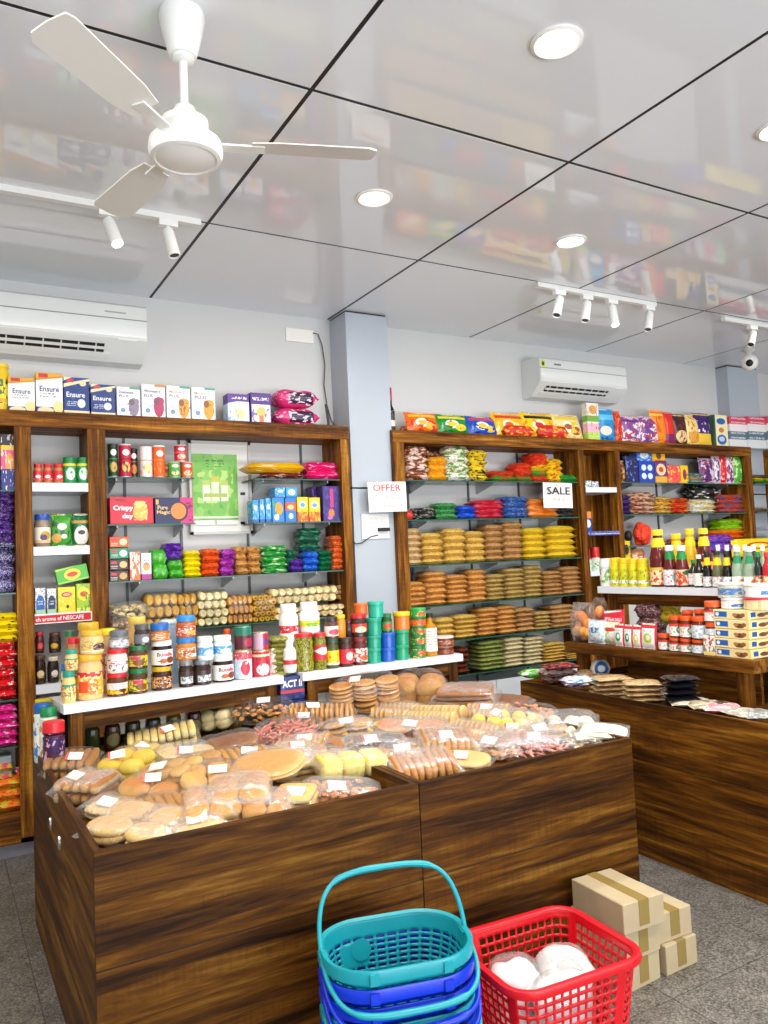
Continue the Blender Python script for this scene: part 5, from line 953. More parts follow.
# ------------------------------------------------------------------ narrow bay and far right bay
gQ = 'small goods in the narrow wooden bay of the right unit'
carton('small white and green carton on the narrow bay white shelf', 585, 592, 480.5, 1.99, ('y', 4.69), paint('#e0e4e0', [('n', 5, .52, '#4f8a5a'), ('n', 7, .6, '#3a4a8a')]), .05, (), gQ); carton('small violet and white carton on the narrow bay white shelf', 592.5, 599, 481.5, 1.99, ('y', 4.69), paint('#dfe0ea', [('n', 5, .54, '#5a4a9a')]), .05, (), gQ)
carton('blue and orange carton above the violet price strip', 584.5, 592.5, 511.5, 1.632, ('y', 4.69), paint('#2a4a9a', [('r', 0, 1, .66, 1, '#e08a3a'), ('d', .5, .4, .36, .2, '#e8e8ee')]), .06, (), gQ)
for k, (a, b, v) in enumerate(((587, 595, 549), (596, 605, 547))): jar_px('red capped toiletry bottle low in the narrow bay, %s one' % ('left', 'right')[k], a, b, v, 1.316, ('y', 4.70), plain('#c81f24', .3), plain('#d9e0d4', .3), paint('#cfdcc8', [('n', 5, .55, '#5a9a4a')]), lidh=.45, neck=.7, lid_r=.72, group=gQ)
gR = 'goods in the far right bay'; Q1, Q2, Q3 = 2.036, 1.765, 1.50
for lb, a, b, v, z0, m, kind in (('dark spice pouch at the left of far right bay', 618.5, 628, 460, Q1, paint('#3a2a1c', [('n', 4, .5, '#c9a83a'), ('n', 6, .58, '#a83a2a')]), 'p'), ('navy carton behind the spice pouch', 627, 639, 456, Q1, paint('#1a2058', [('n', 6, .58, '#6a7ac0')]), 'c'), ('royal blue carton with pale discs', 640, 655.5, 461, Q1, paint('#1f3fa8', [('d', .3, .7, .16, .14, '#cfe0f0'), ('d', .7, .7, .16, .14, '#cfe0f0'), ('d', .3, .32, .16, .14, '#cfe0f0'), ('d', .7, .32, .16, .14, '#cfe0f0')]), 'c'), ('violet and cream carton with round biscuit print', 656, 668, 460.5, Q1, paint('#6a2f7a', [('d', .5, .6, .4, .26, '#ecd0a0'), ('r', 0, 1, 0, .3, '#e0a83a'), ('d', .5, .6, .2, .12, '#c8402a')]), 'c'), ('coral carton with pink print', 668.5, 681, 465.5, Q1, paint('#ee5a3a', [('n', 5, .54, '#d8306a'), ('n', 6, .6, '#f0c05a')]), 'c'), ('yellow carton beside the coral one', 681.5, 689, 465.5, Q1, paint('#f0c21a', [('d', .5, .5, .25, .3, '#8a2a4a')]), 'c'), ('violet snack pouch with white print, far right bay', 703, 718, 457.5, Q1, paint('#4a1f6a', [('n', 4, .52, '#d9c9d8'), ('n', 6, .58, '#a83a5a')]), 'p'), ('white and violet pouch beside the red one', 716.5, 724, 455, Q1, paint('#5a2a7a', [('n', 4, .5, '#e0d8e0')]), 'p'), ('narrow bright red pouch, far right bay', 723, 730, 453, Q1, paint('#d81f2a', [('n', 6, .6, '#f0d0c0')]), 'p'), ('purple speckled pouch beside the green one', 729, 737, 455, Q1, paint('#5a2a8a', [('n', 4, .5, '#ecdfe8'), ('n', 6, .58, '#c83a4a')]), 'p'), ('green snack pouch against the end post', 736, 748, 453, Q1, paint('#4fae3a', [('n', 4, .54, '#c9e8a0'), ('n', 6, .6, '#1f6a2a')]), 'p')):
    (carton(lb, a, b, v, z0, ('y', 4.72), m, .09, (), gR) if kind == 'c' else pouch(lb, a, b, v, z0, ('y', 4.70), m, .06, gR, .04))
loc, r, w, h = slot(640, 655, 461, Q1, ('y', 4.72)); z1 = Q1+h
carton('light blue carton on the royal blue one', 637, 652, 450, z1, ('y', 4.72), paint('#2f6ac8', [('d', .5, .5, .3, .3, '#e0e8f0'), ('n', 5, .58, '#8ab8e8')]), .09, (), gR); carton('amber carton on the violet and cream one', 652.5, 665.5, 450.5, z1, ('y', 4.72), paint('#eeb01a', [('d', .5, .5, .2, .3, '#6a4a1a'), ('r', 0, 1, .0, .2, '#d88a1a')]), .09, (), gR)
packs('teal and tan sachet', 'of the low pile beside yellow carton', 689, 706, 473, 3, Q1, PY, [crinkle('#3a8a9a', '#c9b890', None, 5), crinkle('#c9a878', '#8a5a3a', None, 5)], .15, gR, 'sachet')
packs('violet snack bag', 'lying left on the second far right shelf', 620, 633, 495, 4, Q2, PY, crinkle('#2f1a5a', '#6a4aa0', None, 5), .18, gR, 'snack_bag'); packs('brown and white snack bag', 'lying beside the violet bags', 632.5, 658, 492, 5, Q2, PY, crinkle('#6a3a1c', '#ecdcc0', '#c8302a', 5, thr=.5), .18, gR, 'snack_bag'); packs('yellow and maroon snack bag', 'lying beside the brown and white bags', 657, 674, 497, 4, Q2, PY, crinkle('#ecc02a', '#7a2a1c', '#f0ead0', 5, thr=.53), .18, gR, 'snack_bag'); packs('scarlet snack bag', 'lying beside the yellow and maroon bags', 672, 692, 498, 3, Q2, PY, crinkle('#c8201f', '#ecb03a', '#7a1414', 5, thr=.56), .18, gR, 'snack_bag'); packs('yellow and white snack bag', 'lying beside the scarlet bags', 691, 719, 499.5, 3, Q2, PY, crinkle('#e8d05a', '#f0f0e8', '#2f6ab0', 4, thr=.52), .18, gR, 'snack_bag'); packs('black rice bag', 'resting on the yellow and white bags', 694, 722, 486.5, 2, Q2+.09, ('y', 4.74), crinkle('#17171a', '#e8e8e6', '#8a8a5a', 5, thr=.6), .16, gR, 'rice_bag'); packs('orange and blue snack bag', 'lying against the end post', 721, 747.5, 494.5, 4, Q2, PY, crinkle('#d8561f', '#2f6aa8', '#7a2a5a', 4, thr=.54), .18, gR, 'snack_bag')
ob = at_y(642, 534, 4.78); o = MB().ell((0, 0, 0), (.085, .07, .105), 22, 14, None, 1, 3, .25).obj('net_bag', crinkle('#f0441a', '#d8301a', None, 14, .6, 1.2)); o.location = ob; tag(o, 'bright orange net bag standing out below the far right shelf', 'net bag', gR)
jar_px('clear jar with black lid below the orange net bag', 634, 651, 545, 1.30, ('y', 4.74), None, plain('#c9885a', .2), paint('#ecd0b8', [('n', 4, .5, '#c84a2a')]), group=gR)
carton('yellow carton behind the sauce bottles, left', 623, 631, 541, 1.40, ('y', 4.75), paint('#ecc81a', [('d', .5, .5, .3, .3, '#2a2a24')]), .08, (), gR)
o = MB().ell((0, 0, 0), (.035, .035, .045), 14, 8).obj('black_ball_cap', BLACK); o.location = at_y(628, 536, 4.80); tag(o, 'small black round lid above the yellow carton', 'lid', gR)
packs('lime green snack bag', 'on the third far right shelf', 722, 746, 519, 2, Q3+.10, ('y', 4.72), crinkle('#8ac81f', '#5a9a1a', '#f0e03a', 5), .16, gR, 'snack_bag'); packs('orange snack bag', 'under the lime green bags', 712, 747, 530, 2, Q3+.02, ('y', 4.72), crinkle('#ee7a1a', '#d8501a', None, 5), .16, gR, 'snack_bag')
packs('violet and blue foil bag', 'behind the yellow capped bottles', 704, 736, 535, 2, 1.42, ('y', 4.62), crinkle('#3a1f8a', '#1f3fc0', '#c83a9a', 5, thr=.5), .10, gR, 'foil_bag'); packs('maroon flat box', 'behind the sauce bottles', 672, 704, 539, 2, 1.40, ('y', 4.74), crinkle('#7a1a24', '#d8b83a', None, 5), .12, gR, 'flat_box')
pouch('yellow noodle multipack with red lettering at right edge', 735, 790, 538, 1.36, ('y', 4.60), paint('#f0d81a', [('d', .45, .6, .22, .2, '#c8281f'), ('d', .45, .6, .16, .13, '#f0d81a'), ('n', 5, .6, '#f2ea6a')]), .06, gR, .02, seal=False)
gS = 'packs past the end post at the right edge'
packs('yellow and green snack bag', 'past the end post', 753, 775, 475, 3, 2.04, ('y', 4.66), [crinkle('#1f6a2a', '#3a8a3a'), crinkle('#ecd01a', '#3a8a2a'), crinkle('#3a2a1a', '#8a5a3a')], .1, gS, 'snack_bag'); packs('brown speckled snack bag', 'past the end post, lower shelf', 753, 776, 508, 3, 1.77, ('y', 4.66), crinkle('#6a4a24', '#ecd9b0', '#2a2a2a', 6), .1, gS, 'snack_bag'); packs('blue and yellow snack bag', 'past the end post, lowest shelf', 753, 776, 530, 2, 1.60, ('y', 4.66), crinkle('#2f5aa8', '#ecc83a', None, 5), .1, gS, 'snack_bag')
# ================================================================== right counter goods
XW = ('x', 3.47); ZW = 1.268; gT = 'sauce bottles on the white shelf of the right counter'
SAUCE = plain('#5a1210', .12); SOY = plain('#120c0a', .1); YC = plain('#ecc81a', .35); WC = plain('#f0f0ee', .35); GC = plain('#12803a', .35)
lb1 = paint('#ecd9a8', [('d', .5, .5, .34, .34, '#e08a7a'), ('n', 6, .56, '#c83a2a'), ('r', 0, 1, .84, 1, '#e8b83a')]); lb2 = paint('#dfe8ec', [('d', .5, .5, .34, .3, '#9ab8c0'), ('n', 7, .6, '#c8402a')]); lb3 = paint('#e0c8a0', [('n', 5, .5, '#c8402a'), ('d', .4, .8, .3, .15, '#2a5a3a')]); lbk = paint('#ece8e0', [('d', .5, .4, .3, .3, '#8a2a24'), ('w', 6, .1, .9, .6, .95, '#3a3a3a')])
jar_px('white squeeze tube with red cap at left of white shelf', 597.5, 608, 553.5, ZW, XW, None, plain('#ece9e4', .3), paint('#ece6e0', [('n', 4, .54, '#7ab06a'), ('r', 0, 1, .84, 1, '#c8d0e0')]), group=gT, name='squeeze_tube', cat='tube')
for k, (a, b) in enumerate(((608, 617), (617, 626), (626.5, 635), (635, 645))):
    bottle_px('small yellow mustard bottle, %s from the white tube' % ORD[k], a, b, 558+k*.3, ZW, XW, YC, plain('#d9c81a', .25), paint('#c9c41a', [('r', 0, 1, .1, .3, '#ece8d8'), ('d', .5, .7, .4, .2, '#ecd83a'), ('n', 6, .6, '#5a8a2a')]), neck=.22, shoulder=.68, caph=.18, neck_r=.75, labz=(.06, .62), group=gT)
bottle_px('tall dark red ketchup bottle with yellow cap and cream label', 646.5, 661.5, 530, ZW, XW, YC, SAUCE, lb1, neck=.24, shoulder=.55, caph=.10, neck_r=.5, lab2=YC, labz=(.04, .34), group=gT)
for k, (a, b, v) in enumerate(((661, 672.5, 545.5), (673, 684.5, 545.5))): bottle_px('red sauce bottle with white cap and green shoulder, %s one' % ('left', 'right')[k], a, b, v, ZW, XW, WC, SAUCE, (lb2, lb3)[k], neck=.26, shoulder=.5, caph=.16, neck_r=.5, lab2=GC, labz=(.05, .42), group=gT)
bottle_px('dark green sauce bottle with pale label, half hidden', 682.5, 692, 560, ZW, XW, GC, plain('#1a2a1a', .12), lb2, neck=.26, shoulder=.55, caph=.14, group=gT, back=.03, labz=(.1, .5))
bottle_px('black soy sauce bottle with white cap', 692, 701.5, 555, ZW, XW, WC, SOY, lbk, neck=.3, shoulder=.55, caph=.12, group=gT, labz=(.06, .44))
for k, (a, b) in enumerate(((701.5, 709.5), (710.5, 720), (721, 729.5))): bottle_px('dark soy bottle with yellow neck band, %s of three' % ('leftmost', 'middle', 'rightmost')[k], a, b, 551, ZW, XW, plain('#201a14', .3), SOY if k != 1 else plain('#5a5a3a', .1), lb2, neck=.34, shoulder=.5, caph=.10, neck_r=.5, lab2=YC, group=gT, labz=(.04, .30))
for k, (a, b) in enumerate(((730, 740.5), (742, 753))): bottle_px('clear vinegar bottle with green and white cap, %s one' % ('left', 'right')[k], a, b, 547, ZW, XW, plain('#cfe0d4', .3), plain('#8a9a84', .08), paint('#e6e6dc', [('d', .5, .5, .4, .3, '#c87a4a')]), neck=.36, shoulder=.5, caph=.12, neck_r=.5, lab2=plain('#2a8a5a', .3), group=gT, labz=(.04, .28))
for k, (a, b, c) in enumerate(((753.5, 761, '#1a2a24'), (761, 771, '#b01f2a'), (771, 782, '#b01f2a'))): bottle_px(('dark green bottle beside the vinegar bottles', 'red sauce bottle at the right picture edge', 'red sauce bottle past the right picture edge')[k], a, b, 552, ZW, XW, (GC, plain('#d8303a', .3), YC)[k], plain(c, .12), lb3, neck=.3, shoulder=.6, caph=.14, neck_r=.5, group=gT, labz=(.05, .35))
XB2 = ('x', 3.60)
for k, (a, b, v) in enumerate(((667, 680, 534), (682, 694, 529), (695, 708, 528.5))): bottle_px('yellow capped ketchup bottle in the back row, %s of three' % ('leftmost', 'middle', 'rightmost')[k], a, b, v, ZW, XB2, YC, SAUCE if k == 2 else plain('#d9a81a', .15), lb1, neck=.24, shoulder=.55, caph=.10, neck_r=.5, lab2=YC, group=gT)
for k in range(6): a = 713+k*9; bottle_px('pale capped bottle in the shelf back row, %s from the ketchup' % ORD[k], a, a+8.5, 545, ZW, XB2, plain('#ece6e4', .3), plain(('#7a8a6a', '#4a2a1c', '#8a9a7a')[k % 3], .12), lb2, neck=.3, shoulder=.55, caph=.14, group=gT)
# brown shelf
ZB = .942; XB = ('x', 3.335); gU = 'goods on the brown shelf of the right counter'
def film_pouch(label, u0, u1, vt, z, pl, c1, c2, n=14, sz=.03):
    loc, r, w, h = slot(u0, u1, vt, z, pl); p = thing('clear_bag', label, 'food bag', loc, r, gU); m = MB()
    for k in range(n): m.ell((random.uniform(-.3, .3)*w, .05+random.uniform(-.02, .03), sz+random.random()*h*.6), (sz, sz, sz), 9, 6)
    o = m.obj('snacks', bread(c1, c2), p, True); o['kind'] = 'stuff'; f = pillow(w, h, .11, .05, 10, 10, random.random()*9, .2, 2.6); f.v = [(x*(1-.35*max(0, y/h)), -zz+.05, y+h/2) for x, y, zz in f.v]; f.obj('film', film(.2), p, True, 80)
film_pouch('clear bag of orange snacks at the far end of brown shelf', 567, 590, 603, ZB, XB, '#f0a03a', '#e0702a'); film_pouch('clear bag with red and orange sweets behind the orange snacks', 589, 602, 598, ZB, ('x', 3.42), '#e03a24', '#f09a3a', 10)
pouch('pale blue and white pouch beside the orange snack bag', 585, 602, 620, ZB, XB, paint('#dfe8f0', [('d', .5, .6, .25, .14, '#3a5a9a'), ('n', 5, .56, '#b8cfe6'), ('n', 7, .62, '#5a9a5a')]), .05, gU, .1); pouch('white pouch with yellow and green print', 599, 613, 622, ZB, XB, paint('#eef0ea', [('n', 5, .54, '#c8d85a'), ('d', .5, .7, .4, .1, '#d8404a')]), .05, gU, .1, yoff=.02)
mk = lambda c: paint('#eef0ee', [('r', 0, .09, 0, 1, '#d01f34'), ('r', .91, 1, 0, 1, '#d01f34'), ('r', 0, 1, .86, 1, '#d01f34'), ('d', .5, .42, .26, .22, c), ('d', .55, .45, .14, .12, '#eef0ee'), ('w', 16, .2, .8, .68, .80, '#4a9a6a')])
loc, r, w, h = slot(601, 624, 611, ZB, XB)
pouch('red and white sachet leaning tilted behind the row of sachets', 602, 624, 610.5, ZB, ('x', 3.38), paint('#eef0ee', [('r', 0, 1, .62, 1, '#d01f34'), ('r', .0, .1, 0, 1, '#d01f34'), ('r', .9, 1, 0, 1, '#d01f34'), ('w', 5, .15, .85, .68, .84, '#f0d0d0')]), .04, gU, .1, roll=-.12)
for k, (a, b, v, c) in enumerate(((613, 622.5, 624, '#1f8a5a'), (622.5, 631, 625, '#1f7a5a'), (631, 640, 625.5, '#ecd01a'), (639.5, 655, 623.5, '#c8d02a'))): pouch('white sachet with red edges and %s, %s in the row' % (('green leaf mark', 'dark green mark', 'yellow fill', 'large lime mark')[k], ORD[k]), a, b, v, ZB, XB, mk(c), .03, gU, .08)
OL = '#e2561a'; pk = paint('#e9ece6', [('d', .5, .5, .34, .34, '#3f9a6a'), ('r', 0, 1, .80, 1, '#d8402a'), ('n', 7, .6, '#c83a2a'), ('d', .5, .5, .2, .2, '#f0f0ea')]); pk2 = paint('#dfe6ec', [('n', 7, .55, '#9ab0bc'), ('w', 10, .15, .85, .2, .8, '#5a7a8a')])
PB_ = plain('#6a2814', .15)
def oj(label, a, b, v, z, lab, back=0, hh=.2): return jar_px(label, a, b, v, z, XB, plain(OL, .3), PB_, lab, back=back, group=gU, lidh=hh, labz=(.1, .8), name='pickle_jar')
for lb, a, b, v1, v2, l1, l2 in (('beside the sachets', 656, 666, 634, None, pk, pk), ('second column', 667, 677, 637.5, 616, pk, pk), ('third column', 677.5, 688, 638.5, 616.5, pk, pk), ('fourth column', 688.5, 703, 640, 617, pk2, pk2)):
    z = oj('orange lidded pickle jar, bottom of the %s' % lb if v2 else 'orange lidded pickle jar standing alone beside the sachets', a, b, v1, ZB, l1, 0, .22)
    if v2: oj('orange lidded pickle jar, top of the %s' % lb, a, b, v2, z, l2, 0, .2)
for k, (a, b, v) in enumerate(((657, 667, 617), (668, 678, 612), (680, 691, 611), (692, 703, 612))): oj('orange lidded pickle jar in the back row, %s from sachets' % ORD[k], a, b, v, ZB, pk, .1, .1)
carton('white red and green carton under the orange lidded jars', 703.5, 715, 635.5, ZB, XB, paint('#eef0ea', [('n', 4, .52, '#d8405a'), ('n', 6, .58, '#3f9a5a'), ('r', 0, 1, 0, .2, '#ecd08a')]), .09, (), gU)
loc, r, w, h = slot(703.5, 715, 635.5, ZB, XB); z = ZB+h
z = oj('orange lidded jar resting on the white carton', 702.5, 715, 622.5, z, pk2, 0, .35); oj('orange lidded jar topping the white carton pile', 701, 715, 601.5, z, pk, 0, .28)
ck = paint('#ecd9a0', [('r', .04, .40, .22, .82, '#1f5fb0'), ('d', .12, .52, .05, .2, '#e8eef6'), ('d', .72, .38, .14, .26, '#6a3f24'), ('d', .84, .5, .08, .2, '#8a5a34'), ('d', .62, .5, .07, .18, '#a87a4a'), ('r', .9, 1, 0, 1, '#e8d08a')]); cke = paint('#ecd9a0', [('r', .06, .22, .2, .85, '#1a4f9a'), ('d', .5, .4, .18, .26, '#6a3f24'), ('d', .72, .5, .12, .2, '#8a5a34')], ax='xz')
y0, y1 = Yu(715.5, 3.335, ZB), Yu(751, 3.335, ZB); cw = y0-y1; hh = (Zv(610.5, 3.335, y1)-ZB)/5
for k in range(5):
    p = thing('biscuit_carton', 'cream biscuit carton with blue panel, %s in its stack of five' % level(k, 5).replace(' one', ''), 'box', (3.335+random.uniform(0, .006), (y0+y1)/2+random.uniform(-.004, .004), ZB+k*hh), -math.pi/2, 'biscuit cartons on the brown shelf'); put('body', rbox(cw, .18, hh-.002), ck, p)
    e = MB().box(-.0005, .0008, .006, .174, .004, hh-.006).obj('end_print', paint('#ecd9a0', [('r', .06, .28, .2, .85, '#1a4f9a'), ('d', .55, .4, .2, .28, '#6a3f24'), ('d', .78, .5, .14, .2, '#8a5a34')], ax='yz'), p); e.location = (cw/2, 0, 0)
zc = ZB+5*hh
wt = paint('#e6e8e8', [('r', .1, .9, .2, .62, '#2a62b0'), ('n', 6, .6, '#e8eef2')])
z = jar_px('frosted white tub with blue label, lower left on cartons', 716, 737, 598.5, zc, ('x', 3.36), plain('#e8e8e4', .3), plain('#dcdcd4', .3), wt, group=gU, lidh=.16, neck=1, lid_r=1.03, labz=(.1, .85), name='sweet_tub', cat='tub'); jar_px('frosted white tub, upper left on the cartons', 712, 736, 583, z, ('x', 3.36), plain('#e6e6e0', .3), plain('#d4d6c8', .3), paint('#dfe0d8', [('r', .0, .3, .2, .9, '#4a7ac0'), ('n', 6, .56, '#b8b89a')]), group=gU, lidh=.16, neck=1, lid_r=1.03, labz=(.1, .85), name='sweet_tub', cat='tub')
z = jar_px('clear tub of pale sticks with red lid on cartons', 737.5, 763, 598, zc, ('x', 3.36), plain('#d0283f', .3), paint('#e0cfa0', [('c', 9, 0, 1, 0, 1, '#c9b078')]), None, group=gU, lidh=.18, neck=1, lid_r=1.04, name='sweet_tub', cat='tub'); jar_px('frosted tub with bright blue label above the red lid', 739, 762, 584, z, ('x', 3.36), plain('#e8e8e4', .3), plain('#dcdcd4', .3), wt, group=gU, lidh=.18, neck=1, lid_r=1.03, labz=(.1, .9), name='sweet_tub', cat='tub')
packs('clear sweets pack', 'in the dim space behind the jars', 655, 672, 600, 2, ZB+.12, ('x', 3.55), crinkle('#c9b82a', '#8a7a2a', None, 6), .1, gU, 'sweets_pack'); packs('dark berry pack', 'behind the sachets', 636, 658, 605, 3, ZB, ('x', 3.50), crinkle('#5a2a34', '#8a6a70', '#c9c0c0', 6), .1, gU, 'berry_pack')
# lower counter packs: lying in the tray between the front panel and the riser
gV = 'packs lying in the tray of the right counter'
def lay(label, u, v, wpx, W, h, mat, rz=0, z=.66, name='packet', fixed=None, amp=.15, ex=3.5):
    z += .042; P = at_z(u, v, z+h*.8); L = wpx*depth(P)/FPX; o = pillow(L, W, h, .08, 10, 8, random.random()*20, amp, ex, True).obj(name, mat, None, True, 70); ex_ = .5*(L*abs(math.cos(-YAW+rz))+W*abs(math.sin(-YAW+rz)))
    if P.x < RX+.03+ex_: P.x = RX+.03+ex_; P.y = Yu(u, P.x, z+h*.5)
    o.location = (P.x, P.y, z+h/2); o.rotation_euler = (0, 0, -YAW+rz); return tag(o, label, 'packet', gV)
lay('green and white biscuit pack at the far end of counter tray', 535, 673, 34, .10, .05, crinkle('#4fae2a', '#e8f0d8', None, 4), .1, .70); lay('dark maroon pack topping the far pile', 559, 664, 36, .14, .035, crinkle('#4a1424', '#c8302a', '#c9b0a0', 4), .3, .765); lay('cream and maroon pack under the dark maroon one', 556, 669, 38, .15, .05, crinkle('#d9c9c0', '#8a2a34', None, 4), .3, .715); lay('white and blue pack in front of the maroon pile', 578, 683, 34, .14, .05, crinkle('#e6e8ee', '#2f8ac0', '#6a3a8a', 4, thr=.57), .2, .70); lay('white and violet pack at the front of the tray', 575, 688, 26, .12, .04, crinkle('#e6e4ee', '#5a2f9a', None, 4), .0, .69); lay('blue round labelled pouch standing by shelf leg', 600, 663, 20, .05, .10, paint('#e0d8c8', [('d', .5, .5, .36, .4, '#1f5fb0'), ('d', .5, .5, .2, .2, '#e8eef4')]), 0, .70)
lay('clear pack of brown snacks below the shelf leg', 603, 676, 28, .13, .07, crinkle('#8a6a4a', '#c9b090', '#5a3f2a', 7), .2, .66); lay('clear pack of grey snacks beside the brown snacks', 617, 680, 24, .13, .06, crinkle('#7a7468', '#b8b0a0', '#4a4438', 7), -.2, .66)
TR = crinkle('#c9a87a', '#9a7748', '#e0d0b0', 8)
for k in range(4): lay('flat cracker tray pack, %s in the left tray stack' % level(k, 4), 611, 698-k*4, 42, .15, .024, TR, .05*k, .672+k*.026, 'cracker_pack')
for k in range(4): lay('flat cracker tray pack, %s in the right tray stack' % level(k, 4), 642, 704-k*4, 40, .15, .024, TR, -.05*k, .672+k*.026, 'cracker_pack')
for k in range(5): lay('black sealed food tray, %s in the black stack' % level(k, 5), 680, 703-k*5.5, 34, .14, .030, plain('#14181e', .15), .04*k, .675+k*.032, 'food_tray')
for lb, u, v, w_, m in (('flat clear pack beside the black trays', 660, 690, 26, crinkle('#5a5a50', '#a8a090', None, 7)), ('flat cream pack at the front of the counter tray', 690, 712, 46, crinkle('#d9cfb8', '#b8a888', '#eeeae0', 5)), ('flat beige pack with white label in counter tray', 707, 706, 40, crinkle('#c9b89a', '#8a7a5a', '#f0ece4', 5)), ('dark brown pack before the near shelf leg', 722, 704, 30, crinkle('#4a3a2a', '#7a6448', None, 6)), ('pink and white pack near the right edge of tray', 722, 722, 44, crinkle('#e0929a', '#f0d8d8', '#c86a74', 6)), ('grey speckled pack at the right picture edge', 757, 722, 40, crinkle('#8a8a88', '#c9c9c4', '#5a5a58', 7)), ('clear wrapped pack beyond the pink and white one', 745, 712, 34, crinkle('#b0a898', '#d9d4c8', '#7a7468', 6))): lay(lb, u, v, w_, .16, .035, m, random.uniform(-.3, .3), .685)
lay('clear bag of nuts leaning on the far shelf leg', 590, 672, 30, .14, .08, crinkle('#a88a62', '#cbb795', '#6f5436', 7), .3, .66); lay('clear pack of dried fruit beside the nuts', 633, 683, 30, .13, .06, crinkle('#8f7c62', '#c3b59c', '#5a4a38', 7), .1, .66); lay('red and white wrapped pack in the far corner of tray', 548, 676, 30, .12, .05, crinkle('#c9c2c0', '#b8303a', '#7a2f52', 4), -.2, .665)
# ================================================================== bagged bakery goods in the island bins
gX = 'clear bags heaped in the display bins'
FILM2 = film(.12)
PIECE = {}
def rounded(L, W, H, pw=.6, n=12, m=8): return cached(('rd', round(L, 3), round(W, 3), round(H, 3), pw), lambda: MB().ell((0, 0, 0), (L/2, W/2, H/2), n, m, None, pw).mesh('piece', True, 80))
def disc(r, t): return cached(('ds', round(r, 3), round(t, 3)), lambda: MB().lathe([(.001, -t/2), (r*.8, -t/2), (r, -t*.2), (r, t*.2), (r*.8, t/2), (.001, t/2)], 14, closed=False).mesh('piece', True, 50))
def fill(p, typ, L, W, H, c1, c2, nm):
    mat = bread(c1, c2); R = random.uniform
    def pc(me, loc, rot=(0, 0, 0), m=None): return put(nm, me, m or mat, p, loc, rot)
    if typ in ('buns', 'buns2', 'rolls'):
        nx, ny = {'buns': (3, 2), 'buns2': (2, 2), 'rolls': (2, 2)}[typ]
        me = rounded(L/nx*1.02, W/ny*1.02, H*.62, .85)
        for lay_ in range(2):
            for i in range(nx):
                for j in range(ny): pc(me, (L*((i+.5)/nx-.5), W*((j+.5)/ny-.5), H*(.30+.36*lay_)+R(-.004, .004)), (0, R(-.1, .1), R(-.15, .15)))
    elif typ == 'flat':
        me = rounded(L*.98, W*.96, H*.42, .7, 18, 8)
        for k in range(2): pc(me, (R(-.01, .01), R(-.01, .01), H*(.25+.38*k)), (R(-.04, .04), R(-.04, .04), R(-.1, .1)))
    elif typ == 'slices':
        n = max(5, int(L/.026)); me = rounded(L/n*.95, W*.92, H*.86, .5)
        for i in range(n): pc(me, (L*((i+.5)/n-.5), R(-.004, .004), H*.5), (0, R(-.12, .12), R(-.05, .05)))
    elif typ == 'slices2':
        n = max(5, int(L/.03)); me = rounded(L/n*.95, W*.92, H*.46, .5)
        for k in range(2):
            for i in range(n): pc(me, (L*((i+.5)/n-.5), R(-.004, .004), H*(.26+.47*k)), (0, R(-.12, .12), 0))
    elif typ == 'rounds':
        n = max(6, int(L/.022)); rows = 2; me = disc(min(W/rows/2, H/2)*.98, L/n*.9)
        for j in range(rows):
            for i in range(n): pc(me, (L*((i+.5)/n-.5), W*((j+.5)/rows-.5), H*.5), (0, R2A(90)+R(-.25, .05), R(-.1, .1)))
    elif typ == 'disks':
        n = max(2, int(H/.02)); nx = max(2, round(L/W)+1); r_ = min(L/nx/2, W/2); me = disc(r_, .016)
        for i in range(nx):
            for k in range(n): pc(me, (L*((i+.5)/nx-.5), R(-.006, .006), .012+k*H*.92/n), (R(-.12, .12), R(-.12, .12), 0))
    elif typ == 'blocks':
        n = 3; me = rounded(L/n*.94, W*.92, H*.9, .35)
        for i in range(n): pc(me, (L*((i+.5)/n-.5), 0, H*.5), (0, R(-.06, .06), R(-.05, .05)))
    elif typ == 'bars':
        n = max(3, int(H/.022)); me = rounded(L*.94, W*.9, H/n*.9, .35)
        for k in range(n): pc(me, (R(-.006, .006), R(-.006, .006), H*(k+.5)/n), (0, 0, R(-.06, .06)))
    elif typ == 'balls':
        r_ = .034; me = rounded(2*r_, 2*r_, 2*r_, 1.0); nx, ny = max(2, int(L/.068)), max(2, int(W/.07))
        for i in range(nx):
            for j in range(ny):
                for k in range(max(1, int(H/.06))): pc(me, (L*((i+.5)/nx-.5)+R(-.01, .01), W*((j+.5)/ny-.5)+R(-.01, .01), r_+k*.055), (R(0, 3), R(0, 3), 0))
    else:       # sticks / crumbs: too many to count
        m = MB(); n = 110 if typ == 'sticks' else 70
        for k in range(n):
            x, y = R(-.46, .46)*L, R(-.44, .44)*W; e = max(.15, 1-(2*x/L)**4)*max(.15, 1-(2*y/W)**4)
            M = Matrix.Rotation(R(0, 6.3), 3, 'Z') @ Matrix.Rotation(R(-.5, .5), 3, 'Y')
            sz = (.022, .0055, .0055) if typ == 'sticks' else (.017, .014, .007)
            m.ell((x, y, H*.5+H*.46*e*R(-1, 1)), sz, 6, 4, M)
        o = m.obj(nm, mat, p, True); o['kind'] = 'stuff'
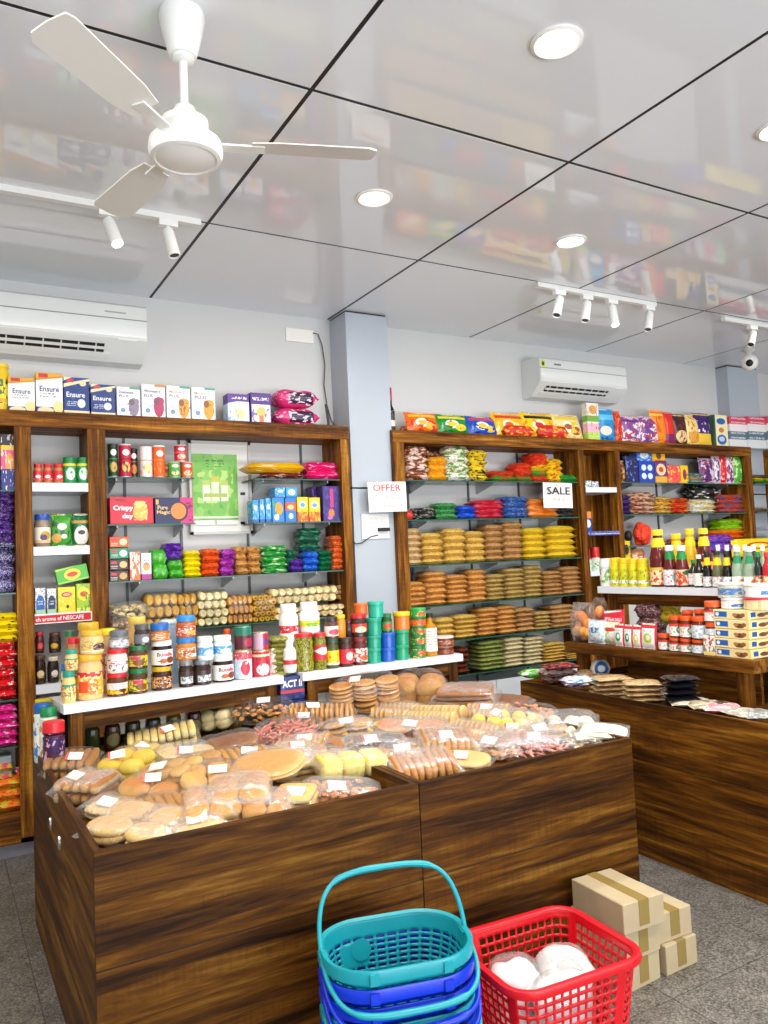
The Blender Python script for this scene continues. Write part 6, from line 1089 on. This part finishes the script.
def bag(desc, u, v, wpx, H, W, lift, typ, c1, c2, nm, rz=0, lab=True, lx=0, ly=0):
    z = .74
    if u > 395: W *= 1.25; H *= 1.08
    for _ in range(6):
        P = at_z(u, v, z); P.y = max(2.36, min(3.62, P.y)); z = tray_z(P.y)+lift+H*.55
    P = at_z(u, v, z); L = wpx*depth(P)/FPX*1.0; W *= 1.12; a = -YAW+math.radians(rz)
    bb = math.radians(random.uniform(2, 9)); cc_ = math.radians(random.uniform(-7, 7)); a += math.radians(random.uniform(-14, 14))
    p = thing('food_bag', desc, 'food bag', (P.x, P.y, tray_z(P.y)+lift), 0, gX, (bb, cc_, a)); H2 = H
    fill(p, typ, L, W, H2, c1, c2, nm)
    f = pillow(L*1.16, W*1.12, H2*1.16, .07, 16, 12, random.random()*30, .14, 4.5, True, .004); f.v = [(x, y, zz+H2*.52) for x, y, zz in f.v]
    f.obj('film', FILM2, p, True, 80)
    if lab and random.random() < .62:
        l = MB().box(-.031, .031, -.020, .020, 0, .0012).obj('price_label', paint('#f2f2f0', [('r', 0, random.choice((0, 0, .15)), 0, 1, '#e05a52'), ('w', 7, .35, .95, .1, .9, '#b8b8ba')], ax='xy'), p); l.location = (lx+random.uniform(-.15, .15)*L, ly-W*.18, H2*1.08); l.rotation_euler = (.38, random.uniform(-.08, .08), random.uniform(-.5, .5))
    return p
BG = ('#e4b66e', '#b8742e'); BP = ('#e8c58a', '#cc9650'); BD = ('#b87f42', '#7f4a1c')
bags = [
 ('rusk loaf pack with red label against the left bin wall', 72, 762, 46, .075, .17, 0, 'slices2', '#c99a62', '#9a6432', 'rusk', 5),
 ('rusk loaf pack with red label nearest the left front', 87, 785, 48, .085, .17, .0, 'slices2', '#d2a56a', '#9a6030', 'rusk', -8),
 ('bag of bright yellow cakes beside the rusk loaves', 127, 764, 46, .095, .16, 0, 'buns2', '#ecd04a', '#d9b02f', 'cake', 0),
 ('bag of pale ribbed biscuits under the left riser', 163, 737, 66, .085, .16, .0, 'slices2', '#ecdaa2', '#d9bd78', 'biscuit', 12),
 ('puffed bag of white cookies below the spread jars', 213, 716, 46, .10, .15, .02, 'buns', '#eee0b8', '#dcc690', 'cookie', 0),
 ('flat bag of pale cookies with white label', 186, 755, 54, .07, .17, .0, 'disks', '#ecd8a0', '#d9b468', 'cookie', 20),
 ('bag of golden bread rolls left of the big bun bag', 158, 787, 64, .09, .2, .0, 'rolls', *BG, 'bread_roll', -5),
 ('front bag of four long rolls with white label', 140, 824, 90, .065, .2, .0, 'rolls', '#ecca8c', '#d09a4c', 'bread_roll', -8),
 ('front bag of pale buns with orange label', 196, 822, 52, .06, .15, 0, 'flat', '#ecd9b4', '#d9a86a', 'bun', 25),
 ('large bag of flat buns in middle of left bin', 218, 780, 78, .10, .22, .0, 'buns', *BP, 'bun', 5),
 ('large bag of flatbread lying on the bun bag', 268, 764, 78, .05, .2, .075, 'flat', '#e6b878', '#cf9450', 'flatbread', -4),
 ('front loaf bag with white label at the bin edge', 256, 806, 72, .085, .16, 0, 'buns', '#dfae66', '#b8762f', 'bun', -4),
 ('front bag of buns beside the loaf bag', 208, 806, 52, .085, .18, .01, 'buns2', *BG, 'bun', 10),
 ('bag of dark brown sponge behind the bun bag', 228, 745, 60, .08, .16, .0, 'flat', *BD, 'sponge', 8),
 ('bag of knobbly orange cookies below the tins', 262, 709, 60, .10, .17, .04, 'crumbs', '#e0a04a', '#b86a24', 'cookies', 10),
 ('bag of pink sugared sticks with white label', 284, 731, 66, .08, .17, .02, 'sticks', '#ec9c94', '#dc7a76', 'sticks', -15),
 ('bag of croissant shaped pastry beside the pink sticks', 305, 744, 52, .07, .14, .0, 'rounds', '#d9a45a', '#a8662a', 'pastry', -20),
 ('bag of stacked brown bread rounds, left of the bread sack', 322, 713, 64, .085, .15, .03, 'rounds', '#d09a54', '#8f5524', 'bread_round', -6),
 ('bag of pale layered wafers with white labels', 303, 765, 56, .075, .15, .0, 'bars', '#ead09a', '#cfa862', 'wafer', -12),
 ('bag of three yellow sponge blocks near the front', 350, 763, 70, .085, .12, .02, 'blocks', '#f0e08e', '#e6cb62', 'sponge_block', 10),
 ('front bag of red flecked cookies with white label', 342, 790, 72, .055, .14, 0, 'crumbs', '#d99a5a', '#b05a34', 'cookies', 2),
 ('front stack of pale flat cakes left of flecked cookies', 297, 799, 42, .075, .14, 0, 'bars', '#ecd29a', '#d9b06a', 'flat_cake', -5),
 ('bag of dark seed rusks beside the yellow chips', 376, 742, 62, .05, .13, .05, 'crumbs', '#5a3a22', '#3f2616', 'seed_rusks', 4),
 ('bag of bright yellow chips behind the seed rusks', 366, 730, 56, .07, .15, .0, 'crumbs', '#ecc32c', '#dba81c', 'chips', 5),
 ('bag of orange pink cookies with white label, right bin', 412, 731, 72, .085, .18, .0, 'disks', '#dfa668', '#c4743a', 'cookie', -20),
 ('front bag of golden nuggets at the seam of bins', 424, 764, 64, .07, .15, .0, 'slices', '#e0a450', '#b8722c', 'nugget', -2),
 ('tall sack of round breads before the right riser', 366, 693, 70, .17, .16, .03, 'disks', '#e0b274', '#b87838', 'bread_round', 0),
 ('sack of thick bread rounds below the oil bottle', 418, 688, 54, .15, .15, .02, 'buns2', '#d9a866', '#a8692c', 'bread_round', -8),
 ('stack of thin brown bars in clear wrap', 466, 697, 62, .11, .16, .02, 'bars', '#a8703a', '#8a4f22', 'brown_bar', -14),
 ('flat dark brown bar pack at the back of right bin', 506, 703, 44, .045, .15, .02, 'bars', '#9a5c2a', '#7a431c', 'brown_bar', -20),
 ('bag of round pale rusks in middle of right bin', 436, 715, 58, .07, .13, .03, 'rounds', '#e2c48c', '#c49a5a', 'rusk', -18),
 ('bag of striped biscuits with large white label', 471, 733, 56, .075, .15, .0, 'rounds', '#d9aa64', '#a8702f', 'biscuit', -25),
 ('bag of lemon yellow sweets in right bin', 506, 719, 62, .07, .13, .02, 'balls', '#ecd452', '#dcba32', 'sweet', -22),
 ('bag of pink sugared sticks at the right front edge', 530, 742, 76, .075, .16, 0, 'sticks', '#f0a8a4', '#e08a86', 'sticks', 8),
 ('bag of brown cookies beside the right pink sticks', 494, 746, 52, .065, .14, 0, 'crumbs', '#cf955a', '#9f5f2c', 'cookies', -20),
 ('bag of grey white sweet balls with yellow label', 563, 724, 66, .085, .15, 0, 'balls', '#d9d2c0', '#bfb6a2', 'sweet_ball', -10),
 ('small bag of mixed wrapped sweets at the right corner', 585, 740, 34, .05, .1, 0, 'crumbs', '#b8a488', '#8a7458', 'sweets', 0),
 ('small white flour pack on the right corner, upper', 603, 731, 46, .035, .1, .045, 'flat', '#eeead8', '#e4dec6', 'flour_block', -18),
 ('small white flour pack on the right corner, lower', 604, 740, 42, .035, .1, .0, 'flat', '#eeead8', '#e4dec6', 'flour_block', -18),
 ('bag of peach coloured puffs behind the sweet balls', 530, 712, 48, .06, .13, .01, 'crumbs', '#e6a884', '#d08a62', 'puffs', -20),
 ('front bag of pale pastry with label beside nuggets', 465, 760, 50, .055, .13, 0, 'flat', '#e9cfa0', '#d4aa6a', 'pastry', -18),
 ('bag of toasted bread slices between pink sticks and wafers', 336, 746, 46, .06, .14, .0, 'slices', '#dba85e', '#b0702e', 'toast', -15),
 ('bag of oval biscuits behind the seed rusks', 398, 712, 50, .07, .14, .0, 'rounds', '#d9ac6a', '#b07a3a', 'biscuit', -10),
 ('bag of coconut cookies behind the striped biscuits', 455, 722, 44, .06, .14, .0, 'crumbs', '#e4c490', '#c99a58', 'cookies', 0),
 ('bag of tan finger biscuits tucked under the flatbread', 246, 757, 50, .07, .15, 0, 'slices', '#e0b874', '#bf8a46', 'biscuit', 15),
 ('bag of cream puffs between rolls and pale cookies', 148, 752, 44, .06, .13, 0, 'buns', '#e9d4a0', '#d2ac66', 'puff', 0),
 ('front corner bag of crumpled pale buns at left', 112, 806, 50, .05, .14, 0, 'flat', '#ead4ac', '#d6ae74', 'bun', -30),
 ('bag of toasted rounds behind the brown cookies', 518, 731, 40, .055, .12, 0, 'rounds', '#d6a662', '#a8702f', 'toast', -10),
 ('bag of crusty rolls heaped over the middle bun bags', 240, 789, 60, .07, .16, .05, 'buns2', '#d9a860', '#b0702c', 'bread_roll', 12),
 ('bag of pale brioche resting near the yellow cakes', 172, 771, 56, .06, .15, .05, 'buns', '#e0bd80', '#c08f4c', 'bun', -12),
 ('clear bag of broken toast near the left front corner', 165, 806, 56, .05, .15, .02, 'slices', '#d8b070', '#ae7a3a', 'toast', 20),
 ('bag of sesame buns behind the yellow sponge blocks', 322, 757, 50, .06, .14, .03, 'buns2', '#d8a45c', '#a8682a', 'bun', -18),
 ('bag of wafer rolls behind the flatbread', 290, 752, 48, .06, .14, .04, 'slices', '#e2c283', '#c0924e', 'wafer_roll', 25),
 ('bag of golden cookies behind the croissant pastry', 348, 727, 50, .07, .15, .02, 'disks', '#dcab60', '#b67a34', 'cookie', 10),
 ('bag of buttered rusks over the orange pink cookies', 446, 739, 54, .06, .14, .04, 'slices', '#d6a660', '#a66c2e', 'rusk', 14),
 ('bag of twisted biscuits at the front of right bin', 398, 752, 48, .05, .14, .03, 'crumbs', '#d8a862', '#b27a38', 'cookies', -12),
 ('bag of almond biscuits between bars and yellow sweets', 486, 712, 46, .06, .14, .03, 'rounds', '#d8b072', '#aa7438', 'biscuit', -22),
 ('clear bag of brown bread ends below the riser leg', 300, 722, 44, .08, .14, .01, 'slices', '#c89a58', '#8f5c28', 'bread_slice', -8),
 ('bag of oat cookies near the sweet balls', 546, 731, 44, .05, .12, .03, 'disks', '#d2aa70', '#a87a42', 'cookie', 5),
 ('bag of tea cakes under the pale cookies', 200, 764, 46, .06, .14, .02, 'buns2', '#ddb268', '#b47c36', 'tea_cake', 8),
]
for b in bags: bag(*b)
# ================================================================== floor: baskets and cartons
def rring(a, b, r, n):
    """n points round a rounded rectangle of half sizes a, b"""
    pts = []; seg = [(a-r, b-r, 0), (-(a-r), b-r, 90), (-(a-r), -(b-r), 180), (a-r, -(b-r), 270)]
    per = 4*((a-r)+(b-r))+2*math.pi*r
    dense = []
    for cx, cy, s in seg:
        for k in range(13): t = math.radians(s+90*k/12); dense.append(Vector((cx+r*math.cos(t), cy+r*math.sin(t))))
    dense.append(dense[0]); d = [0]
    for i in range(1, len(dense)): d.append(d[-1]+(dense[i]-dense[i-1]).length)
    j = 0
    for i in range(n):
        t = d[-1]*i/n
        while d[j+1] < t: j += 1
        f = (t-d[j])/max(1e-9, d[j+1]-d[j]); pts.append(dense[j].lerp(dense[j+1], f))
    return pts
def basket_mesh(a, b, r, h, taper, n, rows, hole, solid_top, thick, name):
    """tapered wall with rectangular openings, plus a floor; hole(i,j) says whether the cell is open"""
    m = MB(); base = rring(a, b, r, n)
    for j in range(rows+1):
        z = h*j/rows; s = taper+(1-taper)*j/rows
        for q in base: m.v.append((q.x*s, q.y*s, z))
    for j in range(rows):
        for i in range(n):
            if not hole(i, j): m.f.append((j*n+i, j*n+(i+1) % n, (j+1)*n+(i+1) % n, (j+1)*n+i))
    m.f.append(tuple(range(n)))
    me = m.mesh(name, True, 50); return me
def rim_mesh(a, b, r, z, prof, n=64):
    m = MB(); k = len(prof)
    for dx, dz in prof:
        for q in rring(a+dx, b+dx, r+dx, n): m.v.append((q.x, q.y, z+dz))
    for j in range(k):
        for i in range(n): m.f.append((j*n+i, j*n+(i+1) % n, ((j+1) % k)*n+(i+1) % n, ((j+1) % k)*n+i))
    return m.mesh('rim', True, 50)
HB_ = .20; BA, BB, BRr = .200, .146, .122
def hole1(i, j): return 1 <= j <= 20 and j % 2 == 1 and i % 4 != 0
hand_body = basket_mesh(BA, BB, BRr, HB_, .80, 128, 26, lambda i, j: hole1(i, j) and not ((abs(i-40) < 6) and 11 <= j <= 17), 0, .003, 'body')
hand_rim = rim_mesh(BA, BB, BRr, HB_, [(-.003, 0), (.010, .004), (.012, 0), (.010, -.03), (.006, -.03), (.003, -.004)])
def handle_mesh(tilt, drop):
    pts = []; a = BA+.008
    for k in range(25):
        t = -1+2*k/24; x = a*math.copysign(min(1, abs(t)*1.0), t) if 0 else None
    path = [(-a, 0), (-a, .05), (-a*.97, .10), (-a*.88, .15), (-a*.70, .185), (-a*.4, .20), (0, .203), (a*.4, .20), (a*.70, .185), (a*.88, .15), (a*.97, .10), (a, .05), (a, 0)]
    pp = [Vector((x, 0, z)) for x, z in path]; fine = []; rad = []
    for i in range(len(pp)-1):
        p0, p1, p2, p3 = pp[max(i-1, 0)], pp[i], pp[i+1], pp[min(i+2, len(pp)-1)]
        for t in (0, .25, .5, .75): fine.append(.5*((2*p1)+(p2-p0)*t+(2*p0-5*p1+4*p2-p3)*t*t+(3*p1-p0-3*p2+p3)*t**3)); rad.append(.0088+.0008*(i % 2)*(t > .2) if 4 <= i <= 7 else .0065)
    fine.append(pp[-1]); rad.append(.0065)
    M = Matrix.Rotation(tilt, 4, 'X'); return MB().tube([M @ q for q in fine], rad, 10).mesh('handle', True, 60)
hb_up, hb_dn = handle_mesh(R2A(-28), 0), handle_mesh(R2A(112), 0)
TEALP, BLUEP, REDP = plain('#1596a4', .32), plain('#0b33c8', .32), plain('#c8171f', .35)
bx_, by_ = 1.105, 1.965; brz = R2A(-14)
grip = MB()
for k in range(14): grip.box(-.055+k*.008, -.051+k*.008, -.0075, .0075, .1935, .196)
STK = [('red', REDP), ('blue', BLUEP), ('teal', TEALP), ('blue', BLUEP), ('blue', BLUEP), ('teal', TEALP)]
for k, (nm, mt) in enumerate(STK):
    lb = ('red hand basket at the bottom of the nested stack', 'blue hand basket second from bottom of the nested stack', 'teal hand basket in the middle of the nested stack', 'blue hand basket under another blue one in nested stack', 'blue hand basket directly under the top teal one', 'teal hand basket on top of the stack, handle raised')[k]
    p = thing('hand_basket', lb, 'basket', (bx_, by_, .003+k*.047), brz+random.uniform(-.015, .015), 'nested hand baskets')
    o = put('body', hand_body, mt, p); sm = o.modifiers.new('thickness', 'SOLIDIFY'); sm.thickness = .003; sm.offset = 0
    put('rim', hand_rim, mt, p)
    for sx in (-1, 1): MB().box(sx*(BA+.004)-.012, sx*(BA+.004)+.012, -.02, .02, HB_-.03, HB_-.004).obj('handle_lug', mt, p)
    for q in (-.1, .1): MB().box(q-.012, q+.012, -BB-.016, -BB-.008, HB_-.03, HB_-.002).obj('clip', mt, p)
    h1 = put('handle', hb_up if k == 5 else hb_dn, mt, p, (0, .0, HB_-.016)); h2 = put('handle', hb_dn, mt, p, (0, -.004, HB_-.016))
    if k == 5: put('patch', cached('patch', lambda: MB().lathe([(.001, 0), (.030, 0), (.030, .003), (.001, .003)], 20, closed=False).mesh('patch', True)), mt, p, (-.07, BB*.90, HB_*.62), (R2A(80), 0, 0))
# red laundry basket
RA, RB_, RH = .225, .19, .285
def hole2(i, j): return 1 <= j <= 16 and (j % 3 != 0) and i % 5 not in (0,) and i % 40 > 2
red_body = basket_mesh(RA, RB_, .07, RH, .84, 208, 30, lambda i, j: 2 <= j <= 26 and (j % 3 != 0) and i % 4 != 0 and not (i % 52) < 4, 0, .003, 'body')
q = [at_z(u, v, RH) for u, v in ((478, 950), (553, 901), (640, 945), (520, 1000))]; rcx, rcy = 1.618, 1.965
p = thing('laundry_basket', 'open red plastic basket with slotted sides on the floor', 'basket', (rcx, rcy-.02, .002), R2A(-4))
o = put('body', red_body, plain('#d4101f', .35), p); sm = o.modifiers.new('thickness', 'SOLIDIFY'); sm.thickness = .004; sm.offset = 0
put('rim', rim_mesh(RA, RB_, .07, RH, [(-.004, 0), (.006, .006), (.018, .003), (.022, -.012), (.018, -.02), (.014, -.014), (.008, -.004)]), plain('#d4101f', .35), p)
wb = plain('#e9ebed', .4)
for k, (dx, dy, z, rx, ry, rz_) in enumerate(((-.08, .05, .06, .095, .085, .075), (.085, .02, .06, .095, .09, .085), (-.005, -.075, .06, .11, .07, .07))):
    t = thing('wrapped_bundle', ('white wrapped bundle at the left in the red basket', 'round white wrapped bundle at the right in red basket', 'white wrapped bundle at the front in the red basket')[k], 'bundle', (rcx+dx, rcy-.02+dy, .006), 0, 'white bundles in the red basket')
    MB().ell((0, 0, .075), (rx*.93, ry*.93, .075), 20, 12, None, .9, k*5, .18).obj('lower_roll', wb, t, True, 90); MB().ell((0, 0, .165), (rx*.94, ry*.94, rz_*.85), 20, 12, None, .9, k*5+2, .25).obj('roll', wb, t, True, 90)
    MB().ell((0, 0, .132), (rx*1.02, ry*1.02, .116), 18, 12, None, .85, k+9, .15).obj('film', film(.22), t, True, 90)
# cardboard cartons
def cardboard():
    m, nt, b = newmat('cardboard'); k = NB(nt); tc = k.n('ShaderNodeTexCoord'); col = k.mix(k.noise(tc.outputs['Object'], 14, 4), C('#a8987a'), C('#bbaa88')); k.set(b.inputs['Base Color'], col); b.inputs['Roughness'].default_value = .75; return m
CBM = cardboard(); TAPE = plain('#8f7a45', .25)
def cbox(label, x, y, z, w, d, h, rz):
    p = thing('shipping_carton', label, 'carton', (x, y, z), rz, 'brown cartons on the floor beside the red basket')
    put('body', rbox(w, d, h, .002), CBM, p)
    tw = .045
    MB().box(-tw/2, tw/2, -.0012, d+.0012, h, h+.001).obj('tape', TAPE, p); MB().box(-tw/2, tw/2, -.0015, -.0002, h*.15, h+.0008).obj('tape', TAPE, p)
    MB().box(-w/2+.004, -.0008, .004, d-.004, h-.0002, h+.0006).obj('flap', CBM, p); MB().box(.0008, w/2-.004, .004, d-.004, h-.0002, h+.0006).obj('flap', CBM, p)
ch = .099
for k, (x, y, rz_, lb) in enumerate(((2.095, 2.0, 3, 'brown carton at the bottom of the taller carton pile'), (2.095, 1.995, 1, 'brown carton in the middle of the taller carton pile'), (2.085, 1.975, -3, 'brown carton on top of the taller pile, tape showing'))): cbox(lb, x, y, k*(ch+.0015), .165+(.02 if k == 2 else 0), .26, ch, R2A(rz_))
for k, (x, y, rz_, lb) in enumerate(((2.285, 2.0, 2, 'brown carton at the bottom of the lower carton pile'), (2.277, 2.015, -2, 'brown carton on top of the lower carton pile'))): cbox(lb, x, y, k*(ch+.0015), .165, .25, ch, R2A(rz_))
